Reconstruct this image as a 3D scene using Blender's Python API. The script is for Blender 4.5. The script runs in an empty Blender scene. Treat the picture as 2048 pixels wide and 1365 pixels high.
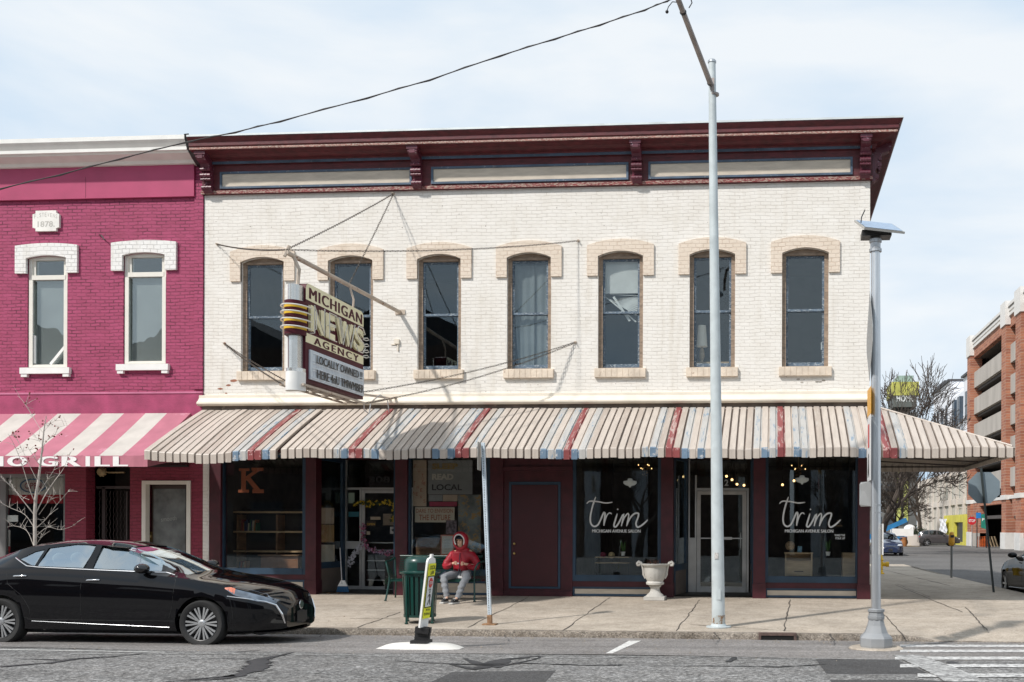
import bpy, bmesh, math, random
from mathutils import Vector, Matrix
from math import radians, sin, cos, pi, atan, sqrt, atan2, exp
random.seed(7)
C = bpy.context.scene.collection
scene = bpy.context.scene

# ------------------------------------------------------------------ camera
F0, PX0, PY0 = 2000.0, 1395.0, 1056.0
CAMP = Vector((0.0, -21.3, 1.72))
TH = atan(0.075); ROLL = 0.0034
Rv = Vector((cos(TH), sin(TH), 0)); Fv = Vector((-sin(TH), cos(TH), 0)); Uv = Vector((0, 0, 1))
Rc = Rv*cos(ROLL) + Uv*sin(ROLL); Uc = Uv*cos(ROLL) - Rv*sin(ROLL)
cam_d = bpy.data.cameras.new("camera"); cam = bpy.data.objects.new("camera", cam_d); C.objects.link(cam)
cam.matrix_world = Matrix(((Rc.x, Uc.x, -Fv.x, CAMP.x), (Rc.y, Uc.y, -Fv.y, CAMP.y), (Rc.z, Uc.z, -Fv.z, CAMP.z), (0, 0, 0, 1)))
cam_d.sensor_width = 36; cam_d.lens = 36*F0/2048
cam_d.shift_x = (1024-PX0)/2048; cam_d.shift_y = (PY0-682.5)/2048
cam_d.clip_start = 0.1; cam_d.clip_end = 2000
scene.camera = cam

# ------------------------------------------------------------------ light
SUNV = Vector((0.62, 0.75, -1.0)).normalized()          # direction the light travels
sun_d = bpy.data.lights.new("sun", 'SUN'); sun_d.energy = 3.9; sun_d.angle = radians(2.0); sun_d.color = (1.0, 0.955, 0.905)
sun = bpy.data.objects.new("sun", sun_d); C.objects.link(sun)
sun.rotation_euler = SUNV.to_track_quat('-Z', 'Y').to_euler(); sun.location = (-15, -20, 30)
w = bpy.data.worlds.new("World"); scene.world = w; w.use_nodes = True
nt = w.node_tree; nt.nodes.clear()
def wn(t): return nt.nodes.new(t)
out = wn('ShaderNodeOutputWorld'); bg = wn('ShaderNodeBackground'); sky = wn('ShaderNodeTexSky')
sky.sky_type = 'NISHITA'; sky.sun_disc = False
sky.sun_elevation = math.asin(-SUNV.z); sky.sun_rotation = atan2(-SUNV.x, -SUNV.y)
sky.air_density = 1.0; sky.dust_density = 2.0; sky.ozone_density = 1.0
tc = wn('ShaderNodeTexCoord'); mp = wn('ShaderNodeMapping'); mp.inputs['Scale'].default_value = (1.0, 1.0, 3.2)
no = wn('ShaderNodeTexNoise'); no.inputs['Scale'].default_value = 2.1; no.inputs['Detail'].default_value = 6; no.inputs['Roughness'].default_value = 0.5
no.inputs['Distortion'].default_value = 0.25
cr = wn('ShaderNodeValToRGB'); cr.color_ramp.elements[0].position = 0.33; cr.color_ramp.elements[1].position = 0.58
cr.color_ramp.elements[0].color = (6.0, 8.0, 10.1, 1); cr.color_ramp.elements[1].color = (10.0, 10.5, 10.9, 1)
mx = wn('ShaderNodeMixRGB'); mx.inputs[0].default_value = 0.9
nt.links.new(tc.outputs['Generated'], mp.inputs['Vector']); nt.links.new(mp.outputs[0], no.inputs['Vector'])
nt.links.new(no.outputs['Fac'], cr.inputs[0]); nt.links.new(cr.outputs[0], mx.inputs[2]); nt.links.new(sky.outputs[0], mx.inputs[1])
nt.links.new(mx.outputs[0], bg.inputs[0]); bg.inputs[1].default_value = 0.096; nt.links.new(bg.outputs[0], out.inputs[0])
scene.view_settings.view_transform = 'Standard'; scene.view_settings.look = 'None'
scene.view_settings.exposure = 0.0; scene.view_settings.gamma = 1.0
scene.cycles.max_bounces = 8; scene.cycles.transparent_max_bounces = 24

# ------------------------------------------------------------------ picture <-> place
def ray(px, py):
    u = (px-PX0)/F0; v = (PY0-py)/F0
    return Fv + Rc*u + Uc*v
def P(px, py, y):                       # point of the plane Y=y seen at that pixel
    d = ray(px, py); t = (y-CAMP.y)/d.y; return CAMP + d*t
def PXp(px, py, x):                     # point of the plane X=x
    d = ray(px, py); t = (x-CAMP.x)/d.x; return CAMP + d*t
KY = -5.9                               # kerb line of the avenue
def road_z(y): return 0.04*min(5.0, max(0.0, KY-y))
def walk_z(y): return 0.10 + 0.022*max(0.0, y-KY)
def G(px, py, zf=None, z0=0.0):         # point of the ground
    z = z0
    for _ in range(12):
        d = ray(px, py); t = (z-CAMP.z)/d.z; p = CAMP + d*t
        if zf: z = zf(p.y)
    return p

# ------------------------------------------------------------------ materials
MATS = {}
def nodes_of(m): return m.node_tree.nodes, m.node_tree.links
def M(name, col, rough=0.6, metal=0.0, var=0.12, vs=3.0, bump=0.0, bs=40.0, coat=0.0, wear=None, wearcol=(0.3, 0.28, 0.25), wscale=6.0, spec=0.5, streak=1.0, emit=0.0, msc=None):
    """Principled material with soft colour variation, optional bump and patches of wear."""
    if name in MATS: return MATS[name]
    m = bpy.data.materials.new(name); m.use_nodes = True; N, L = nodes_of(m)
    b = N['Principled BSDF']; b.inputs['Roughness'].default_value = rough; b.inputs['Metallic'].default_value = metal
    b.inputs['Specular IOR Level'].default_value = spec; b.inputs['Coat Weight'].default_value = coat
    t = N.new('ShaderNodeTexCoord'); mpn = N.new('ShaderNodeMapping'); mpn.inputs['Scale'].default_value = msc or (1, 1, streak)
    L.new(t.outputs['Object'], mpn.inputs[0])
    n = N.new('ShaderNodeTexNoise'); n.inputs['Scale'].default_value = vs; n.inputs['Detail'].default_value = 5
    L.new(mpn.outputs[0], n.inputs['Vector'])
    r = N.new('ShaderNodeValToRGB'); r.color_ramp.elements[0].position = 0.3; r.color_ramp.elements[1].position = 0.7
    lo = [max(0, c*(1-var)) for c in col]; hi = [min(1, c*(1+var)) for c in col]
    r.color_ramp.elements[0].color = (*lo, 1); r.color_ramp.elements[1].color = (*hi, 1)
    L.new(n.outputs['Fac'], r.inputs[0]); last = r.outputs[0]
    if wear is not None:
        n2 = N.new('ShaderNodeTexNoise'); n2.inputs['Scale'].default_value = wscale; n2.inputs['Detail'].default_value = 8; n2.inputs['Roughness'].default_value = 0.7
        L.new(mpn.outputs[0], n2.inputs['Vector'])
        r2 = N.new('ShaderNodeValToRGB'); r2.color_ramp.elements[0].position = wear; r2.color_ramp.elements[1].position = min(1, wear+0.05)
        L.new(n2.outputs['Fac'], r2.inputs[0])
        x = N.new('ShaderNodeMixRGB'); L.new(r2.outputs[0], x.inputs[0]); L.new(last, x.inputs[1]); x.inputs[2].default_value = (*wearcol, 1); last = x.outputs[0]
    L.new(last, b.inputs['Base Color'])
    if bump:
        n3 = N.new('ShaderNodeTexNoise'); n3.inputs['Scale'].default_value = bs; n3.inputs['Detail'].default_value = 4
        L.new(t.outputs['Object'], n3.inputs['Vector'])
        bp = N.new('ShaderNodeBump'); bp.inputs['Strength'].default_value = bump; bp.inputs['Distance'].default_value = 0.02
        L.new(n3.outputs['Fac'], bp.inputs['Height']); L.new(bp.outputs[0], b.inputs['Normal'])
    if emit:
        b.inputs['Emission Color'].default_value = (*col, 1); b.inputs['Emission Strength'].default_value = emit
    MATS[name] = m; return m

def brick(name, c1, c2, mortar, w=0.22, h=0.075, ms=0.010, axis='x', bump=0.8, rough=0.75, var=0.5, dirt=None, jit=0.022, fill=0.15):
    if name in MATS: return MATS[name]
    m = bpy.data.materials.new(name); m.use_nodes = True; N, L = nodes_of(m); b = N['Principled BSDF']
    b.inputs['Roughness'].default_value = rough
    t = N.new('ShaderNodeTexCoord'); s = N.new('ShaderNodeSeparateXYZ'); c = N.new('ShaderNodeCombineXYZ')
    L.new(t.outputs['Object'], s.inputs[0]); L.new(s.outputs[0 if axis == 'x' else 1], c.inputs[0]); L.new(s.outputs[2], c.inputs[1])
    nz = N.new('ShaderNodeTexNoise'); nz.inputs['Scale'].default_value = 1.6; nz.inputs['Detail'].default_value = 3; L.new(t.outputs['Object'], nz.inputs['Vector'])
    vm = N.new('ShaderNodeVectorMath'); vm.operation = 'SCALE'; vm.inputs['Scale'].default_value = jit*4; L.new(nz.outputs['Color'], vm.inputs[0])
    nz2 = N.new('ShaderNodeTexNoise'); nz2.inputs['Scale'].default_value = 14; L.new(t.outputs['Object'], nz2.inputs['Vector'])
    vm2 = N.new('ShaderNodeVectorMath'); vm2.operation = 'SCALE'; vm2.inputs['Scale'].default_value = jit*0.9; L.new(nz2.outputs['Color'], vm2.inputs[0])
    ad = N.new('ShaderNodeVectorMath'); L.new(c.outputs[0], ad.inputs[0]); L.new(vm.outputs[0], ad.inputs[1])
    ad2 = N.new('ShaderNodeVectorMath'); L.new(ad.outputs[0], ad2.inputs[0]); L.new(vm2.outputs[0], ad2.inputs[1])
    bt = N.new('ShaderNodeTexBrick'); bt.inputs['Scale'].default_value = 1.0
    bt.inputs['Brick Width'].default_value = w; bt.inputs['Row Height'].default_value = h; bt.inputs['Mortar Size'].default_value = ms
    bt.inputs['Mortar Smooth'].default_value = 0.35; bt.inputs['Bias'].default_value = 0.0
    bt.inputs['Color1'].default_value = (*c1, 1); bt.inputs['Color2'].default_value = (*c2, 1); bt.inputs['Mortar'].default_value = (*c1, 1)
    L.new(ad2.outputs[0], bt.inputs['Vector'])
    n = N.new('ShaderNodeTexNoise'); n.inputs['Scale'].default_value = 2.2; n.inputs['Detail'].default_value = 7; n.inputs['Roughness'].default_value = 0.65
    L.new(t.outputs['Object'], n.inputs['Vector'])
    r = N.new('ShaderNodeValToRGB'); r.color_ramp.elements[0].position = 0.32; r.color_ramp.elements[1].position = 0.66
    k = 1-var*0.25; r.color_ramp.elements[0].color = (k, k*0.985, k*0.96, 1); r.color_ramp.elements[1].color = (1, 1, 1, 1)
    L.new(n.outputs['Fac'], r.inputs[0])
    x = N.new('ShaderNodeMixRGB'); x.blend_type = 'MULTIPLY'; x.inputs[0].default_value = 1; L.new(r.outputs[0], x.inputs[2]); last = x.outputs[0]
    # on painted brick the joint colour includes shade; noise thins it where paint fills
    nj = N.new('ShaderNodeTexNoise'); nj.inputs['Scale'].default_value = 3.1; nj.inputs['Detail'].default_value = 6; nj.inputs['Roughness'].default_value = 0.7; L.new(t.outputs['Object'], nj.inputs['Vector'])
    rj = N.new('ShaderNodeMapRange'); rj.inputs['From Min'].default_value = 0.40; rj.inputs['From Max'].default_value = 0.62; rj.inputs['To Min'].default_value = fill; rj.inputs['To Max'].default_value = 1.0; L.new(nj.outputs['Fac'], rj.inputs['Value'])
    mj = N.new('ShaderNodeMath'); mj.operation = 'MULTIPLY'; L.new(bt.outputs['Fac'], mj.inputs[0]); L.new(rj.outputs[0], mj.inputs[1])
    xj = N.new('ShaderNodeMixRGB'); L.new(mj.outputs[0], xj.inputs[0]); 
    ms_ = N.new('ShaderNodeMapping'); ms_.inputs['Scale'].default_value = (2.6, 2.6, .28); L.new(t.outputs['Object'], ms_.inputs[0])
    ns = N.new('ShaderNodeTexNoise'); ns.inputs['Scale'].default_value = 1.0; ns.inputs['Detail'].default_value = 7; ns.inputs['Roughness'].default_value = .65; L.new(ms_.outputs[0], ns.inputs['Vector'])
    rs_ = N.new('ShaderNodeValToRGB'); rs_.color_ramp.elements[0].position = 0.55; rs_.color_ramp.elements[1].position = 0.78; rs_.color_ramp.elements[0].color = (1,1,1,1); rs_.color_ramp.elements[1].color = (.84,.81,.76,1); L.new(ns.outputs['Fac'], rs_.inputs[0])
    xs = N.new('ShaderNodeMixRGB'); xs.blend_type = 'MULTIPLY'; xs.inputs[0].default_value = 1; L.new(bt.outputs['Color'], xs.inputs[1]); L.new(rs_.outputs[0], xs.inputs[2]); L.new(xs.outputs[0], xj.inputs[1]); xj.inputs[2].default_value = (*mortar, 1); L.new(xj.outputs[0], x.inputs[1])
    if dirt:
        n4 = N.new('ShaderNodeTexNoise'); n4.inputs['Scale'].default_value = 1.1; n4.inputs['Detail'].default_value = 9; n4.inputs['Roughness'].default_value = 0.72
        L.new(t.outputs['Object'], n4.inputs['Vector'])
        r4 = N.new('ShaderNodeValToRGB'); r4.color_ramp.elements[0].position = dirt[0]; r4.color_ramp.elements[1].position = dirt[0]+dirt[1]
        L.new(n4.outputs['Fac'], r4.inputs[0])
        x4 = N.new('ShaderNodeMixRGB'); L.new(r4.outputs[0], x4.inputs[0]); L.new(last, x4.inputs[1]); x4.inputs[2].default_value = (*dirt[2], 1); last = x4.outputs[0]
    L.new(last, b.inputs['Base Color'])
    n3 = N.new('ShaderNodeTexNoise'); n3.inputs['Scale'].default_value = 55; n3.inputs['Detail'].default_value = 3; L.new(t.outputs['Object'], n3.inputs['Vector'])
    ma = N.new('ShaderNodeMath'); ma.operation = 'MULTIPLY_ADD'; ma.inputs[1].default_value = -1.0; L.new(bt.outputs['Fac'], ma.inputs[0])
    mb_ = N.new('ShaderNodeMath'); mb_.operation = 'MULTIPLY'; mb_.inputs[1].default_value = 0.5; L.new(n3.outputs['Fac'], mb_.inputs[0]); L.new(mb_.outputs[0], ma.inputs[2])
    bp = N.new('ShaderNodeBump'); bp.inputs['Strength'].default_value = bump; bp.inputs['Distance'].default_value = 0.012
    L.new(ma.outputs[0], bp.inputs['Height']); L.new(bp.outputs[0], b.inputs['Normal'])
    MATS[name] = m; return m

def glass(name, tint=(0.8, 0.85, 0.85), refl=1.0, rough=0.0, wave=0.0, base=0.04):
    """Thin pane: looks through, with a Fresnel mirror on top."""
    if name in MATS: return MATS[name]
    m = bpy.data.materials.new(name); m.use_nodes = True; N, L = nodes_of(m); N.remove(N['Principled BSDF'])
    o = N['Material Output']; tr = N.new('ShaderNodeBsdfTransparent'); tr.inputs[0].default_value = (*tint, 1)
    gl = N.new('ShaderNodeBsdfGlossy'); gl.inputs['Roughness'].default_value = rough; gl.inputs['Color'].default_value = (.82, .93, 1, 1)
    lw = N.new('ShaderNodeLayerWeight'); lw.inputs['Blend'].default_value = 0.5
    pw = N.new('ShaderNodeMath'); pw.operation = 'POWER'; pw.inputs[1].default_value = 5.0; L.new(lw.outputs['Facing'], pw.inputs[0])
    fr = N.new('ShaderNodeMath'); fr.operation = 'MULTIPLY_ADD'; fr.inputs[1].default_value = 0.96; fr.inputs[2].default_value = 0.04; L.new(pw.outputs[0], fr.inputs[0])
    mu = N.new('ShaderNodeMath'); mu.operation = 'MULTIPLY_ADD'; mu.inputs[1].default_value = refl; mu.inputs[2].default_value = base; mu.use_clamp = True
    L.new(fr.outputs[0], mu.inputs[0])
    ms = N.new('ShaderNodeMixShader'); L.new(mu.outputs[0], ms.inputs[0]); L.new(tr.outputs[0], ms.inputs[1]); L.new(gl.outputs[0], ms.inputs[2]); L.new(ms.outputs[0], o.inputs[0])
    if wave:
        t = N.new('ShaderNodeTexCoord'); n = N.new('ShaderNodeTexNoise'); n.inputs['Scale'].default_value = 2.5; n.inputs['Detail'].default_value = 1
        L.new(t.outputs['Object'], n.inputs['Vector']); bp = N.new('ShaderNodeBump'); bp.inputs['Strength'].default_value = wave; bp.inputs['Distance'].default_value = 0.02
        L.new(n.outputs['Fac'], bp.inputs['Height']); L.new(bp.outputs[0], gl.inputs['Normal'])
    MATS[name] = m; return m

# ------------------------------------------------------------------ mesh collector
class MB:
    def __init__(s): s.v = []; s.f = []; s.m = []
    def add(s, vs, fs, mi=0):
        o = len(s.v); s.v += [tuple(v) for v in vs]
        for f in fs: s.f.append([i+o for i in f]); s.m.append(mi)
        return s
    def box(s, x0, x1, y0, y1, z0, z1, mi=0):
        if x0 > x1: x0, x1 = x1, x0
        if y0 > y1: y0, y1 = y1, y0
        if z0 > z1: z0, z1 = z1, z0
        return s.add([(x0,y0,z0),(x1,y0,z0),(x1,y1,z0),(x0,y1,z0),(x0,y0,z1),(x1,y0,z1),(x1,y1,z1),(x0,y1,z1)],
              [(0,3,2,1),(4,5,6,7),(0,1,5,4),(1,2,6,5),(2,3,7,6),(3,0,4,7)], mi)
    def poly(s, pts, mi=0): return s.add(pts, [list(range(len(pts)))], mi)
    def prism(s, pts, vec, mi=0):       # polygon (3D points) pushed along vec
        n = len(pts); v = [Vector(p) for p in pts]; q = [p+Vector(vec) for p in v]
        return s.add(v+q, [list(range(n))[::-1], list(range(n, 2*n))]+[[i, (i+1) % n, n+(i+1) % n, n+i] for i in range(n)], mi)
    def bar(s, a, b, wx, wz=None, mi=0, up=Vector((0, 0, 1))):    # rectangular bar between two points
        a = Vector(a); b = Vector(b); wz = wz or wx; d = (b-a).normalized()
        if abs(d.dot(up)) > 0.98: up = Vector((1, 0, 0))
        r = d.cross(up).normalized(); u = r.cross(d).normalized(); pts = []
        for p in (a, b):
            for sx, sz in ((-1,-1),(1,-1),(1,1),(-1,1)): pts.append(p+r*(sx*wx/2)+u*(sz*wz/2))
        return s.add(pts, [(3,2,1,0),(4,5,6,7),(0,1,5,4),(1,2,6,5),(2,3,7,6),(3,0,4,7)], mi)
    def tube(s, path, r, n=8, mi=0, caps=True):
        path = [Vector(p) for p in path]; k = len(path); rs = r if isinstance(r, (list, tuple)) else [r]*k
        vs = []; prev = None
        for i, p in enumerate(path):
            d = (path[min(i+1, k-1)]-path[max(i-1, 0)])
            if d.length < 1e-9: d = Vector((0, 0, 1))
            d.normalize()
            if prev is None:
                a = Vector((0, 0, 1)) if abs(d.z) < 0.9 else Vector((1, 0, 0)); e = d.cross(a).normalized()
            else:
                e = prev-d*prev.dot(d); e = e.normalized() if e.length > 1e-6 else d.orthogonal().normalized()
            prev = e; g = d.cross(e)
            for j in range(n):
                t = 2*pi*j/n; vs.append(p+(e*cos(t)+g*sin(t))*rs[i])
        fs = [(i*n+j, i*n+(j+1) % n, (i+1)*n+(j+1) % n, (i+1)*n+j) for i in range(k-1) for j in range(n)]
        if caps: fs += [list(range(n))[::-1], list(range((k-1)*n, k*n))]
        return s.add(vs, fs, mi)
    def lathe(s, prof, c=(0, 0, 0), n=16, axis='z', mi=0, a0=0.0, caps=True):      # prof: [(r, h)]
        vs = []; c = Vector(c); k = len(prof)
        for r, h in prof:
            for j in range(n):
                t = 2*pi*j/n+a0
                q = {'z': (r*cos(t), r*sin(t), h), 'y': (r*cos(t), h, r*sin(t)), 'x': (h, r*cos(t), r*sin(t))}[axis]
                vs.append(c+Vector(q))
        fs = [(i*n+j, i*n+(j+1) % n, (i+1)*n+(j+1) % n, (i+1)*n+j) for i in range(k-1) for j in range(n)]
        if caps: fs += [list(range(n))[::-1], list(range((k-1)*n, k*n))]
        return s.add(vs, fs, mi)
    def sheet(s, grid, mi=0, thick=None):    # grid of points -> surface
        R_ = len(grid); Q = len(grid[0]); vs = [p for row in grid for p in row]
        return s.add(vs, [(i*Q+j, i*Q+j+1, (i+1)*Q+j+1, (i+1)*Q+j) for i in range(R_-1) for j in range(Q-1)], mi)
    def ball(s, c, rx, ry=None, rz=None, n=12, m=8, mi=0):
        ry = ry or rx; rz = rz or rx; c = Vector(c)
        vs = [c+Vector((rx*sin(pi*i/m)*cos(2*pi*j/n), ry*sin(pi*i/m)*sin(2*pi*j/n), rz*cos(pi*i/m))) for i in range(1, m) for j in range(n)]
        vs += [c+Vector((0, 0, rz)), c-Vector((0, 0, rz))]; T = len(vs)-2
        fs = [(i*n+j, (i+1)*n+j, (i+1)*n+(j+1) % n, i*n+(j+1) % n) for i in range(m-2) for j in range(n)]
        fs += [(T, j, (j+1) % n) for j in range(n)] + [(T+1, (m-2)*n+(j+1) % n, (m-2)*n+j) for j in range(n)]
        return s.add(vs, fs, mi)
    def map(s, fn): s.v = [tuple(fn(Vector(v))) for v in s.v]; return s
    def build(s, name, mats, parent=None, smooth=None, label=None, fixn=True):
        me = bpy.data.meshes.new(name); me.from_pydata(s.v, [], s.f)
        if not isinstance(mats, (list, tuple)): mats = [mats]
        for m_ in mats: me.materials.append(m_)
        me.polygons.foreach_set('material_index', s.m)
        if fixn:
            bm = bmesh.new(); bm.from_mesh(me); bmesh.ops.recalc_face_normals(bm, faces=bm.faces[:]); bm.to_mesh(me); bm.free()
        if smooth:
            me.polygons.foreach_set('use_smooth', [True]*len(me.polygons)); me.set_sharp_from_angle(angle=radians(smooth))
        me.update(); o = bpy.data.objects.new(name, me); C.objects.link(o)
        if parent is not None: attach(o, parent)
        if label: o['label'] = label
        return o
def attach(o, parent):
    o.parent = parent
    if parent.type == 'EMPTY': o.matrix_parent_inverse = Matrix.Translation(-parent.location)
def thing(name, label, cat, loc=(0, 0, 0), group=None):
    o = bpy.data.objects.new(name, None); C.objects.link(o); o.location = loc; o.empty_display_size = 0.2
    o['label'] = label; o['category'] = cat
    if group: o['group'] = group
    return o
def tag(o, label, cat, group=None):
    o['label'] = label; o['category'] = cat
    if group: o['group'] = group
    return o
def kind(o, k, label=None):
    o['kind'] = k
    if label: o['label'] = label
    return o
def dup(root, loc, label=None, group=None, rotz=None):
    def cp(o, par):
        c = o.copy(); C.objects.link(c)
        if par is not None: c.parent = par
        for ch in list(o.children): cp(ch, c)
        return c
    r = cp(root, None); r.location = loc
    if rotz is not None: r.rotation_euler = (0, 0, rotz)
    if label: r['label'] = label
    if group: r['group'] = group
    return r

# ------------------------------------------------------------------ lettering
def text_geo(txt, bold=0.0, space=1.0, depth=0.0, res=3):
    cu = bpy.data.curves.new("t", 'FONT'); cu.body = txt; cu.size = 1; cu.offset = bold; cu.space_character = space; cu.extrude = depth; cu.resolution_u = res
    ob = bpy.data.objects.new("t", cu); C.objects.link(ob)
    dg = bpy.context.evaluated_depsgraph_get(); dg.update()
    me = bpy.data.meshes.new_from_object(ob.evaluated_get(dg))
    v = [tuple(p.co) for p in me.vertices]; f = [list(p.vertices) for p in me.polygons]
    bpy.data.objects.remove(ob); bpy.data.curves.remove(cu); bpy.data.meshes.remove(me)
    return v, f
def text(mb, txt, o, u, v, mi=0, bold=0.0, space=1.0, depth=0.0, lift=None):
    """Text fitted in the parallelogram with corner o and sides u (along) and v (up)."""
    vs, fs = text_geo(txt, bold, space, 0.001 if depth else 0.0)
    x0 = min(p[0] for p in vs); x1 = max(p[0] for p in vs); y0 = min(p[1] for p in vs); y1 = max(p[1] for p in vs)
    o = Vector(o); u = Vector(u); v = Vector(v); n = u.cross(v).normalized()
    mb.add([o+u*((p[0]-x0)/(x1-x0))+v*((p[1]-y0)/(y1-y0))+n*(depth if p[2] > 0 else 0) for p in vs], fs, mi)
def htext(mb, txt, o, u, v, mi=0, w=.02, n=3, **kw):
    """Heavy lettering: the same text laid n times side by side."""
    o = Vector(o); u = Vector(u); nn = u.cross(Vector(v)).normalized()
    for k in range(n): text(mb, txt, o+u.normalized()*(w*(k/(n-1)-.5))+nn*(.0004*k), u, v, mi, **kw)
def stroke(mb, pts, w, th, n, mi=0, closed=False):
    """Flat brush line through 3D points lying in a plane with normal n."""
    pts = [Vector(p) for p in pts]; n = Vector(n).normalized(); out_ = []
    sm = []
    for i in range(len(pts)-1):                      # catmull-rom
        p0 = pts[max(i-1, 0)]; p1 = pts[i]; p2 = pts[i+1]; p3 = pts[min(i+2, len(pts)-1)]
        for k in range(4):
            t = k/4; sm.append(0.5*((2*p1)+(p2-p0)*t+(2*p0-5*p1+4*p2-p3)*t*t+(3*p1-p0-3*p2+p3)*t**3))
    sm.append(pts[-1]); k = len(sm); L_ = []; R_ = []
    for i, p in enumerate(sm):
        d = (sm[min(i+1, k-1)]-sm[max(i-1, 0)]).normalized(); s_ = d.cross(n).normalized()
        ww = w*(0.55+0.45*min(1, i/3, (k-1-i)/3))/2
        L_.append(p+s_*ww); R_.append(p-s_*ww)
    q = [[a, b] for a, b in zip(L_, R_)]
    mb.sheet([[p+n*th for p in row] for row in q], mi)
# ------------------------------------------------------------------ palette
WHITE_BRICK = brick('cream_painted_brick', (0.80,0.77,0.72), (0.775,0.745,0.695), (0.62,0.58,0.525), bump=0.6, var=0.36, ms=0.008, fill=0.05, dirt=(0.69,0.05,(0.62,0.54,0.44)))
HOOD_BRICK = brick('tan_painted_brick', (0.74,0.64,0.535), (0.71,0.61,0.505), (0.58,0.46,0.36), w=0.16, h=0.085, bump=0.6, var=0.3)
PINK_BRICK = brick('magenta_painted_brick', (0.41,0.062,0.150), (0.35,0.050,0.122), (0.15,0.018,0.052), bump=1.0, var=0.45, ms=0.012, dirt=(0.70,0.04,(0.27,0.04,0.10)), jit=0.02)
WHITE_HOOD = brick('white_painted_brick', (0.82,0.81,0.79), (0.79,0.78,0.76), (0.55,0.54,0.52), w=0.16, h=0.09, bump=0.7, var=0.2)
SIDE_BRICK = brick('side_wall_brick', (0.45,0.40,0.34), (0.40,0.35,0.30), (0.3,0.27,0.23), axis='y', var=0.5)
MAROON = M('maroon_paint', (0.056,0.007,0.013), 0.5, var=0.25, vs=5, bump=0.05, wear=0.70, wearcol=(0.11,0.05,0.05))
CORN_RED = M('weathered_red_paint', (0.095,0.013,0.017), 0.55, var=0.35, vs=6, bump=0.15, wear=0.70, wearcol=(0.26,0.17,0.14), wscale=9, streak=3)
PEEL = M('peeling_red_paint', (0.19,0.028,0.028), 0.6, var=0.35, vs=8, bump=0.3, wear=0.50, wearcol=(0.40,0.31,0.25), wscale=14, streak=4)
BLUE = M('navy_trim_paint', (0.020,0.048,0.085), 0.5, var=0.25, bump=0.05, wear=0.72, wearcol=(0.06,0.08,0.10))
BLUEGREY = M('faded_blue_trim', (0.065,0.10,0.15), 0.6, var=0.3, wear=0.60, wearcol=(0.25,0.27,0.28), wscale=18)
BEIGE = M('beige_panel_paint', (0.56,0.49,0.40), 0.65, var=0.12, bump=0.1, wear=0.68, wearcol=(0.28,0.23,0.18), wscale=8, streak=5)
CREAM = M('cream_trim_paint', (0.74,0.67,0.56), 0.6, var=0.08, bump=0.05, wear=0.74, wearcol=(0.4,0.34,0.27))
BROWNFR = M('brown_window_frame', (0.27,0.20,0.145), 0.7, var=0.3, vs=8, wear=0.62, wearcol=(0.42,0.37,0.32), wscale=16, streak=3)
SASHBLUE = M('worn_blue_sash', (0.085,0.125,0.17), 0.6, var=0.35, wear=0.54, wearcol=(0.36,0.40,0.42), wscale=22, streak=2)
WHITEP = M('white_paint', (0.80,0.79,0.76), 0.5, var=0.05, bump=0.03)
CREAMFR = M('cream_vinyl_frame', (0.74,0.71,0.64), 0.45, var=0.05)
ALU = M('aluminium_frame', (0.50,0.50,0.49), 0.4, metal=0.6, var=0.12, wear=0.68, wearcol=(0.3,0.28,0.26))
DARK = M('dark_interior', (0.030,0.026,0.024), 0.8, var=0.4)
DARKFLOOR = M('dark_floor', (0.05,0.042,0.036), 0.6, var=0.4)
MAGENTA = M('magenta_metal_fascia', (0.40,0.045,0.125), 0.5, var=0.12, vs=1.5, bump=0.08, bs=3)
MAGSTUC = M('magenta_stucco', (0.34,0.050,0.122), 0.75, var=0.22, bump=0.25, bs=30)
MAGPIL = brick('dark_magenta_brick', (0.26,0.032,0.065), (0.23,0.028,0.055), (0.15,0.018,0.038), bump=0.9, var=0.35)
WOODBR = M('varnished_wood', (0.22,0.12,0.06), 0.5, var=0.3, streak=5)
PALEWOOD = M('pale_wood', (0.48,0.33,0.19), 0.5, var=0.18, streak=6)
BLACK = M('black_plastic', (0.015,0.015,0.016), 0.45)
PANE_UP = glass('old_window_glass', (0.88,0.91,0.92), 1.0, 0.0, wave=0.02, base=0.02)
PANE_SHOP = glass('shop_glass', (0.93,0.95,0.95), 0.9, 0.0, wave=0.01, base=0.01)
GALV = M('galvanised_steel', (0.42,0.44,0.46), 0.42, metal=0.7, var=0.2, vs=14)

def XW(px, y=0.0, py=1000): return P(px, py, y).x
XL, XR = -12.59, 2.03
ZG = 0.215

def wall_open(mb, x0, x1, z0, z1, ops, y=0.0, th=0.22, mi=0, n=12):
    """Front wall with arched openings (xa, xb, za, zspring, rise) and their reveals."""
    x = x0
    for (xa, xb, za, zs, rise) in ops:
        mb.poly([(x,y,z0),(xa,y,z0),(xa,y,z1),(x,y,z1)], mi)
        mb.poly([(xa,y,z0),(xb,y,z0),(xb,y,za),(xa,y,za)], mi)
        arc = [(xa+(xb-xa)*k/n, zs+rise*(1-(2*k/n-1)**2)) for k in range(n+1)]
        for k in range(n):
            (a, b), (c, d) = arc[k], arc[k+1]
            mb.poly([(a,y,b),(c,y,d),(c,y,z1),(a,y,z1)], mi)
            mb.poly([(a,y,b),(a,y+th,b),(c,y+th,d),(c,y,d)], mi)
        mb.poly([(xa,y,za),(xa,y+th,za),(xa,y+th,zs),(xa,y,zs)], mi); mb.poly([(xb,y,za),(xb,y+th,za),(xb,y+th,zs),(xb,y,zs)], mi)
        mb.poly([(xa,y,za),(xb,y,za),(xb,y+th,za),(xa,y+th,za)], mi)
        x = xb
    mb.poly([(x,y,z0),(x1,y,z0),(x1,y,z1),(x,y,z1)], mi)
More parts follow.
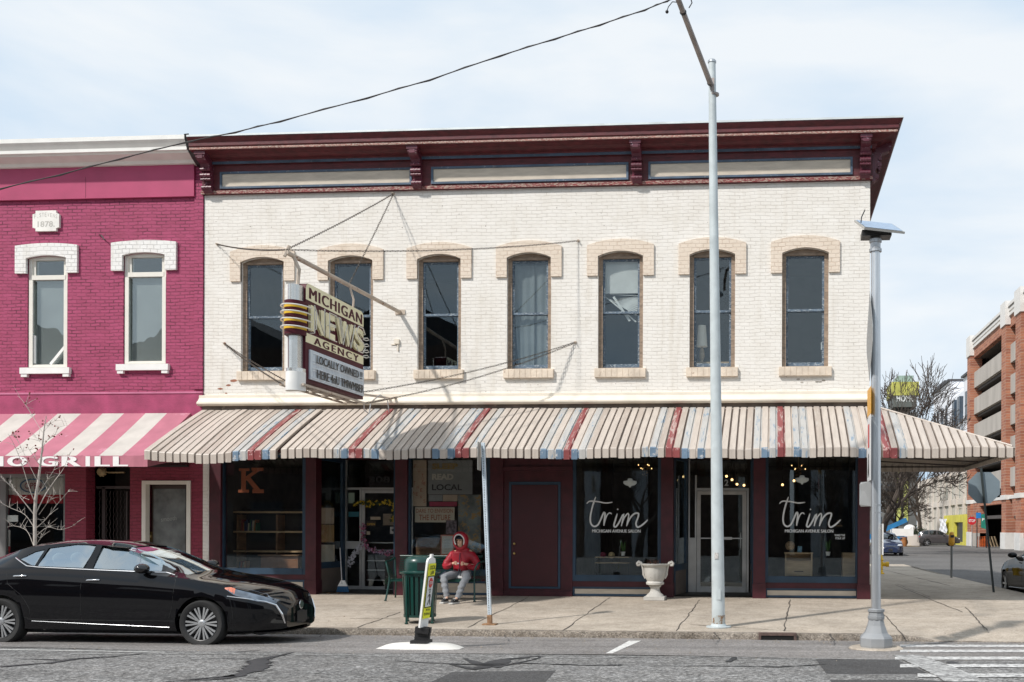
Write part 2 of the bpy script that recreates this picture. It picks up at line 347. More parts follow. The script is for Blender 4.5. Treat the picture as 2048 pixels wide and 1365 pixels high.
def hood_geo(mb, xa, xb, zs, rise, leg, th_, ztop, drop, y0=-0.045, y1=0.03, mi=0, n=12):
    """Arched hood of raised brick over a window: outer curve, inner arch and two legs."""
    w_ = xb-xa
    inn = [(xa+w_*k/n, zs+rise*(1-(2*k/n-1)**2)) for k in range(n+1)]
    outp = [(xa-leg+(w_+2*leg)*k/n, zs+th_+ (ztop-zs-th_)*(1-(2*k/n-1)**2)) for k in range(n+1)]
    def slab(quad):
        mb.prism([(p[0], y0, p[1]) for p in quad], (0, y1-y0, 0), mi)
    # one solid: build outline polygon strips
    fr = []; 
    pts_o = [(xa-leg, zs-drop)]+outp+[(xb+leg, zs-drop)]
    pts_i = [(xa, zs-drop)]+inn+[(xb, zs-drop)]
    for yy in (y0,):
        for k in range(len(pts_o)-1):
            a, b, c, d = pts_o[k], pts_o[k+1], pts_i[k+1], pts_i[k]
            mb.poly([(a[0],yy,a[1]),(b[0],yy,b[1]),(c[0],yy,c[1]),(d[0],yy,d[1])], mi)
    loop = pts_o+pts_i[::-1]
    for k in range(len(loop)):
        a, b = loop[k], loop[(k+1) % len(loop)]
        mb.poly([(a[0],y0,a[1]),(b[0],y0,b[1]),(b[0],y1,b[1]),(a[0],y1,a[1])], mi)

# ================================================================== WHITE BUILDING
bld = thing('brick_building', 'cream painted brick corner building with a dark red cornice and a long striped metal awning', 'building', ((XL+XR)/2, 0, 0.2))
WIN = [(482,569),(657,746),(835,922),(1014,1102),(1196,1286),(1379,1470),(1564,1657)]
WX = [(XW(a, 0, 620), XW(b, 0, 620)) for a, b in WIN]
ZA, ZS, RI = 5.14, 7.55, 0.11
mb = MB(); wall_open(mb, XL, XR, 4.60, 9.06, [(a, b, ZA, ZS, RI) for a, b in WX])
mb.build('wall', WHITE_BRICK, bld)
mb = MB(); mb.poly([(XR,0,0.1),(XR,14,0.1),(XR,14,10.0),(XR,0,10.0)]); mb.poly([(XL,0,0.1),(XL,14,0.1),(XL,14,10.0),(XL,0,10.0)])
mb.poly([(XL,14,0.1),(XR,14,0.1),(XR,14,10.0),(XL,14,10.0)]); mb.poly([(XL,0,9.9),(XR,0,9.9),(XR,14,9.9),(XL,14,9.9)])
mb.build('wall', SIDE_BRICK, bld, label='plain brick side and rear walls')
# upper room, seen dimly through the panes
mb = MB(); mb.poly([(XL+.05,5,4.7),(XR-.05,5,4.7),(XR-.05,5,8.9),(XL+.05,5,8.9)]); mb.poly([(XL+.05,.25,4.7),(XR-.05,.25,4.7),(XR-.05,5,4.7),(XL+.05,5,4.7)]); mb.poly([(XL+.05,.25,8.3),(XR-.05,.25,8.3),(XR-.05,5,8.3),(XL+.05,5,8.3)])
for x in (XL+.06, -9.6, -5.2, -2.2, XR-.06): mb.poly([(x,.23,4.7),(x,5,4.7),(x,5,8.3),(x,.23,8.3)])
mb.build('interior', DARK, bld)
for i, (xa, xb) in enumerate(WX):
    mb = MB(); n = 12                                             # brown frame with the arched head board
    y0, y1 = 0.085, 0.2; fw = 0.085
    mb.box(xa-.01, xa+fw, y0, y1, ZA-.01, ZS+.1); mb.box(xb-fw, xb+.01, y0, y1, ZA-.01, ZS+.1)
    zh = ZS-0.03
    arc = [(xa+(xb-xa)*k/n, ZS+RI*(1-(2*k/n-1)**2)+.01) for k in range(n+1)]
    mb.prism([(xa+fw, y0+.003, zh)]+[(max(xa+fw, min(xb-fw, a)), y0+.003, b) for a, b in arc]+[(xb-fw, y0+.003, zh)], (0, .1, 0))
    mb.box(xa+fw, xb-fw, y0-.02, y0+.003, zh-.0, zh+.045)
    mb.box(xa+fw, xb-fw, y0+.02, y1, ZA-.01, ZA+.03)
    fr = mb.build('window', BROWNFR, bld)
    a, b = xa+fw, xb-fw; zm = 6.36
    mb = MB(); s = 0.045; ys = 0.125
    for z0_, z1_, yo in ((zm-.02, zh, 0.0), (ZA+.03, zm+.02, .03)):
        mb.box(a, a+s, ys+yo, ys+yo+.035, z0_, z1_); mb.box(b-s, b, ys+yo, ys+yo+.035, z0_, z1_)
        mb.box(a+s, b-s, ys+yo+.002, ys+yo+.033, z1_-.05, z1_); mb.box(a+s, b-s, ys+yo+.002, ys+yo+.033, z0_, z0_+(.05 if yo == 0 else .085))
    mb.build('sash', SASHBLUE, fr)
    mb = MB(); mb.box(a+s, b-s, ys+.015, ys+.019, zm+.03, zh-.05); mb.box(a+s, b-s, ys+.045, ys+.049, ZA+.115, zm-.03)
    mb.build('pane', PANE_UP, fr)
    mb = MB(); mb.box(xa-.06, xb+.07, -.07, .10, ZA-.20, ZA-.005)
    for k in range(9):
        x = xa-.06+(xb-xa+.13)*k/9; mb.box(x+.006, x+(xb-xa+.13)/9-.006, -.078, -.069, ZA-.195, ZA-.015)
    mb.build('sill', M('chipped_cream_sill', (0.66,0.56,0.45), 0.75, var=0.2, bump=0.5, bs=12, wear=0.62, wearcol=(0.36,0.25,0.18), wscale=9), fr)
    mb = MB(); hood_geo(mb, xa, xb, ZS, RI, 0.235, 0.235, ZS+RI+.255, 0.42)
    mb.build('hood', HOOD_BRICK, fr)

# frieze + cornice
frz = MB(); frz.box(XL-.02, XR+.03, -.055, .02, 9.05, 9.70); frz.box(XL-.03, XR+.04, -.075, -.055, 9.052, 9.13)
frz.box(XR, XR+.035, -.02, 12, 9.05, 9.70)
cor = MB()
prof = [(0.05,9.68),(-.10,9.69),(-.13,9.78),(-.22,9.80),(-.30,9.84),(-.40,9.865),(-.47,9.87),(-.50,9.88),(-.50,9.93),(-.53,9.95),(-.53,10.02),(-.575,10.07),(-.60,10.10),(-.60,10.135),(0.05,10.15)]
path = [((XL-.05,0),(0,-1)), ((XR,0),(1,-1)), ((XR,13),(1,0))]
grid = []
for (px_, py_), (ox, oy) in path: grid.append([(px_+ox*(-d), py_-oy*d if oy else py_, z) for d, z in prof])
for k in range(2): cor.sheet([grid[k], grid[k+1]])
cor.poly(grid[0]); 
frz_o = frz.build('frieze', CORN_RED, bld); MB().box(XL-.035, XR+.045, -.085, -.076, 9.055, 9.125).build('peeling_strip', PEEL, frz_o); co = cor.build('cornice', CORN_RED, bld)
lip = MB(); g2 = []
for (px_, py_), (ox, oy) in path: g2.append([(px_+ox*(-d), py_-oy*d if oy else py_, z) for d, z in [(-.503,9.878),(-.508,9.90),(-.504,9.925)]])
for k in range(2): lip.sheet([g2[k], g2[k+1]])
lip.build('moulding', M('flaking_cream_red_lip', (0.30,0.12,0.10), 0.7, var=0.4, wear=0.5, wearcol=(0.55,0.46,0.38), wscale=20, streak=4), co)
cap = MB(); g3 = []
for (px_, py_), (ox, oy) in path: g3.append([(px_+ox*(-d), py_-oy*d if oy else py_, z) for d, z in [(-.605,10.12),(-.615,10.12),(-.615,10.16),(0,10.175)]])
for k in range(2): cap.sheet([g3[k], g3[k+1]])
cap.build('flashing', M('pale_metal_flashing', (0.62,0.66,0.66), 0.4, metal=0.3), co)
mb = MB(); mb.box(XL-.03, XR+.02, -.12, -.09, 9.695, 9.765); mb.build('moulding', BLUEGREY, co)
for pa, pb in ((441,824),(863,1257),(1297,1705)):
    a, b = XW(pa, -.06, 350), XW(pb, -.06, 350); z0_, z1_ = 9.165, 9.535; s = .045
    mb = MB(); mb.box(a, a+s, -.09, -.05, z0_, z1_); mb.box(b-s, b, -.09, -.05, z0_, z1_); mb.box(a+s, b-s, -.088, -.05, z0_, z0_+s); mb.box(a+s, b-s, -.088, -.05, z1_-s, z1_)
    fr = mb.build('panel_frame', BLUEGREY, frz_o)
    mb = MB(); mb.box(a+s, b-s, -.063, -.052, z0_+s, z1_-s); mb.build('panel', BEIGE, frz_o)
BRK = M('bracket_plum_paint', (0.105,0.02,0.035), 0.42, var=0.3, wear=0.60, wearcol=(0.28,0.20,0.24), wscale=16)
def bracket_geo(x0, x1):
    pr_ = [(-.05,9.07),(-.10,9.07),(-.15,9.12),(-.15,9.22),(-.11,9.27),(-.13,9.33),(-.19,9.37),(-.21,9.46),(-.17,9.53),(-.22,9.58),(-.26,9.66),(-.38,9.70),(-.44,9.75),(-.44,9.866),(-.05,9.866)]
    m_ = MB(); m_.prism([(x0, y, z) for y, z in pr_], (x1-x0, 0, 0))
    for (y, z, r) in ((-.15,9.17,.045),(-.20,9.42,.05),(-.20,9.335,.028),(-.21,9.55,.04)):
        m_.lathe([(r,-.012),(r,(x1-x0)+.012)], (x0, y, z), 12, 'x')
        for f in (0.33, 0.66): m_.lathe([(r+.008,0),(r+.008,.02)], (x0+(x1-x0)*f-.01, y, z), 12, 'x')
    m_.box(x0-.02, x1+.02, -.46, -.05, 9.80, 9.868); m_.box(x0+.04, x1-.04, -.45, -.43, 9.72, 9.80)
    return m_
for pa, pb in ((408,427),(826,848),(1265,1283),(1720,1738)):
    a = max(XL-.01, XW(pa,-.1,350)); b = a+.20; 
    bracket_geo(a, min(b, XR+.01)).build('bracket', BRK, bld)
mb = bracket_geo(0, .2).map(lambda v: Vector((XR-v.y, .08+v.x, v.z))); mb.build('bracket', BRK, bld)

# belt course, beam
mb = MB(); pr_ = [(0,4.37),(-.13,4.375),(-.17,4.41),(-.17,4.44),(-.10,4.50),(-.07,4.55),(-.07,4.61),(0,4.625)]
mb.sheet([[(XL-.07,y,z) for y, z in pr_],[(XR+.12,y,z) for y, z in pr_]]); mb.poly([(XL-.07,y,z) for y, z in pr_]); mb.poly([(XR+.12,y,z) for y, z in pr_])
for px in (612,1095,1258,1495,1728): x = XW(px,0,800); mb.box(x-.005, x+.005, -.1725, -.1, 4.405, 4.44)
mb.build('belt_course', CREAM, bld)
mb = MB(); mb.box(XL, XR, -.06, .25, 4.18, 4.37); mb.build('beam', M('weathered_brown_beam', (0.13,0.10,0.08), 0.8, var=0.4, wear=0.6, wearcol=(0.28,0.22,0.17)), bld)
mb = MB(); mb.box(XL, XR, 0.03, .25, 3.30, 4.18); mb.build('bulkhead', MAROON, bld)

# ------------------------------------------------ striped metal awning
AY0, AZ0, AY1, AZ1, AZ2 = -.07, 4.26, -2.10, 3.235, 3.065
def sag(x): return -0.095*exp(-((x+11.55)/0.9)**2) + 0.012*sin(x*1.9) + 0.008*sin(x*5.3+1)
ARE = XW(2025,-2.1,905)                      # hip corner
FA = XW(290,-2.1,920)
cols = [(460,'c'),(478,'b'),(484,'c'),(496,'b'),(517,'r'),(545,'b'),(660,'c'),(700,'b'),(724,'r'),(765,'b'),(864,'c'),(905,'b'),(934,'r'),(948,'b'),(1072,'c'),(1118,'b'),(1140,'r'),(1168,'b'),(1288,'c'),(1319,'b'),(1334,'c'),(1357,'r'),(1401,'b'),(1500,'c'),(1549,'b'),(1572,'r'),(1613,'b'),(1700,'c'),(1728,'b'),(1756,'c'),(1792,'r'),(1812,'b'),(2100,'c')]
def aw_mat(name, col, w2, th, wc=None):
    return M(name, col, 0.5, var=0.10, vs=2.5, bump=0.04, bs=8, wear=th, wearcol=w2, wscale=3.0, msc=(6, .9, .9))
AM = [aw_mat('awning_cream', (0.49,0.43,0.375), (0.42,0.365,0.315), 0.60), aw_mat('awning_faded_blue', (0.43,0.42,0.40), (0.20,0.275,0.35), 0.56),
      aw_mat('awning_faded_red', (0.24,0.06,0.06), (0.42,0.31,0.28), 0.52), aw_mat('awning_tan_grey', (0.41,0.35,0.30), (0.47,0.42,0.37), 0.55),
      M('awning_lip_blue', (0.14,0.21,0.29), 0.5, var=0.2, wear=0.56, wearcol=(0.5,0.5,0.5)), M('awning_lip_red', (0.24,0.055,0.055), 0.5, var=0.2, wear=0.56, wearcol=(0.55,0.35,0.33)),
      M('awning_groove_shade', (0.11,0.085,0.07), 0.7, var=0.3)]  # shade between the pans is put into the groove colour
aw = MB(); pitch = 0.1535; panw = 0.116; dep = 0.030; x = FA; k = 0; lastc = 'c'
nrm = Vector((0, AZ1-AZ0, -(AY1-AY0))).normalized()      # outward of the slope
if nrm.z < 0: nrm = -nrm
SEAM = [XW(553,-2.1,915)]
while x < ARE-0.02:
    dv = Vector((x, 19.2, 0)); pfx = PX0+F0*dv.dot(Rv)/dv.dot(Fv)      # which painted stretch this pan belongs to
    c = 'c'
    for lim, cc in cols:
        if pfx+6 < lim: c = cc; break
    slope_m = {'c':0,'b':1,'r':2,'g':3}[c]; lip_m = {'c':0,'b':4,'r':5,'g':3}[c]
    if c == 'b' and (k % 2): lip_m = 1 if (k % 4 == 1) else 0
    if c == 'b' and (k % 3 == 2): slope_m = 0
    if c == 'r' and lastc == 'r': slope_m = 3; c = 'c'
    lastc = 'r' if slope_m == 2 else c
    if c == 'c' and random.random() < .22: slope_m = 3
    if c == 'c' and random.random() < .06: lip_m = 3
    j = random.uniform(-.006, .006); wid = panw
    if abs(x-SEAM[0]) < pitch*0.5: x += pitch*0.5
    # top end: at the wall, or on the hip line
    def top(xx):
        if xx <= XR: return AY0, AZ0
        t = (xx-XR)/(ARE-XR); return AY0+(AY1-AY0)*t, AZ0+(AZ1-AZ0)*t
    def P2(xx, t, off):                     # t 0..1 along the slope
        ty, tz = top(xx); y = ty+(AY1-ty)*t; z = tz+(AZ1-tz)*t
        bow = 0.022*sin(pi*min(1, max(0, (y-AY1)/(AY0-AY1))))
        return Vector((xx, y, z+bow+sag(xx)*max(0, 1-(y-AY1)/1.6)))+nrm*off
    def strip(xa, xb, off_a, off_b, mi, lipm, ext):
        T = [0, .2, .4, .6, .8, 1.0]
        rows = [[P2(xa, t, off_a), P2(xb, t, off_b)] for t in T]
        aw.sheet(rows, mi)
        a, b = rows[-1]; 
        a2 = a+Vector((0, -.012, 0)); b2 = b+Vector((0, -.012, 0)); zb = AZ2+ext+sag(xa)
        aw.sheet([[a, b], [a2+Vector((0,0,-.02)), b2+Vector((0,0,-.02))], [Vector((xa, a2.y+.006, zb)), Vector((xb, b2.y+.006, zb))]], lipm)
    strip(x, x+wid, dep+j, dep+j, slope_m, lip_m, j*1.5)
    strip(x+wid, x+wid+.004, dep+j, 0, slope_m, lip_m, j*1.5)
    strip(x+wid+.004, x+pitch-.004, 0, 0, 6 if c in 'cg' else slope_m, 6 if c in 'cg' else lip_m, .012)
    strip(x+pitch-.004, x+pitch, 0, dep+j, slope_m, lip_m, .012)
    x += pitch; k += 1
awn = aw.build('awning', AM, bld)
# side slope and valances
mb = MB(); YE = 2.45
def wavy(ax, ay, bx, by, z0_, z1_, n):
    rows = []; d = Vector((bx-ax, by-ay, 0)); nn = Vector((-d.y, d.x, 0)).normalized()
    L_ = []
    for q in range(n):
        for f, o_ in ((0,.0),(.3,.0),(.35,.03),(.95,.03)):
            L_.append(Vector((ax, ay, 0))+d*((q+f)/n)+nn*o_)
    mb.sheet([[p+Vector((0,0,z1_)) for p in L_], [p+Vector((0,0,z0_)) for p in L_]])
wavy(ARE, AY1, ARE, YE, AZ2, AZ1, 30); wavy(ARE, YE, XR, YE, AZ2-.02, AZ1, 16)
mb.poly([(XR,AY0,AZ0),(ARE,AY1,AZ1),(ARE,YE,AZ1),(XR,YE,AZ0)])
mb.poly([(XR,YE-.01,AZ0),(ARE,YE-.01,AZ1),(XR,YE-.01,AZ1)])
mb.build('valance', AM[0], awn)
mb = MB(); mb.tube([(XR+.02,AY0,AZ0+.05),(ARE,AY1,AZ1+.045)], .022, 6); mb.bar((XL,-.1,AZ0-.02),(XR,-.1,AZ0-.02),.03,.05)
mb.build('ridge_cap', AM[0], awn)
mb = MB(); s_ = M('dark_awning_frame', (0.06,0.05,0.045), 0.6)
for q in range(10):
    x = -12.2+q*1.55; mb.bar((x,-.05,4.12),(x,-2.05,3.17),.03); mb.bar((x,-.02,3.35),(x,-2.0,3.17),.025)
mb.bar((FA+.05,-2.07,3.16),(ARE-.03,-2.07,3.16),.03); mb.bar((ARE-.05,-2.07,3.16),(ARE-.05,YE,3.16),.03); mb.bar((XR,YE-.03,3.16),(ARE-.05,YE-.03,3.16),.03)
for q in range(3): mb.bar((XR,-.6+q*1.4,3.3),(ARE-.06,-.6+q*1.4,3.17),.03)
mb.build('awning_frame', s_, awn)
# left open end: thin frame strip
mb = MB(); mb.prism([(FA+.03,-.1,4.24),(FA+.03,-2.1,3.20),(FA+.03,-2.1,3.11),(FA+.03,-.1,4.1)], (.012,0,0)); mb.build('end_trim', AM[0], awn)

# ------------------------------------------------ shopfronts
ZT = 3.30
def col(pa, pb, y0=-.05, y1=.22, mat=MAROON, base=True, name='column'):
    a, b = XW(pa, y0), XW(pb, y0); m_ = MB().box(a, b, y0, y1, ZG-.03, ZT)
    if base: m_.box(a-.015, b+.015, y0-.02, y1, ZG-.02, ZG+.32)
    return m_.build(name, mat, bld)
colw = MB().box(XL, XW(419,0), -.02, .25, ZG-.02, ZT+.9); colw.build('pilaster', WHITE_BRICK, bld)
col(419, 441); col(611, 632, -.05, .22); col(790, 814); 
def shopwin(pa, pb, zb, zt=3.3, pane_mat=PANE_SHOP, fw=.07, y=0.03):
    """Blue-framed display window between two picture columns, above a framed beige kick panel."""
    a, b = XW(pa, y), XW(pb, y)
    m_ = MB(); m_.box(a, a+fw, y, y+.10, zb-.14, zt); m_.box(b-fw, b, y, y+.10, zb-.14, zt)
    m_.box(a+fw, b-fw, y-.01, y+.12, zb-.14, zb-.005); m_.box(a+fw, b-fw, y, y+.1, zt-.05, zt)
    fr = m_.build('display_window', BLUE, bld)
    m_ = MB().box(a+fw, b-fw, y+.05, y+.056, zb-.01, zt-.05); m_.build('pane', pane_mat, fr)
    m_ = MB().box(a-.02, b+.02, y+.015, y+.16, ZG-.01, zb-.14); kp = m_.build('kick_wall', MAROON, bld)
    m_ = MB(); k0, k1 = ZG+.03, zb-.26
    if k1-k0 > .1:
        for (u0, u1, w0, w1) in ((a+.01,b-.01,k0,k0+.045),(a+.01,b-.01,k1-.045,k1)): m_.box(u0,u1,y-.005,y+.015,w0,w1)
        m_.box(a+.01,a+.055,y-.005,y+.015,k0+.045,k1-.045); m_.box(b-.055,b-.01,y-.005,y+.015,k0+.045,k1-.045)
        m_.build('kick_frame', BLUE, kp)
        MB().box(a+.055,b-.055,y+.004,y+.015,k0+.045,k1-.045).build('kick_panel', BEIGE, kp)
    return fr
shopwin(441, 611, .80); shopwin(814, 980, .80); shopwin(1145, 1322, .70); shopwin(1530, 1718, .70)
col(980, 1006, -.03); col(1322, 1346); col(1507, 1531); col(1716, 1740, -.06, .25)
# maroon panelled door bay
a, b = XW(1006,0), XW(1145,0)
m_ = MB(); m_.box(a, b, .02, .12, ZG-.02, ZT); dsur = m_.build('door_surround', MAROON, bld)
a, b = XW(1018,0), XW(1121,0)
m_ = MB(); m_.box(a, a+.05, -.005, .02, ZG+.18, 2.70); m_.box(b-.05, b, -.005, .02, ZG+.18, 2.70); m_.box(a+.05, b-.05, -.003, .02, 2.64, 2.70); m_.box(a+.05,b-.05,-.003,.02,ZG+.18,ZG+.22)
m_.build('door_trim', BLUE, dsur)
m_ = MB(); m_.box(a+.06, b-.06, -.012, .02, ZG+.23, 2.63); dr = m_.build('door', M('deep_maroon_door', (0.050,0.007,0.011), 0.4, var=0.12), bld)
m_ = MB(); x = a+.13
for z in (1.36, 1.15): m_.lathe([(.0,0),(.022,.0),(.028,-.03),(.02,-.05),(0.0,-.055)], (x, -.012, z), 10, 'y')
m_.build('door_knob', M('brass', (0.55,0.38,0.14), 0.35, metal=0.9), dr)
m_ = MB(); a, b = XW(1006,0), XW(1145,0); m_.box(a, b, -.03, .02, 2.95, 3.03); m_.box(a, b, -.03, .02, ZG-.02, ZG+.12); m_.build('transom_bar', MAROON, dsur)
# recessed entrances
def entry(pl, pr, dl, dr_, yb, newsy):
    xa, xb = XW(pl, .2), XW(pr, .2); da, db = P(dl, 1100, yb).x, P(dr_, 1100, yb).x
    f = MB(); f.poly([(xa-.1,-.02,ZG+.012),(xb+.1,-.02,ZG+.012),(db+.05,yb+.4,ZG+.05),(da-.05,yb+.4,ZG+.05)]); f.build('entry_floor', M('worn_entry_floor', (0.16,0.145,0.135), 0.8, var=0.3), bld)
    f = MB(); f.poly([(xa,.0,3.28),(xb,.0,3.28),(db,yb+.1,3.28),(da,yb+.1,3.28)]); f.build('soffit', MAROON, bld)
    for (x0, x1, pxs) in ((xa, da, 0), (xb, db, 1)):          # splayed side windows
        d = Vector((x1-x0, yb-.2, 0)); f0 = Vector((x0, .2, 0))
        m_ = MB()
        for t0, t1, z0_, z1_ in ((0,.10,ZG,3.28),(.86,1.0,ZG,3.28),(.10,.86,.78,.92),(.10,.86,3.2,3.28)):
            p, q = f0+d*t0, f0+d*t1; m_.bar(Vector((p.x,p.y,(z0_+z1_)/2)), Vector((q.x,q.y,(z0_+z1_)/2)), .06, z1_-z0_)
        sw = m_.build('side_window', BLUE, bld)
        p, q = f0+d*.1, f0+d*.86
        m_ = MB(); m_.bar(Vector((p.x,p.y,2.06)), Vector((q.x,q.y,2.06)), .006, 2.28); m_.build('pane', PANE_SHOP, sw)
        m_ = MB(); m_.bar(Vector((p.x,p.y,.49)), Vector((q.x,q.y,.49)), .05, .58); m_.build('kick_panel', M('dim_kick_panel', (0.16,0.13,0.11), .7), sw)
    return da, db
da, db = entry(634, 790, 690, 800, 1.4, 1)
yb = 1.4
def z_at(py, px, y): return P(px, py, y).z
# news door: frame, sidelight, transom, door
zt_ = z_at(980, 740, yb); zdt = z_at(986, 740, yb)
m_ = MB(); xs = [P(p, 1100, yb).x for p in (690, 694, 720, 724, 728, 806)]
zb_ = z_at(1184, 740, yb)
m_.box(xs[0], xs[1], yb-.04, yb+.04, zb_, 3.28); m_.box(xs[1], xs[5]+.3, yb-.04, yb+.04, zt_, zt_+.05); m_.box(xs[2], xs[3], yb-.04, yb+.04, zb_, zt_)
m_.box(xs[1], xs[2], yb-.035, yb+.035, zb_, zb_+.14); zm1, zm2 = z_at(1098,700,yb), z_at(1083,700,yb); m_.box(xs[1], xs[2], yb-.035, yb+.035, zm1, zm2)
fr = m_.build('door_frame', ALU, bld)
m_ = MB(); m_.box(xs[1], xs[2], yb-.003, yb+.003, zb_+.14, zt_); m_.box(xs[1], xs[5]+.3, yb-.003, yb+.003, zt_+.05, 3.25); m_.build('pane', PANE_SHOP, fr)
x0, x1 = xs[3]+.01, xs[5]+.25
m_ = MB(); m_.box(x0, x0+.075, yb-.05, yb-.01, zb_+.01, zt_-.01); m_.box(x1-.075, x1, yb-.05, yb-.01, zb_+.01, zt_-.01); m_.box(x0+.075, x1-.075, yb-.048, yb-.012, zt_-.08, zt_-.01); m_.box(x0+.075, x1-.075, yb-.048, yb-.012, zb_+.01, zb_+.13)
nd = m_.build('door', ALU, bld)
MB().box(x0+.075, x1-.075, yb-.032, yb-.028, zb_+.13, zt_-.08).build('pane', PANE_SHOP, nd)
for py in (1086,1101,1122,1141,1161): MB().box(x0+.08, x1-.08, yb+.06, yb+.09, z_at(py,760,yb)-.013, z_at(py,760,yb)+.013).build('push_bar', ALU, nd)
# salon door
da, db = entry(1346, 1507, 1374, 1503, 1.4, 0)
xs = [P(p, 1100, yb).x for p in (1377, 1390, 1393, 1401, 1487, 1493, 1501)]
zt_ = z_at(982, 1440, yb)
m_ = MB(); m_.box(xs[0], xs[0]+.03, yb-.04, yb+.04, zb_, 3.28); m_.box(xs[0]+.03, xs[1], yb-.03, yb+.03, zb_+.02, z_at(1076,1384,yb)); m_.box(xs[1], xs[2], yb-.04, yb+.04, zb_, z_at(951,1390,yb))
m_.box(xs[2], xs[5], yb-.04, yb+.04, zt_, zt_+.06); m_.box(xs[5], xs[5]+.05, yb-.04, yb+.04, zb_, zt_+.06)
fr = m_.build('door_frame', ALU, bld)
m_ = MB(); m_.box(xs[0]+.03, xs[1], yb-.003, yb+.003, z_at(1076,1384,yb), 3.25); m_.box(xs[2], xs[5], yb-.003, yb+.003, zt_+.06, 3.25); m_.build('pane', PANE_SHOP, fr)
x0, x1 = xs[2]+.01, xs[5]-.01
m_ = MB(); m_.box(x0, x0+.085, yb-.05, yb-.01, zb_+.01, zt_-.01); m_.box(x1-.085, x1, yb-.05, yb-.01, zb_+.01, zt_-.01); m_.box(x0+.085, x1-.085, yb-.048, yb-.012, zt_-.09, zt_-.01); m_.box(x0+.085, x1-.085, yb-.048, yb-.012, zb_+.01, zb_+.19)
sd = m_.build('door', M('white_door_frame', (0.58,0.57,0.55), .5, var=.15), bld)
MB().box(x0+.085, x1-.085, yb-.032, yb-.028, zb_+.19, zt_-.09).build('pane', PANE_SHOP, sd)
m_ = MB(); z = z_at(1077,1440,yb); m_.box(x0+.07, x1-.07, yb-.09, yb-.07, z-.012, z+.012); m_.box(x0+.55, x0+.80, yb-.10, yb-.06, z-.03, z+.03); m_.tube([(x1-.12,yb-.06,z-.25),(x1-.12,yb-.1,z-.22),(x1-.12,yb-.1,z+.1),(x1-.12,yb-.06,z+.13)], .012, 6); m_.build('push_bar', ALU, sd)
m_ = MB(); text(m_, '2', P(1449, 972, yb-.05), (.09,0,0), (0,0,.14), bold=.02); m_.build('door_number', M('white_vinyl', (0.65,0.66,0.66), .5), sd)
m_ = MB(); text(m_, '308', P(738, 966, yb-.05), (P(780,966,yb).x-P(738,966,yb).x,0,0), (0,0,.15), bold=.03); m_.build('street_number', BLACK, fr)
# ground floor rooms
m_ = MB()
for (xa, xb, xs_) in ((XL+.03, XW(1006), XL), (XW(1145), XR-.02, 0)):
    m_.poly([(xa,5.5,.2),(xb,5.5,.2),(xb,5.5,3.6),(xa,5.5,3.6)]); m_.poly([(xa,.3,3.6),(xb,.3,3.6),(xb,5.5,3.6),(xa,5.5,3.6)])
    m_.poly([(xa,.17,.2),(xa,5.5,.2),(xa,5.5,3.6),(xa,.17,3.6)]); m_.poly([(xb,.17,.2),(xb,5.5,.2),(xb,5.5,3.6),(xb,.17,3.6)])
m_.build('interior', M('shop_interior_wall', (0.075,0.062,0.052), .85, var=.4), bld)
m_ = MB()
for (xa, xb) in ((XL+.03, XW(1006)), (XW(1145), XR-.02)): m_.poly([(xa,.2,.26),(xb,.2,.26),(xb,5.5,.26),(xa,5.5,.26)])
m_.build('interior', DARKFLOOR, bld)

# ------------------------------------------------ window lettering of the salon (on the panes)
VIN = M('pale_vinyl_lettering', (0.68,0.70,0.70), .5, var=.03)
def trim_sign(dx, parent):
    m_ = MB(); yy = .068
    def q(cx, cy): return P(1000+cx/2.695+dx, 880+cy/2.695, yy)
    N_ = Vector((0,-1,0)); W_ = .036
    stroke(m_, [q(516,308),q(500,355),q(488,410),q(489,448),q(506,467),q(528,458),q(545,425),q(560,392),q(566,404),q(562,440),q(560,464)], W_, .002, N_)
    stroke(m_, [q(467,345),q(485,331),q(530,334),q(570,341),q(606,337)], W_*.8, .003, N_)
    stroke(m_, [q(560,464),q(568,430),q(580,402),q(594,394),q(602,402)], W_*.7, .004, N_)
    stroke(m_, [q(632,398),q(622,432),q(614,462),q(624,469),(q(642,445)),q(662,402)], W_, .002, N_)
    stroke(m_, [q(636,372),q(633,378)], W_*1.1, .003, N_)
    stroke(m_, [q(668,398),q(662,430),q(654,466)], W_, .002, N_); stroke(m_, [q(654,466),q(668,424),q(688,398),q(694,408),q(688,438),q(682,466)], W_*.8, .003, N_)
    stroke(m_, [q(682,466),q(700,424),q(724,399),q(746,397),q(744,418),q(733,450),q(742,471),q(768,458),q(797,431)], W_, .002, N_)
    a = q(497,500); b = q(757,500); htext(m_, 'MICHIGAN AVENUE SALON', a, (b.x-a.x,0,0), (0,0,q(497,483).z-a.z), w=.006)
    m_.map(lambda v: Vector((v.x, v.y-.001, v.z)))
    return m_.build('window_lettering', VIN, parent)
dw = [o for o in bld.children if o.name.startswith('display_window')]
trim_sign(0, dw[2]); trim_sign(385.5, dw[3])
m_ = MB(); a = P(1669,1083,.066)
text(m_, 'FOLK UP', P(1671,1079,.066), (.20,0,0), (0,0,.045), bold=.02); text(m_, 'WAKE THE', P(1669,1073,.066), (.22,0,0), (0,0,.045), bold=.02); m_.build('window_lettering', VIN, dw[3])

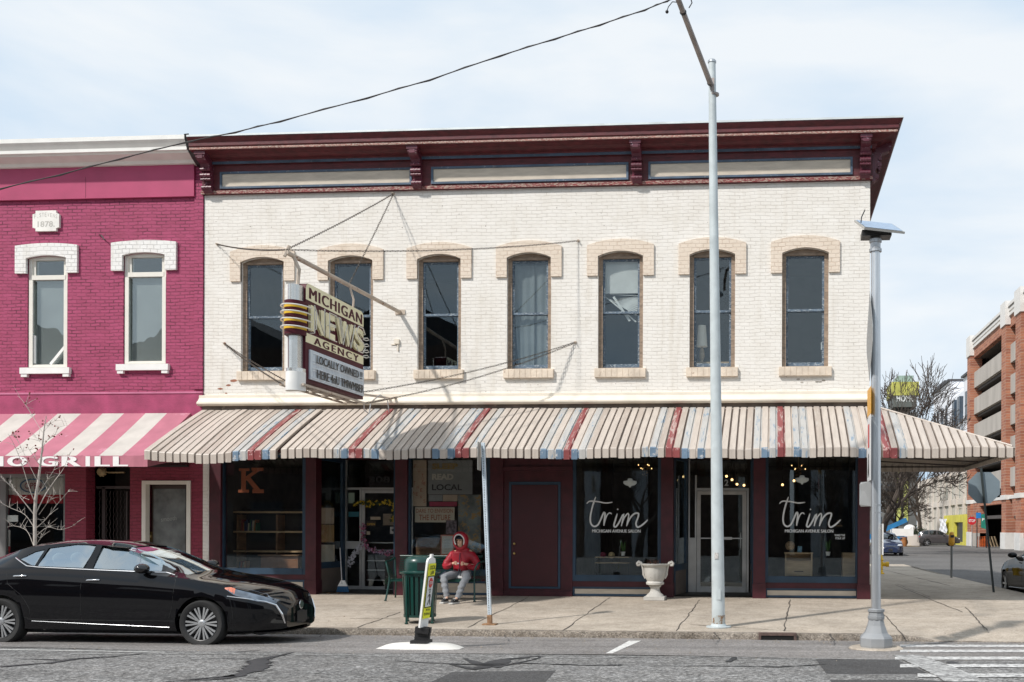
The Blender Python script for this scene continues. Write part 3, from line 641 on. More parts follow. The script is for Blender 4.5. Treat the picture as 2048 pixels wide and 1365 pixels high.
# chips and small scars of the painted wall
rnd = random.Random(41); m_ = MB(); m2 = MB()
def chip(mb, px, py, w_, h_, y=-.0025):
    c_ = P(px, py, 0); n = 8; mb.poly([(c_.x+w_/2*cos(2*pi*k/n)*rnd.uniform(.6,1.1), y, c_.z+h_/2*sin(2*pi*k/n)*rnd.uniform(.6,1.1)) for k in range(n)])
for px, py, w_, h_ in ((468,762,.20,.07),(457,771,.12,.05),(441,778,.14,.05),(430,806,.10,.05),(1052,747,.07,.04),(1573,752,.06,.05),(1228,741,.05,.04),(452,787,.06,.03)): chip(m_, px, py, w_, h_, -.003 if py > 720 else -.003)
for k in range(46):
    px, py = rnd.uniform(430,1730), rnd.choice([rnd.uniform(400,465), rnd.uniform(755,785)]); chip(m2, px, py, rnd.uniform(.012,.035), rnd.uniform(.012,.03))
for q in range(5): chip(m2, rnd.uniform(1590,1650), rnd.uniform(757,768), .10, .04)
m_.build('chipped_paint', M('bare_red_brick', (.30,.13,.08), .85, var=.3, bump=.5, bs=60), bld, fixn=False); m2.build('paint_scar', M('grey_scar', (.33,.30,.26), .9, var=.4), bld, fixn=False)
# ================================================================== GROUND
def ground_mat(name, base, spk, bump, cfg):
    m = bpy.data.materials.new(name); m.use_nodes = True; N, L = nodes_of(m); b = N['Principled BSDF']; b.inputs['Roughness'].default_value = 0.9; b.inputs['Specular IOR Level'].default_value = 0.25
    t = N.new('ShaderNodeTexCoord')
    def noise(s, d=4, r=.6, sc=None):
        n = N.new('ShaderNodeTexNoise'); n.inputs['Scale'].default_value = s; n.inputs['Detail'].default_value = d; n.inputs['Roughness'].default_value = r
        if sc:
            mp_ = N.new('ShaderNodeMapping'); mp_.inputs['Scale'].default_value = sc; L.new(t.outputs['Object'], mp_.inputs[0]); L.new(mp_.outputs[0], n.inputs['Vector'])
        else: L.new(t.outputs['Object'], n.inputs['Vector'])
        return n.outputs['Fac']
    def ramp(f, p0, p1, c0, c1):
        r = N.new('ShaderNodeValToRGB'); r.color_ramp.elements[0].position = p0; r.color_ramp.elements[1].position = p1
        r.color_ramp.elements[0].color = (*c0, 1); r.color_ramp.elements[1].color = (*c1, 1); L.new(f, r.inputs[0]); return r.outputs[0]
    def mul(a, c):
        x = N.new('ShaderNodeMixRGB'); x.blend_type = 'MULTIPLY'; x.inputs[0].default_value = 1; L.new(a, x.inputs[1]); L.new(c, x.inputs[2]); return x.outputs[0]
    vo = N.new('ShaderNodeTexVoronoi'); vo.inputs['Scale'].default_value = spk[0]; L.new(t.outputs['Object'], vo.inputs['Vector'])
    sep = N.new('ShaderNodeSeparateColor'); L.new(vo.outputs['Color'], sep.inputs[0])
    g = ramp(sep.outputs[0], 0.0, 1.0, [c*spk[1] for c in base], [c*spk[2] for c in base])
    vo2 = N.new('ShaderNodeTexVoronoi'); vo2.inputs['Scale'].default_value = spk[0]*.42; L.new(t.outputs['Object'], vo2.inputs['Vector']); sp2 = N.new('ShaderNodeSeparateColor'); L.new(vo2.outputs['Color'], sp2.inputs[0])
    g = mul(g, ramp(sp2.outputs[1], 0.0, 1.0, (1-(1-spk[1])*.55,)*3, (1+(spk[2]-1)*.45,)*3))
    g = mul(g, ramp(noise(cfg.get('big', .5), 6, .65), .3, .7, (cfg.get('lo', .78),)*3, (1.08,)*3))
    g = mul(g, ramp(noise(3.5, 8, .75), .35, .62, cfg.get('st0', (.86,.84,.82)), (1.0, 1.0, 1.0)))
    if cfg.get('streak'): g = mul(g, ramp(noise(1.2, 5, .6, (.12, 1.6, 1)), .35, .65, (.80,.80,.80), (1.07,1.07,1.07)))
    L.new(g, b.inputs['Base Color'])
    bp = N.new('ShaderNodeBump'); bp.inputs['Strength'].default_value = bump; bp.inputs['Distance'].default_value = 0.01
    L.new(vo.outputs['Distance'], bp.inputs['Height']); L.new(bp.outputs[0], b.inputs['Normal'])
    return m
ASPH = ground_mat('worn_asphalt', (0.212,0.208,0.203), (48, .40, 1.7), .7, {'streak': 1})
GUTTER = ground_mat('gutter_asphalt', (0.27,0.255,0.245), (80, .6, 1.4), .5, {'streak': 1})
TAR = M('crack_sealer_tar', (0.035,0.035,0.037), .6, var=.3)
PATCH = ground_mat('newer_asphalt_patch', (0.085,0.083,0.083), (120, .6, 1.5), .4, {})
CONC = ground_mat('old_sidewalk_concrete', (0.50,0.435,0.36), (80, .80, 1.17), .25, {'big': .7, 'lo': .76, 'st0': (.76,.74,.72)})
KERB = ground_mat('pitted_kerb_concrete', (0.33,0.29,0.245), (60, .55, 1.35), 1.0, {'lo': .6, 'st0': (.6,.56,.52)})
SIDEST = ground_mat('side_street_asphalt', (0.17,0.165,0.16), (40, .7, 1.3), .4, {'big': .12, 'lo': .62})
LAND = M('bare_ground', (0.17,0.15,0.115), .95, var=.35, vs=.3, bump=.4, bs=4)
LINE = M('worn_road_paint', (0.66,0.65,0.62), .7, var=.08, wear=.56, wearcol=(0.21,0.205,0.2), wscale=16)
LINEF = M('very_worn_road_paint', (0.46,0.455,0.44), .8, var=.12, wear=.47, wearcol=(0.20,0.195,0.19), wscale=12)

m_ = MB(); m_.poly([(-900,-400,-.12),(900,-400,-.12),(900,1400,-.12),(-900,1400,-.12)]); kind(m_.build('ground', LAND), 'structure')
XK = 5.85                                   # kerb line of the side street
m_ = MB(); xs_ = [-60+4*i for i in range(31)]; ys_ = [KY, -6.4, -7.2, -8.2, -9.2, -10.2, -10.9, -14, -22, -30]
m_.sheet([[(x, y, road_z(y)) for x in xs_] for y in ys_]); kind(m_.build('avenue', ASPH), 'structure')
m_ = MB(); gy = [-9.0, -8.0, -7.0, -6.4, KY]; n = 60
m_.sheet([[( -40+ k*1.0, y+ (.12*sin(k*.7) if y == -9.0 else 0), road_z(y)+.004) for k in range(n)] for y in gy]); kind(m_.build('gutter_strip', GUTTER), 'structure')
# side street and the far lot
m_ = MB(); m_.poly([(XK,KY-.02,.0),(60,KY-.02,0),(60,24,0),(XK,24,0)]); m_.poly([(-10,24,0),(90,24,0),(90,96,0),(-10,96,0)]); kind(m_.build('side_street', SIDEST), 'structure')
# sidewalk
m_ = MB(); kz = .10; RC = 1.6
corner = [(XK-RC+RC*sin(t*pi/16), KY+RC-RC*cos(t*pi/16)) for t in range(9)]
front = [(-40, KY)]+corner
xsw = [-40,-13,-6,0]+[c[0] for c in corner]
poly = [(x, KY, walk_z(KY)) for x in (-40,)]+[(x, y, walk_z(y)) for x, y in corner]
yy = [c[1] for c in corner]
# strips in y so that the slope is kept
levels = sorted(set(yy+[-4,-3,-2,-1,0,.3]))
def xr_at(y):
    for k in range(8):
        if yy[k] <= y <= yy[k+1]+1e-9: f = (y-yy[k])/max(1e-9, yy[k+1]-yy[k]); return corner[k][0]+(corner[k+1][0]-corner[k][0])*f
    return XK
def sdrop(x, y):
    a = min(1, max(0, (x-1.9)/.6)); a = a*a*(3-2*a); b = 1-min(1, max(0, (y-KY)/1.3)); return .085*a*b
levels = sorted(set(levels+[KY+.4*i for i in range(1, 5)]))
for k in range(len(levels)-1):
    y0, y1 = levels[k], levels[k+1]; cx_ = [-40, -20, 1.7]+[1.9+.15*i for i in range(6)]
    def row(y): R_ = xr_at(y); return [Vector((x, y, walk_z(y)-sdrop(x, y))) for x in cx_+[2.8+(R_-2.8)*i/4 for i in range(1, 5)]]
    m_.sheet([row(y0), row(y1)])
m_.poly([(XR-.1,.3,walk_z(.3)),(XK,.3,walk_z(.3)),(XK,14,.15),(XR-.1,14,.15)]); m_.poly([(XR-.1,14,.15),(XK,14,.15),(XK,24,.12),(XR-6,24,.12),(XR-6,14,.15)])
m_.build('sidewalk', CONC); kind(bpy.data.objects['sidewalk'], 'structure')
# kerb
m_ = MB(); kp = [(-40, KY)]+corner+[(XK, 24)]
def kb(pts, z_top):
    top = []; 
    for i, (x, y) in enumerate(pts):
        a = Vector(pts[max(i-1,0)]); b = Vector(pts[min(i+1,len(pts)-1)]); d = (b-a).normalized(); nn = Vector((d.y, -d.x))
        top.append((x, y, nn))
    return top
K_ = []
seg = [(-40+ .5*i, KY) for i in range(int((corner[0][0]+40)/.5)+1)]+corner+[(XK, KY+RC+j*2.5) for j in range(1, 11)]
rnd = random.Random(3)
for i, (x, y) in enumerate(seg):
    a = Vector(seg[max(i-1,0)]); b = Vector(seg[min(i+1,len(seg)-1)]); d = (b-a).normalized(); nn = Vector((d.y, -d.x))
    zt_ = walk_z(y) if y < 0 else .15
    if y < 0: zt_ -= sdrop(x, y)                                   # dropped kerb at the corner
    j = rnd.uniform(-.008, .008)
    zt_ += .003
    K_.append([(x-nn.x*.16, y-nn.y*.16, zt_), (x+nn.x*.0, y+nn.y*.0, zt_+j*.3), (x+nn.x*(.02+j), y+nn.y*(.02+j), zt_-.015), (x+nn.x*(.035+j), y+nn.y*(.035+j), min(.0, zt_)-.02)])
m_.sheet(K_); kind(m_.build('kerb', KERB, smooth=50), 'structure')
# expansion joints and cracks in the walk (dark grooves)
CRK = M('dark_joint', (0.07,0.06,0.05), .9)
m_ = MB(); rnd = random.Random(5)
def crack(p0, p1, w_=.010, zf=walk_z, amp=.02, n=14):
    a = G(*p0, zf); b = G(*p1, zf); d = (b-a); nn = Vector((-d.y, d.x, 0)).normalized(); pts = []
    for i in range(n+1):
        p = a+d*(i/n)+nn*(rnd.uniform(-amp, amp) if 0 < i < n else 0); ww = w_*rnd.uniform(.5, 1.4)
        pts.append([p+nn*ww, p-nn*ww])
    m_.sheet([[Vector((q.x, q.y, zf(q.y)+.0045)) for q in r] for r in pts])
for a, b in (((715,1256),(800,1225)),((935,1256),(1055,1196)),((1125,1262),(1220,1196)),((1352,1263),(1400,1200)),((1568,1263),(1581,1200)),((1766,1228),(1806,1272)),((1930,1215),(1975,1262)),((1793,1168),(1860,1195)),((700,1238),(800,1237)),((1380,1250),(1580,1263)),((1010,1270),(1012,1277)),
             ((640,1275),(652,1262)),((1430,1265),(1428,1282)),((1661,1268),(1664,1285))): crack(a, b)
crack((1758,1138),(1900,1172),.02); crack((1790,1170),(1925,1225),.012)
kind(m_.build('sidewalk_joint', CRK), 'structure')
# tar seams on the avenue, patches and paint: thin sheets above the asphalt
def road_sheet(px_pts, mat, name, lift=.004):
    m2 = MB(); pts = [G(x, y, road_z) for x, y in px_pts]; m2.poly([Vector((p.x, p.y, road_z(p.y)+lift)) for p in pts])
    me = bmesh.new(); o = m2.build(name, mat); me.from_mesh(o.data); bmesh.ops.triangulate(me, faces=me.faces[:]); me.to_mesh(o.data); me.free()
    return kind(o, 'structure')
def road_strip(name, mat, px_pts, ws, lift=.006, jit=0):
    m2 = MB(); pts = [G(x, y, road_z) for x, y in px_pts]; fine = []
    for i in range(len(pts)-1):
        k = 6
        for j in range(k): fine.append((pts[i].lerp(pts[i+1], j/k), ws[i]+(ws[i+1]-ws[i])*j/k))
    fine.append((pts[-1], ws[-1])); rows = []
    for i, (p, w_) in enumerate(fine):
        d = (fine[min(i+1,len(fine)-1)][0]-fine[max(i-1,0)][0]).normalized(); nn = Vector((-d.y, d.x, 0)); o_ = rnd.uniform(-jit, jit)
        w1 = w_/2*rnd.uniform(1-.0-(.4 if jit else 0), 1+(.4 if jit else 0))
        rows.append([p+nn*(w1+o_), p-nn*(w1-o_)])
    m2.sheet([[Vector((q.x, q.y, road_z(q.y)+lift)) for q in r] for r in rows]); return kind(m2.build(name, mat), 'structure')
road_sheet([(905,1345),(1112,1342),(1090,1366),(860,1366)], PATCH, 'asphalt_patch')
road_sheet([(1632,1320),(1790,1319),(1850,1345),(1905,1369),(1665,1369),(1650,1345)], PATCH, 'asphalt_patch')
for pts, ws in (([(360,1365),(440,1359),(475,1352),(510,1339),(520,1328),(515,1322),(530,1318),(560,1312),(585,1306)], [.03,.07,.16,.26,.22,.3,.14,.07,.03]),
                ([(330,1365),(420,1357),(470,1353)], [.03,.08,.12]), ([(0,1335),(100,1327),(160,1318),(250,1312)], [.06,.10,.07,.03]), ([(40,1319),(120,1321),(220,1315),(300,1307)], [.03,.06,.07,.02]),
                ([(365,1321),(430,1318),(500,1319)], [.02,.03,.05]), ([(790,1323),(880,1328),(960,1331),(1060,1328),(1180,1332),(1245,1331)], [.02,.05,.10,.07,.06,.09]),
                ([(900,1330),(950,1340),(985,1330),(1010,1320),(1080,1313)], [.03,.14,.22,.18,.06]), ([(930,1318),(960,1330),(1000,1336)], [.05,.14,.10]), ([(1000,1334),(1060,1322),(1085,1314)], [.05,.05,.03]),
                ([(1300,1334),(1420,1333),(1560,1335),(1650,1330)], [.02,.05,.06,.03]), ([(1455,1325),(1465,1320),(1470,1316)], [.05,.10,.05]), ([(1895,1335),(1912,1330),(1900,1324)], [.05,.2,.06]), ([(470,1305),(520,1302)], [.03,.05])):
    road_strip('crack_seal', TAR, pts, ws, .007, .012)
road_strip('painted_line', LINE, [(-300,1297),(0,1300),(180,1303),(330,1306)], [.07,.07,.06,.04], .005)
road_strip('painted_line', LINEF, [(140,1309),(400,1309),(575,1310),(800,1313)], [.05,.04,.06,.03], .005)
road_strip('painted_line', LINEF, [(1010,1316),(1200,1316),(1300,1314)], [.09,.08,.03], .005)
road_strip('painted_line', LINEF, [(1370,1315),(1600,1318),(1800,1320)], [.05,.05,.03], .005)
# slanted stall mark
road_sheet([(1212,1308),(1225,1308),(1282,1283),(1258,1283)], LINE, 'stall_mark', .008)
# crosswalk bars
cw = MB()
for (xa, xb, y0, y1) in ((1800,2100,1280,1284),(1800,2100,1291,1295.5),(1800,2100,1301,1306),(1790,2100,1315,1321),(1800,2100,1330,1336.5),(1835,2100,1349,1356)):
    q = [G(xa,y1,road_z),G(xb,y1,road_z),G(xb,y0,road_z),G(xa,y0,road_z)]; cw.poly([Vector((p.x,p.y,road_z(p.y)+.0085)) for p in q])
kind(cw.build('crosswalk', M('faded_crosswalk_paint', (0.60,0.59,0.57), .7, var=.08, wear=.50, wearcol=(0.23,0.225,0.22), wscale=14)), 'structure')
road_strip('painted_line', LINEF, [(1812,1312),(1870,1335),(1930,1366)], [.35,.4,.4], .012)
# ================================================================== MAGENTA BUILDING
mag = thing('brick_building', 'magenta painted brick building with a white cornice and a pink striped fabric awning', 'building', (-17, 0, 0.2))
MXL, MXR = -21.5, XL-.01
MW = [(55,135,512,737),(247,332,506,730)]
ops = []
for a, b, t, bo in MW:
    xa, xb = XW(a,0,620), XW(b,0,620); ops.append((xa, xb, P((a+b)/2,bo,0).z, P((a+b)/2,t,0).z-.06, .06))
ops = [(ops[0][0]-4.2, ops[0][1]-4.2, *ops[0][2:]), ] + ops
mb = MB(); wall_open(mb, MXL, MXR, 3.25, 9.75, ops); mb.build('wall', PINK_BRICK, mag)
mb = MB(); mb.poly([(MXL,0,.1),(MXL,14,.1),(MXL,14,10),(MXL,0,10)]); mb.poly([(MXL,0,9.9),(MXR,0,9.9),(MXR,14,9.9),(MXL,14,9.9)]); mb.poly([(MXL,14,.1),(MXR,14,.1),(MXR,14,10),(MXL,14,10)])
mb.build('roof', DARK, mag)
mb = MB(); mb.poly([(MXL+.05,3,4.7),(MXR-.05,3,4.7),(MXR-.05,3,8.9),(MXL+.05,3,8.9)]); mb.poly([(MXR-.05,.23,4.7),(MXR-.05,3,4.7),(MXR-.05,3,8.9),(MXR-.05,.23,8.9)]); mb.build('interior', DARK, mag)
BOARD = M('pale_grey_board', (0.36,0.36,0.35), .8, var=.15, vs=1.2)
for i, (xa, xb, za, zs, ri) in enumerate(ops):
    zt = zs+ri; f = .10; zm = za+(zt-za)*.81
    m_ = MB(); y0, y1 = .04, .17
    m_.box(xa-.01, xa+f*.75, y0, y1, za, zt); m_.box(xb-f*.75, xb+.01, y0, y1, za, zt); m_.box(xa+f*.75, xb-f*.75, y0+.002, y1, zt-.09, zt+.01)
    m_.box(xa+f*.75, xb-f*.75, y0-.01, y1, zm-.05, zm+.05); m_.box(xa+f*.75, xb-f*.75, y0+.002, y1, za, za+.09)
    m_.box(xa+.02, xa+f*.75+.03, y0-.02, y0, za+.03, zm-.06); m_.box(xb-f*.75-.03, xb-.02, y0-.02, y0, za+.03, zm-.06); m_.box(xa+f*.75+.03, xb-f*.75-.03, y0-.018, y0, za+.03, za+.075)
    m_.box(xa+f*.75, xa+f*1.4, y0+.03, y1-.01, zm+.05, zt-.09); m_.box(xb-f*1.4, xb-f*.75, y0+.03, y1-.01, zm+.05, zt-.09)
    fr = m_.build('window', CREAMFR, mag)
    m_ = MB(); m_.box(xa+f*.75, xb-f*.75, y0+.05, y0+.054, za+.09, zt-.09); m_.build('pane', glass('clear_window_glass', (0.85,0.88,0.88), 1.6, 0.0, wave=.1, base=.05), fr)
    m_ = MB(); m_.box(xa+f, xb-f, y1-.02, y1-.01, za+.06, zm-.02); m_.build('blind', BOARD, fr)
    if i == 1:
        m_ = MB(); m_.bar((xa+.50,y0+.035,za+.10),(xb-.10,y0+.035,za+.50),.035,.06); m_.bar((xa+.12,y0+.035,za+.12),(xa+.12,y0+.035,za+.75),.04); m_.build('loose_strip', WHITEP, fr)
    m_ = MB(); m_.box(xa-.12, xb+.10, -.085, .06, za-.13, za+.005); m_.box(xa-.10, xa+.04, -.07, 0.0, za-.20, za-.13); m_.box(xb-.06, xb+.08, -.07, 0.0, za-.20, za-.13); m_.build('sill', WHITEP, fr)
    m_ = MB(); hood_geo(m_, xa, xb, zs, ri, .26, .28, zt+.27, .34, y0=-.06); m_.build('hood', WHITE_HOOD, fr)
# pilaster strip on the right edge, magenta fascia, cornice
MB().box(-12.80, MXR, -.035, .0, 4.75, 9.4).build('pilaster', PINK_BRICK, mag)
MB().box(MXL, -12.79, -.075, 0, 9.02, 9.80).build('fascia', MAGENTA, mag)
fo = mag.children[-1]
m_ = MB(); m_.box(XW(171,-.08,370)-.004, XW(171,-.08,370)+.004, -.079, -.075, 9.03, 9.5); m_.build('seam', M('dark_magenta_seam', (.2,.02,.06)), fo)
pr_ = [(0.05,9.70),(-.13,9.73),(-.18,9.79),(-.33,9.84),(-.40,9.86),(-.43,9.90),(-.47,9.90),(-.47,9.97),(-.52,10.05),(-.56,10.10),(-.56,10.19),(.05,10.24)]
m_ = MB(); m_.sheet([[(MXL,y,z) for y, z in pr_],[(-12.72,y,z) for y, z in pr_]]); m_.poly([(-12.72,y,z) for y, z in pr_])
m_.build('cornice', M('white_painted_gutter', (.76,.75,.71), .45, var=.06, bump=.05, bs=6), mag)
m_ = MB(); m_.sheet([[(-12.72,y,z) for y, z in [(.05,9.66),(-.12,9.7),(-.3,9.8),(-.48,9.95),(-.57,10.2)]],[(-12.60,y-.02,z) for y, z in [(.05,9.66),(-.12,9.7),(-.3,9.8),(-.48,9.95),(-.57,10.2)]]]); m_.build('end_flashing', BLACK, mag)
# date stone
a = P(65,463,-.06); b = P(118,421,-.06); dx_, dz_ = b.x-a.x, b.z-a.z; c = .07
oct_ = [(a.x+c,a.z),(b.x-c,a.z),(b.x-c,a.z+.06),(b.x,a.z+.08),(b.x,b.z-.08),(b.x-c,b.z-.06),(b.x-c,b.z),(a.x+c,b.z),(a.x+c,b.z-.06),(a.x,b.z-.08),(a.x,a.z+.08),(a.x+c,a.z+.06)]
m_ = MB(); m_.prism([(x,-.06,z) for x, z in oct_], (0,.06,0)); ds = m_.build('date_stone', M('white_stone_tablet', (.80,.78,.73), .7, var=.08, bump=.3), mag)
m_ = MB(); s1 = 'F.STEVENS'
for k, ch in enumerate(s1):
    t = (k+.5)/len(s1); ang = (t-.5)*-.5; x = a.x+.03+(dx_-.06)*t; z = a.z+dz_*.60+.045*(1-(2*t-1)**2)
    if ch != '.': text(m_, ch, (x-.024,-.0615,z), (.045*cos(ang),0,.045*sin(ang)), (-.09*sin(ang)*.4,0,.09), bold=.01)
    else: m_.box(x-.008,x+.008,-.062,-.0605,z,z+.015)
text(m_, '1878.', (a.x+.12,-.0615,a.z+.09), (dx_-.22,0,0), (0,0,.13), bold=.02)
m_.build('carved_lettering', M('carved_shadow_stone', (.50,.48,.44), .8), ds)
# stucco band + string course
MB().box(MXL, MXR, -.045, .0, 4.0, 4.66).build('stucco_band', MAGSTUC, mag); MB().box(MXL, MXR, -.06, .0, 4.66, 4.70).build('string_course', M('pale_pink_mortar', (.52,.16,.27), .7), mag)
m_ = MB(); m_.tube([P(198,470,-.02),P(203,471,-.12),P(209,480,-.13)], .012, 5); m_.build('wall_hook', BLACK, mag)
# fabric awning
FY, FZ0, FZ1, FZ2 = -1.58, 4.235, 3.17, 2.94
FR_ = XW(384,0,826)
edges = [384,336.5,293.6,250.7,207.9,165,118,75,32,-12,-56,-100]
PINKF = M('pink_awning_fabric', (0.42,0.145,0.195), .85, var=.10, bump=.1, bs=120, wear=.62, wearcol=(.50,.22,.28), wscale=2); CREAMF = M('cream_awning_fabric', (0.50,0.47,0.43), .85, var=.10, bump=.1, bs=120, wear=.64, wearcol=(.54,.48,.43), wscale=3)
VALF = M('faded_mauve_valance', (0.47,0.17,0.22), .85, var=.12, bump=.1, bs=90)
m_ = MB()
for k in range(len(edges)-1):
    xa, xb = XW(edges[k+1],0,826), XW(edges[k],0,826)
    rows = []
    for t in range(7):
        t /= 6; y = -.03+(FY+.03)*t; z = FZ0+(FZ1-FZ0)*t-.025*sin(pi*t); rows.append([(xa,y,z),(xb,y,z)])
    m_.sheet(rows, 0 if k % 2 == 0 else 1)
xl = XW(edges[-1],0,826); n = 60
m_.sheet([[(xl+(FR_-xl)*q/n, FY-.003+.008*sin(q*1.3), z) for q in range(n+1)] for z in (FZ1, FZ2)], 2)
m_.poly([(FR_,-.03,FZ0),(FR_,FY,FZ1),(FR_,FY,FZ2),(FR_,-.03,FZ2+.3)], 2)
fa = m_.build('awning', [PINKF, CREAMF, VALF], mag)
m_ = MB()
def vt(ch, p0, p1, y0=933, y1=913):
    a = P(p0, y0, FY-.014); b = P(p1, y1, FY-.014); ww = min(.05, (b.x-a.x)*.4); htext(m_, ch, a+Vector((ww/2,0,0)), (b.x-a.x-ww,0,0), (0,0,b.z-a.z), w=ww, n=4, bold=.012)
vt('N', -34, 7); vt('O', 14, 55); m_.build('awning_lettering', M('white_fabric_paint', (.80,.78,.77), .8, var=.04), fa); m_ = MB()
for ch, p0, p1 in (('G',75,116),('R',123,162),('I',171,180),('L',189,220),('L',225.6,256.4)): vt(ch, p0, p1)
m_.build('awning_lettering', M('white_fabric_paint', (.80,.78,.77), .8, var=.04), fa)
m_ = MB(); m_.bar((xl,-.05,3.05),(FR_-.05,-.05,3.05),.04); m_.bar((FR_-.04,-.05,3.1),(FR_-.04,FY+.03,3.0),.03); m_.build('awning_frame', BLACK, fa)
# ground floor of it
def mbx(pa, pb, pt, pb_, y0, y1, name, mat, par=mag, ry=0.0):
    xa, xb = XW(pa, y0, 1000), XW(pb, y0, 1000); z1_ = P((pa+pb)/2, pt, y0).z; z0_ = P((pa+pb)/2, pb_, y0).z if pb_ else ZG-.02
    return MB().box(xa, xb, y0, y1, z0_, z1_).build(name, mat, par)
for pa, pb in ((130,172),(260,285),(382,406)): mbx(pa, pb, 880, None, 0, .5, 'pillar', MAGPIL)
MB().box(MXL, XW(130), -.0, .3, 2.88, 3.25).build('lintel', MAGPIL, mag)
mbx(285, 382, 880, 962, .003, .3, 'lintel', MAGPIL); MB().box(MXL, XW(130), .0, .4, ZG-.02, 1.0).build('kick_wall', MAGPIL, mag)
m_ = MB(); xa = MXL; xb = XW(130)
m_.box(XW(0)-.02, XW(10), .02, .1, 1.0, 2.88); m_.box(xb-.05, xb, .02, .1, 1.0, 2.88); m_.box(XW(10), xb-.05, .02, .1, 2.80, 2.88); m_.box(XW(10), xb-.05, .02, .1, 1.0, 1.06); fr = m_.build('shop_window', M('grey_steel_frame', (.2,.2,.2), .5, metal=.4), mag)
MB().box(MXL, xb-.05, .06, .066, 1.0, 2.88).build('pane', PANE_SHOP, fr)
MB().box(MXL, XW(0)-.02, .02, .3, 1.0, 2.88).build('pillar', MAGPIL, mag)
# inside: half curtains
m_ = MB(); n = 40; x0, x1 = XW(4), xb-.06
m_.sheet([[(x0+(x1-x0)*q/n, .2+.02*sin(q*1.9), z) for q in range(n+1)] for z in (2.82,2.42)], 0); m_.sheet([[(x0+(x1-x0)*q/n, .2+.02*sin(q*1.9), z) for q in range(n+1)] for z in (2.42,2.22)], 1)
for pa, pb in ((3,20),(126,131)):
    a, b = XW(pa,.15), XW(pb,.15); m_.sheet([[(a+(b-a)*q/6, .15+.02*sin(q*2.2), z) for q in range(7)] for z in (1.62,1.25)], 0); m_.sheet([[(a+(b-a)*q/6, .15+.02*sin(q*2.2), z) for q in range(7)] for z in (1.25,1.05)], 1)
m_.build('curtain', [M('white_cafe_curtain', (.62,.60,.57), .9), M('red_curtain_hem', (.36,.02,.03), .9)], fr)
m_ = MB(); m_.tube([(x0,.13,1.70),(x1,.13,1.70)], .008, 5); m_.build('curtain_rod', ALU, fr)
mbx(12, 36, 1031, 1044, .075, .08, 'notice', WHITEP, fr)
m_ = MB(); c_ = P(66, 972, .12); R1, R2 = .30, .15
m_.tube([(c_.x+R1*cos(t*pi/12), .12, c_.z+R2*sin(t*pi/12)) for t in range(25)], .016, 6, 0, False)
text(m_, 'OPEN', (c_.x-.20,.12,c_.z-.07), (.40,0,0), (0,0,.14), mi=1, bold=.01); m_.build('neon_sign', [M('unlit_blue_neon', (.03,.10,.20), .3), M('unlit_red_neon', (.25,.04,.05), .3)], fr)
# gated recess
m_ = MB(); a, b = XW(172), XW(260)
m_.box(a, b, 1.0, 1.05, .2, 3.3); m_.box(a-.01, a, 0.3, 1.0, .2, 3.3); m_.box(b, b+.01, .3, 1.0, .2, 3.3); m_.box(a, b, 0.05, 1.0, 3.24, 3.28); m_.build('recess', DARK, mag)
m_ = MB(); ya = .35
m_.box(XW(205,ya), XW(211,ya), ya-.02, ya+.02, ZG, 2.6); m_.box(a, b, ya-.02, ya+.02, 2.56, 2.62); m_.box(XW(253,ya), XW(256,ya), ya-.02, ya+.02, ZG, 2.5)
gt = m_.build('security_gate', M('dark_gate_frame', (.06,.05,.05), .5), mag)
m_ = MB(); n = 11
for q in range(n+1):
    x = a+.05+(b-a-.1)*q/n
    m_.tube([(x+(.014 if k_ % 2 else -.014), ya+.03, ZG+.05+k_*.09) for k_ in range(26)], .006, 4, 0, False)
m_.build('lattice', M('dark_grille_bars', (.075,.06,.06), .5), gt)
m_ = MB(); c_ = P(204,944,.2); m_.lathe([(.0,-.09),(.06,-.09),(.10,-.04),(.105,0),(.09,.02),(.0,.03)], c_, 16, 'y'); m_.box(c_.x-.02,c_.x+.5,.24,.28,c_.z-.03,c_.z+.0)
for q in range(10): t = q*.628; m_.ball(c_+Vector((.10*cos(t),0,.10*sin(t))), .022, n=6, m=4)
m_.build('bell', M('tarnished_brass', (.34,.26,.14), .5, metal=.3), mag)
# cream framed door
za, zb2 = ZG, P(333,962,0).z
m_ = MB(); a, b = XW(285), XW(382)
m_.box(a, a+.09, -.03, .12, ZG, zb2); m_.box(b-.09, b, -.03, .12, ZG, zb2); m_.box(a+.09, b-.09, -.028, .12, zb2-.08, zb2); df = m_.build('door_frame', CREAMFR, mag)
MB().box(a+.09, b-.09, .2, .24, ZG, zb2-.08).build('door', M('dark_brown_door', (.05,.03,.025), .5), mag)
dd = mag.children[-1]; m_ = MB().box(XW(307,.19), XW(371,.19), .19, .2, .6, P(340,978,.19).z); m_.build('pane', M('frosted_etched_glass', (.14,.15,.15), .25, var=.35, vs=4, spec=.6), dd)
m_ = MB(); text(m_, 'smooth', P(322,1044,.186), (.36,0,.04), (0,0,.10)); m_.build('etched_lettering', M('etched_letters', (.28,.29,.28), .5), dd)
m_ = MB(); c_ = P(301,1073,.18); m_.lathe([(0,.0),(.03,0),(.035,-.03),(0,-.05)], c_, 10, 'y'); m_.box(c_.x-.03,c_.x+.03,.19,.2,c_.z-.12,c_.z+.1); m_.build('door_knob', M('aged_brass', (.3,.22,.1), .4, metal=.8), dd)
m_ = MB(); m_.poly([(MXL,3,.2),(XW(172),3,.2),(XW(172),3,3.2),(MXL,3,3.2)]); m_.poly([(MXL,.3,.22),(XW(172),.3,.22),(XW(172),3,.22),(MXL,3,.22)]); m_.poly([(MXL,.3,3.2),(XW(172),.3,3.2),(XW(172),3,3.2),(MXL,3,3.2)]); m_.box(XW(171),XW(172),.3,3,.2,3.2); m_.build('interior', DARK, mag)

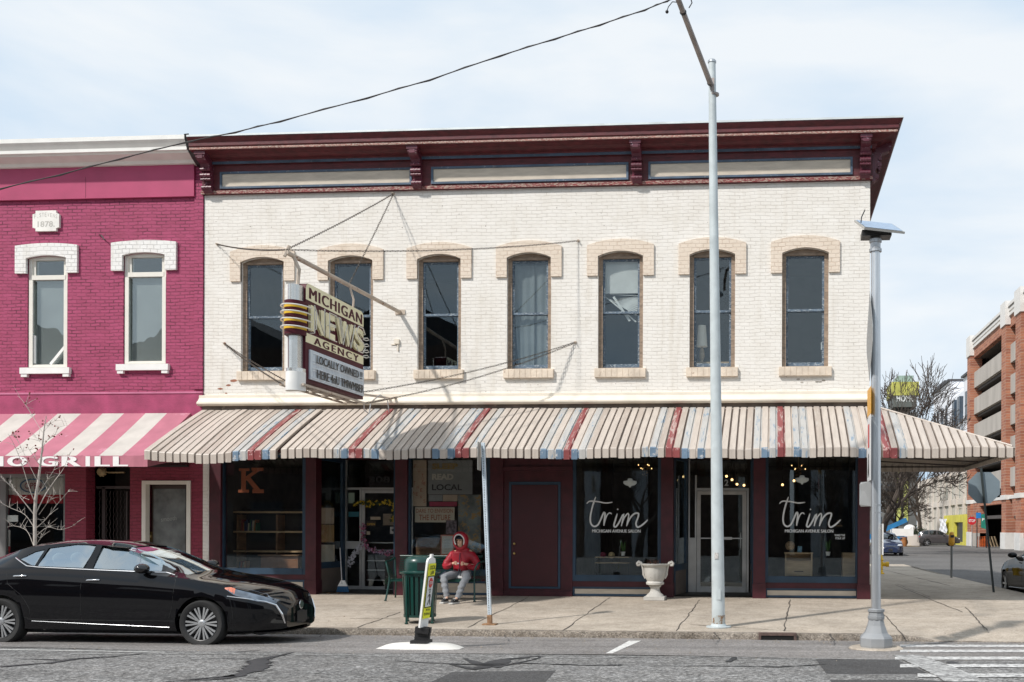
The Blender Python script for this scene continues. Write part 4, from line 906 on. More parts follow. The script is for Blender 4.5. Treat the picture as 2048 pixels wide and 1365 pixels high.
# ================================================================== HANGING SIGN
SX = -7.98; SW = .31; SXc = SX-SW/2
sgn = thing('hanging_sign', 'maroon and cream double-sided hanging sign with neon letters on a chained bar over the awning', 'sign', (SXc, -3.5, 4.2))
SIGNM = M('sign_maroon_enamel', (0.075,0.010,0.018), .5, var=.15, spec=.2); SIGNC = M('sign_cream_enamel', (0.82,0.76,0.50), .35, var=.06)
STEEL = M('sign_stainless', (0.62,0.62,0.60), .25, metal=.8, var=.1); YEL = M('sign_yellow', (0.72,0.45,0.03), .4)
TAN = M('tan_painted_steel', (0.50,0.42,0.34), .6, var=.15, wear=.60, wearcol=(.22,.10,.05), wscale=7)
Y0_, Y1_, ZT_, ZB_ = -4.74, -2.32, 5.90, 4.20
m_ = MB(); r = .10
pl = [(Y0_,ZB_),(Y1_,ZB_),(Y1_,ZT_-r),(Y1_-r*.3,ZT_-r*.3),(Y1_-r,ZT_),(Y0_+r,ZT_),(Y0_+r*.3,ZT_-r*.3),(Y0_,ZT_-r)]
m_.prism([(SX-SW,y,z) for y, z in pl], (SW,0,0)); cab = m_.build('cabinet', SIGNM, sgn)
H_ = ZT_-ZB_; Wd = Y1_-Y0_
def fp(s, t, lift=0.004): return Vector((SX+lift, Y0_+Wd*s, ZT_-H_*t))
def fq(s0, s1, t0, t1, lift=.004): return [fp(s0,t0,lift),fp(s1,t0,lift),fp(s1,t1,lift),fp(s0,t1,lift)]
m_ = MB(); rr = .035
m_.poly([fp(0,.17),fp(0,.06),fp(.012,.02),fp(.04,.0),fp(.96,.0),fp(.988,.02),fp(1,.06),fp(1,.17)]); m_.poly(fq(0,1,.505,.60)); 
m_.build('face_panel', SIGNC, cab)
def fheavy(m_, s, s0, s1, t0, t1, lift, w, **kw): htext(m_, s, fp(s0,t1,lift), (0,Wd*(s1-s0),0), (0,0,H_*(t1-t0)), w=w, **kw)
def ftext(m_, s, s0, s1, t0, t1, lift, mi=0, bold=0, space=1.0, depth=0): text(m_, s, fp(s0,t1,lift), (0,Wd*(s1-s0),0), (0,0,H_*(t1-t0)), mi, bold, space, depth)
m_ = MB(); fheavy(m_, 'MICHIGAN', .055, .965, .035, .148, .007, .036, space=1.15); m_.build('lettering', SIGNM, cab); m_ = MB(); fheavy(m_, 'AGENCY', .13, .90, .518, .592, .007, .032, space=1.35); m_.build('lettering', SIGNM, cab)
for k_, ch in enumerate('NEWS'):
    s0 = [.04,.285,.46,.77][k_]; s1 = [.26,.44,.77,.97][k_]
    m_ = MB(); ftext(m_, ch, s0, s1, .215, .475, .045, bold=.045); 
    m_.v += [(v[0]-.04, v[1], v[2]) for v in m_.v]; nf = len(m_.f); nv = len(m_.v)//2; m_.f += [[i+nv for i in f] for f in m_.f[:nf]]; m_.m += m_.m[:nf]
    L_ = m_.build('letter', SIGNC, cab)
    tb = MB(); T = lambda s, t: fp(s0+(s1-s0)*s, .215+.26*t, .085)
    paths = {'N':[[(.12,1.08),(.12,.0),(.85,1.0),(.85,-.05)],[(.25,.9),(.25,.15)]], 'E':[[(.95,.0),(.15,.0),(.15,1.05),(.95,1.05)],[(.15,.5),(.8,.5),(.8,.42),(.25,.42)]], 'W':[[(.04,0),(.28,1.05),(.5,.15),(.72,1.05),(.96,0)],[(.12,0),(.3,.75)]], 'S':[[(.92,.2),(.7,-.03),(.3,-.03),(.08,.22),(.3,.5),(.75,.6),(.92,.8),(.7,1.05),(.25,1.05),(.05,.8)]]}[ch]
    for p_ in paths: tb.tube([T(*q) for q in p_], .010, 5)
    for p_ in paths: tb.tube([T(*p_[0]), fp(s0+(s1-s0)*p_[0][0], .215+.26*p_[0][1], .0)], .008, 5)
    tb.build('neon_tube', M('unlit_neon_glass', (.72,.70,.64), .15, var=.05), L_)
# letter board
m_ = MB(); m_.prism(fq(.05,.985,.665,.965,.002), (.03,0,0)); lb = m_.build('letter_board', M('letter_board_grey', (.56,.62,.68), .4, var=.08), cab)
m_ = MB()
for t in (.69,.765,.79,.84,.865,.94): m_.prism(fq(.08,.965,t,t+.008,.033), (.008,0,0))
for q in range(33): s = .10+.865*q/33; m_.prism(fq(s,s+.004,.70,.94,.033), (.005,0,0))
m_.build('letter_track', M('pale_track', (.72,.76,.80), .4), lb)
m_ = MB(); fheavy(m_, 'LOCALLY OWNED !!', .13, .93, .705, .785, .055, .016); m_.build('changeable_letters', BLACK, lb); m_ = MB(); fheavy(m_, 'HERE 4nU TMWMBER', .14, .96, .848, .938, .055, .016); m_.build('changeable_letters', BLACK, lb)
# nose at the street end
zc = lambda py: P(590, py, -4.95).z
def nose(z0, z1, rx, ry, mat, name, yo=0, n=14):
    m_ = MB(); half = [(SXc+rx*cos(pi+pi*k/n), Y0_+yo+ry*sin(pi+pi*k/n)) for k in range(n+1)]
    m_.prism([(x, y, z0) for x, y in half], (0,0,z1-z0)); return m_.build(name, mat, sgn, smooth=40)
nose(zc(601), zc(571)+.03, .12, .22, STEEL, 'cap'); nose(zc(668), zc(600), .175, .27, SIGNM, 'drum'); nose(zc(737), zc(668), .11, .18, STEEL, 'column', 0, 4); nose(zc(780), zc(742), .165, .22, WHITEP, 'end_box'); nose(zc(745), zc(735), .16, .20, STEEL, 'bracket')
dr_ = [o for o in sgn.children if o.name.startswith('drum')][0]
for py in (612, 625, 640, 655):
    z = zc(py); n = 14; m_ = MB(); half = [(SXc+.180*cos(pi+pi*k/n), Y0_+.276*sin(pi+pi*k/n)) for k in range(n+1)]
    m_.prism([(x,y,z-.022) for x, y in half], (0,0,.044)); m_.build('ring', YEL, dr_, smooth=40)
    m_ = MB(); m_.tube([(SXc+.23*cos(pi+pi*k/n), Y0_+.34*sin(pi+pi*k/n), z+.01) for k in range(-1, n+2)], .012, 5); m_.build('neon_tube', MATS['unlit_neon_glass'], dr_)
m_ = MB(); 
for t in (.30,.37,.44,.50): m_.tube([fp(.99,t,.0),fp(1.03,t-.015,.05),fp(1.06,t,.06),fp(1.03,t+.015,.03),fp(.99,t+.01,.0)], .010, 5)
m_.build('neon_tube', MATS['unlit_neon_glass'], cab)
m_ = MB(); m_.box(SX-SW-.03, SX-SW, Y0_, Y1_, ZB_+.1, ZT_-.05); m_.build('back_face', WHITEP, cab)
# bottom frame
m_ = MB(); za = ZB_-.07
for x in (SX-SW-.06, SXc, SX+.03): m_.bar((x,Y0_-.15,za),(x,Y1_+.05,za),.035)
for q in range(6): y = Y0_-.1+q*.48; m_.bar((SX-SW-.06,y,za),(SX+.03,y,za),.03)
m_.bar((SX-.02,Y1_+.1,za),(P(793,795,0)),.04); m_.bar((SX-SW,Y0_-.1,za+.04),(SX-SW-.02,-.0,4.52),.04); m_.build('bottom_frame', TAN, sgn)
# bar, hangers, chains
bi = P(800,625,0); bt = Vector((bi.x-.09, -4.95, 6.36)); m_ = MB(); m_.tube([bi, bt], .042, 8); m_.box(bi.x-.1, bi.x+.12, -.02, 0, bi.z-.05, bi.z+.05); m_.build('support_bar', TAN, sgn)
m_ = MB(); h1 = Vector((SXc+.0,-4.72,5.98)); m_.tube([Vector((bt.x,-4.72,6.38)), h1+Vector((.03,0,.15)), h1+Vector((0,0,-.15))], .030, 6); m_.tube([bt+Vector((-.03,0,-.07)),bt+Vector((.03,.05,.12))], .03, 6); m_.build('hanger', TAN, sgn); m_ = MB(); m_.tube([Vector((bi.x-.04,-2.55,6.40)), Vector((SXc+.06,-2.55,6.1)), Vector((SXc+.04,-2.55,5.85))], .020, 6)
m_.build('hanger', TAN, sgn)
CHM = M('rusty_chain', (.10,.085,.07), .6, metal=.5, var=.4, vs=20)
def chain(a, b, droop=.05, name='chain', link=.055):
    a = Vector(a); b = Vector(b); n = int((b-a).length/link); m_ = MB()
    f = lambda t: a.lerp(b, t)-Vector((0,0,droop*4*t*(1-t)))
    for q in range(n):
        p0, p1 = f(q/n), f((q+1)/n); d = (p1-p0); u = d.orthogonal().normalized(); u = Matrix.Rotation((q % 2)*pi/2, 3, d.normalized()) @ u
        c_ = (p0+p1)/2; pts = [c_+d*(.62*cos(t*pi/3))+u*(.016*sin(t*pi/3)) for t in range(7)]
        m_.tube(pts, .0055, 3, 0, False)
    m_.build(name, CHM, sgn)
tip = bt+Vector((0,0,.04)); low = Vector((SX-SW-.02, Y0_-.12, za)); mid = Vector((bi.x-.05,-2.5,6.43))
chain(tip, P(435,489,0)); chain(tip, P(787,388,0), .03); chain(tip, P(1157,482,0), .10); chain(mid, P(787,388,0), .02)
chain(low, P(450,688,0), .04); chain(low+Vector((.0,1.0,.0)), P(453,690,0), .05); chain(Vector((SX+.02,Y1_,ZB_+.15)), P(1150,685,0), .10); chain(Vector((SX+.03,Y1_+.0,za)), P(1152,685,0), .14)
m_ = MB(); A_ = Vector((SX,Y1_+.05,za))
m_.tube([A_, P(728,820,-1.9), P(738,828,-1.6), P(742,805,-1.3), P(760,790,-.9), P(775,800,-.6), P(778,825,-.4)], .012, 5); m_.build('cable', GALV, sgn)
m_ = MB()
for q in ((787,388),(435,489),(1157,482),(450,688),(1151,685)): c_ = P(*q, 0); m_.lathe([(.03,0),(.03,-.02),(.012,-.03),(.012,-.08)], c_, 8, 'y')
m_.build('wall_anchor', TAN, sgn)
# small relics on the wall
m_ = MB(); c_ = P(792,684,0); m_.box(c_.x-.02,c_.x+.08,-.05,0,c_.z-.05,c_.z+.05); m_.box(c_.x-.10,c_.x,-.02,0,c_.z-.07,c_.z-.05); m_.box(c_.x+.04,c_.x+.06,-.03,0,c_.z-.2,c_.z-.05); m_.build('junction_box', CREAM, bld)

# ================================================================== STREET FURNITURE
# street light pole with its arm
lb_ = G(1437,1255,walk_z); lt = P(1424,125,-5.2)
lamp = thing('street_light', 'tall pale grey painted street light pole with a long arm reaching over the street', 'street light', (lb_.x, lb_.y, walk_z(lb_.y)))
POLE = M('pale_blue_grey_pole_paint', (.50,.55,.56), .45, var=.10, vs=6, bump=.05, wear=.70, wearcol=(.40,.36,.30), wscale=5, metal=.0)
m_ = MB(); n = 12; B0 = Vector((lb_.x, lb_.y, walk_z(lb_.y))); B0_l = B0.copy()
m_.tube([B0.lerp(lt, k_/n) for k_ in range(n+1)], [.108+(.058-.108)*k_/n for k_ in range(n+1)], 20); m_.build('pole', POLE, lamp, smooth=60)
m_ = MB(); m_.lathe([(.20,0),(.20,.02),(.13,.022),(.115,.06),(.0,.06)], B0, 20); m_.build('base_plate', POLE, lamp)
m_ = MB(); m_.lathe([(.0,.0),(.068,.0),(.068,.03),(.05,.05),(0,.055)], lt-Vector((0,0,.01)), 16); m_.build('pole_cap', GALV, lamp)
a0 = P(1421,168,-5.27); a1 = P(1356,-2,-7.3); a2 = P(1300,-150,-9.2)
m_ = MB(); m_.tube([a0, a0.lerp(a1,.5), a1, a2], [.045,.042,.040,.038], 10); m_.bar(a0+Vector((.03,.04,-.12)), a0+Vector((.03,.04,.10)), .06); m_.lathe([(.068,-.16),(.075,-.16),(.075,-.13),(.068,-.13)], (a0.x+.06,-5.2,a0.z), 16); m_.build('arm', M('tan_grey_arm', (.33,.29,.27), .55, metal=.3, var=.2), lamp)
m_ = MB(); m_.ball(a0.lerp(a1,.86), .05, n=8, m=6); m_.ball(a0+Vector((-.01,-.03,.0)), .045, n=8, m=6); m_.build('bolt', BLACK, lamp)
m_ = MB(); L0 = a2+Vector((0,0,-.08)); m_.lathe([(.0,.1),(.12,.08),(.16,0),(.12,-.08),(0,-.1)], L0+Vector((-.2,-.3,0)), 14); m_.build('lamp_head', GALV, lamp)
m_ = MB(); m_.tube([P(1378,16,-7.2),P(1384,6,-7.3),P(1380,-8,-7.4)], .008, 5); m_.tube([P(1356,5,-7.25),P(1345,4,-7.2),P(1337,14,-7.1),P(1334,22,-7.1)], .007, 5); m_.ball(P(1334,24,-7.1), .025, n=8, m=6); m_.build('cable', BLACK, lamp)
m_ = MB(); c_ = P(1433,1112,lb_.y-.1); m_.box(c_.x-.03,c_.x+.03,lb_.y-.112,lb_.y-.100,c_.z-.05,c_.z+.05); m_.build('sticker', M('torn_sticker', (.55,.53,.50), .6, wear=.5, wearcol=(.3,.3,.3), wscale=40), lamp)
m_ = MB(); c_ = P(1437,1190,lb_.y-.1); m_.box(c_.x-.035,c_.x+.035,lb_.y-.112,lb_.y-.10,c_.z-.08,c_.z+.08); m_.build('handhole_cover', POLE, lamp)
m_ = MB(); m_.lathe([(.1085,.03),(.1095,.05),(.109,.16),(.108,.20)], B0_l, 20, caps=False); m_.build('worn_band', M('rust_scuffed_paint', (.45,.48,.47), .6, var=.2, wear=.52, wearcol=(.22,.13,.07), wscale=14, streak=.5), lamp, smooth=60)
# overhead wire
m_ = MB(); pts = [(-420,425),(-200,405),(0,378),(120,350),(240,318),(375,284),(470,265),(560,243),(735,196),(860,160),(1000,112),(1110,78),(1200,50),(1290,20),(1335,2),(1356,-6)]
pp = [P(x, y+.0, -7.2) for x, y in pts]; m_.tube(pp, .008, 6); hw = [p.lerp(pp[i+1], .5)+Vector((0,0,.012)) for i, p in enumerate(pp[:-1])]; m_.tube([pp[0]]+[q for i, h in enumerate(hw) for q in (h, pp[i+1]-Vector((0,0,.016)))], .006, 5)
tag(m_.build('overhead_wire', M('black_wire_sheath', (.035,.03,.03), .6, var=.3)), 'twisted black overhead wire crossing the sky from the left edge to the street light arm', 'wire')

# solar powered crossing pole
sb = G(1752,1299,road_z); sz = road_z(sb.y)
sol = thing('solar_pole', 'brushed aluminium pole with octagonal base, solar panel on top and sign plates on its side', 'pole', (sb.x, sb.y, sz))
ALP = M('brushed_aluminium_pole', (.60,.62,.64), .33, metal=.85, var=.12, vs=20, streak=.1); CASTG = M('cast_grey_base', (.30,.31,.32), .6, metal=.3, var=.12, wear=.66, wearcol=(.42,.42,.42))
D_ = lambda py: P(1752, py, sb.y).z
zt = D_(484); m_ = MB(); lean = P(1751,478,sb.y).x-sb.x
m_.tube([(sb.x,sb.y,D_(1240)),(sb.x+lean*.5,sb.y,(zt+1)/2),(sb.x+lean,sb.y,zt)], [.066,.066,.062], 24); m_.build('pole', ALP, sol, smooth=60)
m_ = MB(); m_.lathe([(.225,0),(.23,.03),(.23,.13),(.215,.155),(.165,.20),(.125,.30),(.10,.40)], (sb.x,sb.y,sz+.03), 8, a0=pi/8); m_.build('base', CASTG, sol)
m_ = MB(); zc_ = D_(1238); m_.lathe([(.11,0),(.115,.02),(.115,.05),(.105,.055),(.10,.10),(.115,.11),(.115,.14),(.09,.15)], (sb.x,sb.y,zc_-.01), 12); m_.build('collar', CASTG, sol)
m_ = MB(); m_.lathe([(.36,-.05),(.37,.02),(.34,.035),(0,.035)], (sb.x,sb.y,sz), 28); m_.build('pad', CONC, sol)
tx = sb.x+lean; m_ = MB()
m_.lathe([(.085,0),(.085,.04),(.07,.05),(.07,.12),(.085,.13),(.085,.17),(.06,.19)], (tx,sb.y,zt-.14), 14); m_.build('clamp', GALV, sol); m_ = MB(); m_.bar((tx-.07,sb.y,zt+.02),(tx-.05,sb.y,zt+.10),.02); m_.bar((tx+.05,sb.y,zt+.02),(tx+.06,sb.y,zt+.10),.03,.02)
m_.build('panel_bracket', GALV, sol)
for py in (1012, 1027): m_ = MB(); m_.lathe([(.068,0),(.070,0),(.070,.02),(.068,.02)], (sb.x,sb.y,D_(py)), 16); m_.build('clamp', GALV, sol)
m_ = MB(); pts = [P(1709,440,sb.y+.22), P(1729,455,sb.y-.22), P(1810,464,sb.y-.22), P(1785,448,sb.y+.22)]
nrm_ = (pts[1]-pts[0]).cross(pts[2]-pts[1]).normalized(); m_.prism(pts, nrm_*(-.03 if nrm_.z > 0 else .03)); sp = m_.build('solar_panel', STEEL, sol)
m_ = MB(); c0 = sum(pts, Vector())/4; nz = nrm_ if nrm_.z > 0 else -nrm_; m_.poly([c0+(p-c0)*.93+nz*.004 for p in pts]); m_.build('solar_cells', M('solar_cell_sky_tint', (.24,.33,.45), .35, var=.15, vs=30), sp)  # pale blue puts the sky's reflection into the cell colour
m_ = MB(); m_.box(tx-.19,tx+.21,sb.y-.09,sb.y+.16,5.715,5.795); m_.build('battery_box', BLACK, sol)
m_ = MB(); a = P(1722,446,sb.y-.1); m_.tube([a, P(1723,435,sb.y-.1), P(1730,420,sb.y-.1)], .008, 5); m_.build('antenna', BLACK, sol)
SIGNBK = M('sign_back_aluminium', (.42,.43,.43), .45, metal=.5, var=.08)
sx0 = sb.x-.10
m_ = MB(); zc_ = D_(672); hd = .52; m_.prism([(sx0,sb.y+.02,zc_+hd+.1),(sx0,sb.y+.45,zc_+.05),(sx0,sb.y+.45,zc_-.15),(sx0,sb.y+.02,zc_-hd-.1),(sx0,sb.y-.41,zc_-.15),(sx0,sb.y-.41,zc_+.05)], (.004,0,0)); m_.build('sign_plate', SIGNBK, sol, label='grey back of a tall diamond sign plate seen nearly edge-on')
def plate(y0, y1, pt, pb_, mat, lab, x=None):
    x = x if x is not None else sx0; m_ = MB(); m_.box(x, x+.004, sb.y+y0, sb.y+y1, D_(pb_), D_(pt)); return m_.build('sign_plate', mat, sol, label=lab)
plate(-.2,.32,776,830,M('amber_sign_face', (.75,.36,.02), .4, var=.05),'amber sign plate seen nearly edge-on')
wp = plate(-.2,.30,834,962,M('white_sign_face', (.72,.72,.72), .4, var=.05),'white sign plate with red and black marks')
m_ = MB(); m_.box(sx0-.004,sx0-.002,sb.y+.0,sb.y+.18,D_(895),D_(848)); m_.build('sign_graphic', M('sign_red', (.55,.03,.03), .4), wp)
m_ = MB(); m_.ball((sx0-.003,sb.y+.1,D_(912)), .003,.04,.04); m_.prism([(sx0-.004,sb.y+y,z) for y, z in ((.02,D_(955)),(.07,D_(918)),(.14,D_(918)),(.2,D_(955)),(.13,D_(940)),(.1,D_(955)),(.07,D_(940)))], (.002,0,0)); m_.build('sign_graphic', BLACK, wp)
m_ = MB(); a = P(1722,1013,sb.y); b = P(1742,963,sb.y); m_.prism([(a.x,sb.y+.25,a.z+.03),(a.x+.02,sb.y+.25,a.z),(b.x,sb.y-.02,a.z),(b.x,sb.y-.02,b.z),(a.x+.02,sb.y+.25,b.z),(a.x,sb.y+.25,b.z-.03)], (.004,.004,0)); m_.build('sign_plate', SIGNBK, sol, label='small grey back of a rounded plate')
m_ = MB(); m_.box(sb.x+.075,sb.x+.085,sb.y-.1,sb.y+.15,D_(1110),D_(1048)); m_.build('sign_plate', WHITEP, sol, label='narrow white plate on the right side')

# perforated sign post by the kerb
pb0 = G(980,1250,walk_z); ptop = P(966,886,pb0.y)
post = thing('sign_post', 'leaning perforated steel square post with a small grey sign plate, in front of the bench', 'sign post', (pb0.x, pb0.y, walk_z(pb0.y)))
B0 = Vector((pb0.x, pb0.y, walk_z(pb0.y))); m_ = MB(); m_.bar(B0+Vector((0,0,.05)), ptop, .055); m_.build('post', M('bright_galvanised_post', (.58,.66,.72), .45, metal=.2, var=.12, vs=14), post)
m_ = MB(); d = ptop-B0
for k_ in range(100): q = B0+d*(.05+.93*k_/99)-Vector((0,.028,0)); m_.lathe([(.0,0),(.0085,0)], q, 6, 'y')
o = m_.build('hole', BLACK, post); kind(o, 'stuff')
m_ = MB(); m_.box(B0.x-.11,B0.x+.11,B0.y-.08,B0.y+.08,B0.z,B0.z+.02); m_.bar(B0, B0+d*.055, .07); m_.build('anchor', M('rusty_orange_anchor', (.30,.17,.09), .8, var=.4, vs=12), post)
m_ = MB(); xx = ptop.x-.045; z1_ = P(960,885,pb0.y).z; z0_ = P(960,941,pb0.y).z
m_.prism([(xx+.0,pb0.y-.16,z0_),(xx-.04,pb0.y+.16,z0_),(xx-.04,pb0.y+.16,z1_),(xx+.0,pb0.y-.16,z1_)], (.004,0,0)); m_.build('sign_plate', M('tan_grey_sign_back', (.40,.38,.34), .5, metal=.2, wear=.6, wearcol=(.3,.26,.2)), post)

# green litter bin
tb_ = Vector((-5.87,-4.98,walk_z(-4.98)))
GREEN = M('dark_green_powder_coat', (.004,.040,.032), .32, var=.15, coat=.25)
bin_ = thing('litter_bin', 'round dark green slatted litter bin with a domed lid on the sidewalk', 'litter bin', tb_)
m_ = MB(); n = 22
for k_ in range(n):
    t = 2*pi*k_/n; pts = []
    for z, r_ in ((.12,.255),(.30,.265),(.55,.275),(.78,.285)): pts.append(tb_+Vector((r_*cos(t), r_*sin(t), z)))
    u_ = Vector((-sin(t), cos(t), 0)); m_.sheet([[p-u_*.023, p+u_*.023] for p in pts])
m_.lathe([(.285,.78),(.295,.78),(.295,.82),(.285,.82)], tb_, 28); m_.lathe([(.25,.10),(.265,.10),(.268,.14),(.255,.14)], tb_, 28)
m_.build('slatted_body', GREEN, bin_)
MB().lathe([(.0,.12),(.22,.12),(.235,.45),(.245,.79),(.0,.79)], tb_, 24).build('liner', M('dark_green_liner', (.004,.020,.017), .5), bin_, smooth=50)
MB().lathe([(.295,.82),(.33,.825),(.335,.85),(.32,.865),(.275,.872)], tb_, 32).build('lid_rim', GREEN, bin_, smooth=50)
m_ = MB(); m_.lathe([(.26,.87),(.262,1.0),(.25,1.055),(.20,1.10),(.10,1.125),(0,1.13)], tb_, 32)
dome = m_.build('dome', GREEN, bin_, smooth=60)
m_ = MB(); gr = []
for k_ in range(9): t = -.62+k_*.145-.35+.25; gr.append([tb_+Vector((.2645*cos(t-pi/4+.1), .2645*sin(t-pi/4+.1), z)) for z in (.885,1.01)])
m_.sheet(gr); m_.build('opening', BLACK, dome)
for k_ in range(4):
    t = pi/4+k_*pi/2+.3; c_ = tb_+Vector((.29*cos(t), .29*sin(t), 0)); m_ = MB(); m_.bar(c_, c_+Vector((0,0,.82)), .028); m_.lathe([(.03,0),(.03,.02),(.015,.03)], c_, 10); m_.build('leg', GREEN, bin_)

# in-street crossing sign
ib = Vector((-4.69,-8.25,road_z(-8.25)))
ins = thing('crosswalk_sign', 'leaning yellow-green and white in-street pedestrian sign on a low white base', 'sign', ib)
m_ = MB(); gr = []
for s_ in range(13):
    t = -1+2*s_/12; x = ib.x+.0+t*.56; hw_ = .20*sqrt(max(0,1-t*t*.8)); h_ = .075*(1-t**4)
    gr.append([(x,ib.y-hw_-.05,ib.z+.006),(x,ib.y-hw_,ib.z+h_*.8+.006),(x,ib.y,ib.z+h_+.008),(x,ib.y+hw_,ib.z+h_*.8+.006),(x,ib.y+hw_+.05,ib.z+.006)])
m_.sheet(gr); m_.build('base', M('worn_white_rubber', (.66,.64,.60), .6, var=.1, wear=.68, wearcol=(.3,.28,.25)), ins, smooth=50)
lean_ = Vector((.125, -.02, 1.0)).normalized(); o0 = ib+Vector((.02,0,.07))
m_ = MB(); m_.bar(ib+Vector((-.10,0,.09)), ib+Vector((.13,0,.09)), .22, .05); 
for s_ in (-.05,.05): m_.bar(o0+Vector((s_,0,0)), o0+Vector((s_,0,0))+lean_*.22, .045,.10)
m_.bar(o0+lean_*.14, o0+lean_*.22, .14,.18, up=Vector((1,0,0))); m_.build('spring_mount', BLACK, ins)
# panel: lies in the plane of lean_ and Y
nX = Vector((1,-.12,-.125)).normalized(); W2 = .115
def ip(yf, h, lift=0): return o0+lean_*h+Vector((.12*yf*W2, .99*yf*W2, 0))+nX*lift
m_ = MB(); m_.prism([ip(-1,.22,-.02),ip(1,.22,-.02),ip(1,1.10,-.02),ip(.85,1.14,-.02),ip(.25,1.16,-.02),ip(.25,1.20,-.02),ip(-.25,1.20,-.02),ip(-.25,1.16,-.02),ip(-.85,1.14,-.02),ip(-1,1.10,-.02)], nX*.026); pn = m_.build('panel', WHITEP, ins)
m_ = MB(); m_.poly([ip(-.9,.34,.022),ip(.9,.34,.022),ip(.9,1.08,.022),ip(-.9,1.08,.022)]); m_.build('fluorescent_face', M('fluorescent_yellow_green', (.80,.80,.02), .5, var=.04), pn)
m_ = MB(); m_.poly([ip(-.72,.50,.024),ip(.72,.50,.024),ip(.72,.90,.024),ip(-.72,.90,.024)]); m_.build('white_field', M('reflective_white', (.72,.73,.72), .5), pn)
m_ = MB()
for a, b in (((-.78,.49),(.78,.49)),((-.78,.91),(.78,.91))): m_.bar(ip(*a,.025), ip(*b,.025), .006,.010)
for a, b in (((-.78,.49),(-.78,.91)),((.78,.49),(.78,.91))): m_.bar(ip(*a,.025), ip(*b,.025), .010,.006)
def it(s, y0, y1, h0, h1, lift=.027, bold=.02, mm=None): text(mm or m_, s, ip(y0,h0,lift), Vector((.12*(y1-y0)*W2,.99*(y1-y0)*W2,0)), lean_*(h1-h0), bold=bold)
it('LOCAL', -.6, .8, 1.0, 1.055); it('LAW', -.3, .6, .93, .985); it('FOR', -.25,.35,.715,.74); it('WITHIN', -.4,.6,.44,.47); it('CROSSWALK', -.75,.75,.385,.42)
# walking figure
def ipl(pts): m_.poly([ip(a,b,.027) for a, b in pts])
m_.poly([ip(.1+.13*cos(k_*pi/5), .695+.016*sin(k_*pi/5), .027) for k_ in range(10)]); ipl([(-.05,.67),(.25,.67),(.3,.60),(.1,.60)]); ipl([(.08,.605),(.3,.605),(.55,.525),(.4,.52)]); ipl([(.08,.605),(.25,.605),(-.15,.52),(-.3,.525)]); ipl([(-.05,.67),(.02,.66),(-.3,.62),(-.35,.63)]); ipl([(.2,.67),(.25,.65),(.55,.61),(.55,.62)])
m_.build('sign_lettering', BLACK, pn)
m_ = MB(); m_.poly([ip(.05+.52*cos(pi/8+k_*pi/4), .82+.072*sin(pi/8+k_*pi/4), .0265) for k_ in range(8)]); m_.build('stop_symbol', M('sign_red', (.55,.03,.03), .4), pn)
m_ = MB(); text(m_, 'STOP', ip(-.32,.80,.029), Vector((.12*.74*W2,.99*.74*W2,0)), lean_*.04, bold=.02); m_.build('sign_lettering', MATS['reflective_white'], pn)

# urn planter
ub = Vector((-2.44,-.55,walk_z(-.55)))
URN = M('weathered_cast_stone', (.50,.485,.45), .8, var=.2, bump=.25, bs=25, wear=.64, wearcol=(.28,.27,.25), wscale=7)
urn = thing('urn_planter', 'weathered white stone urn planter with scrolled handles beside the salon entrance', 'planter', ub)
m_ = MB(); m_.box(ub.x-.215,ub.x+.215,ub.y-.215,ub.y+.215,ub.z,ub.z+.07); m_.build('plinth', URN, urn)
m_ = MB(); m_.lathe([(.19,.07),(.175,.10),(.12,.15),(.095,.20),(.10,.25),(.125,.275),(.13,.285)], ub, 28); m_.build('stem', URN, urn, smooth=50)
gr = []; n = 48
for r_, h_, fl in ((.10,.285,0),(.185,.32,0),(.19,.36,0),(.165,.385,0),(.175,.40,.5),(.205,.47,1),(.225,.56,1),(.235,.65,.6),(.24,.69,0),(.285,.72,0),(.29,.745,0),(.24,.75,0),(.22,.70,0),(.0,.66,0)):
    gr.append([ub+Vector((r_*(1+fl*.022*cos(k_*2*pi/n*16))*cos(k_*2*pi/n), r_*(1+fl*.022*cos(k_*2*pi/n*16))*sin(k_*2*pi/n), h_)) for k_ in range(n+1)])
m_ = MB(); m_.sheet(gr); bowl = m_.build('bowl', URN, urn, smooth=50)
for sx_ in (-1, 1):
    pts = [(.205,.44),(.245,.52),(.25,.62),(.265,.70),(.30,.765),(.345,.785),(.375,.755),(.365,.715),(.33,.715),(.325,.745)]
    m_ = MB(); m_.tube([ub+Vector((sx_*x,0,z)) for x, z in pts], [.018,.022,.024,.026,.034,.036,.034,.030,.026,.018], 10); m_.build('handle', URN, urn, smooth=60)
m_ = MB(); rnd = random.Random(11)
for k_ in range(26):
    t = rnd.uniform(0,2*pi); r_ = rnd.uniform(0,.17); p = ub+Vector((r_*cos(t),r_*sin(t),.66)); q = p+Vector((rnd.uniform(-.07,.07),rnd.uniform(-.07,.07),rnd.uniform(.06,.20))); m_.tube([p,p.lerp(q,.5)+Vector((0,0,.01)),q], [.006,.005,.003], 4)
for k_ in range(40):
    c_ = ub+Vector((rnd.uniform(-.19,.08),rnd.uniform(-.12,.12),rnd.uniform(.70,.82))); a_ = rnd.uniform(0,6.3); m_.poly([c_, c_+Vector((.025*cos(a_),.02,.02*sin(a_))), c_+Vector((.045*cos(a_),.0,.04*sin(a_))), c_+Vector((.02*cos(a_+.5),-.01,.025*sin(a_+.5)))])
m_.build('dried_plant', M('dried_brown_stems', (.09,.045,.035), .9, var=.4), urn)

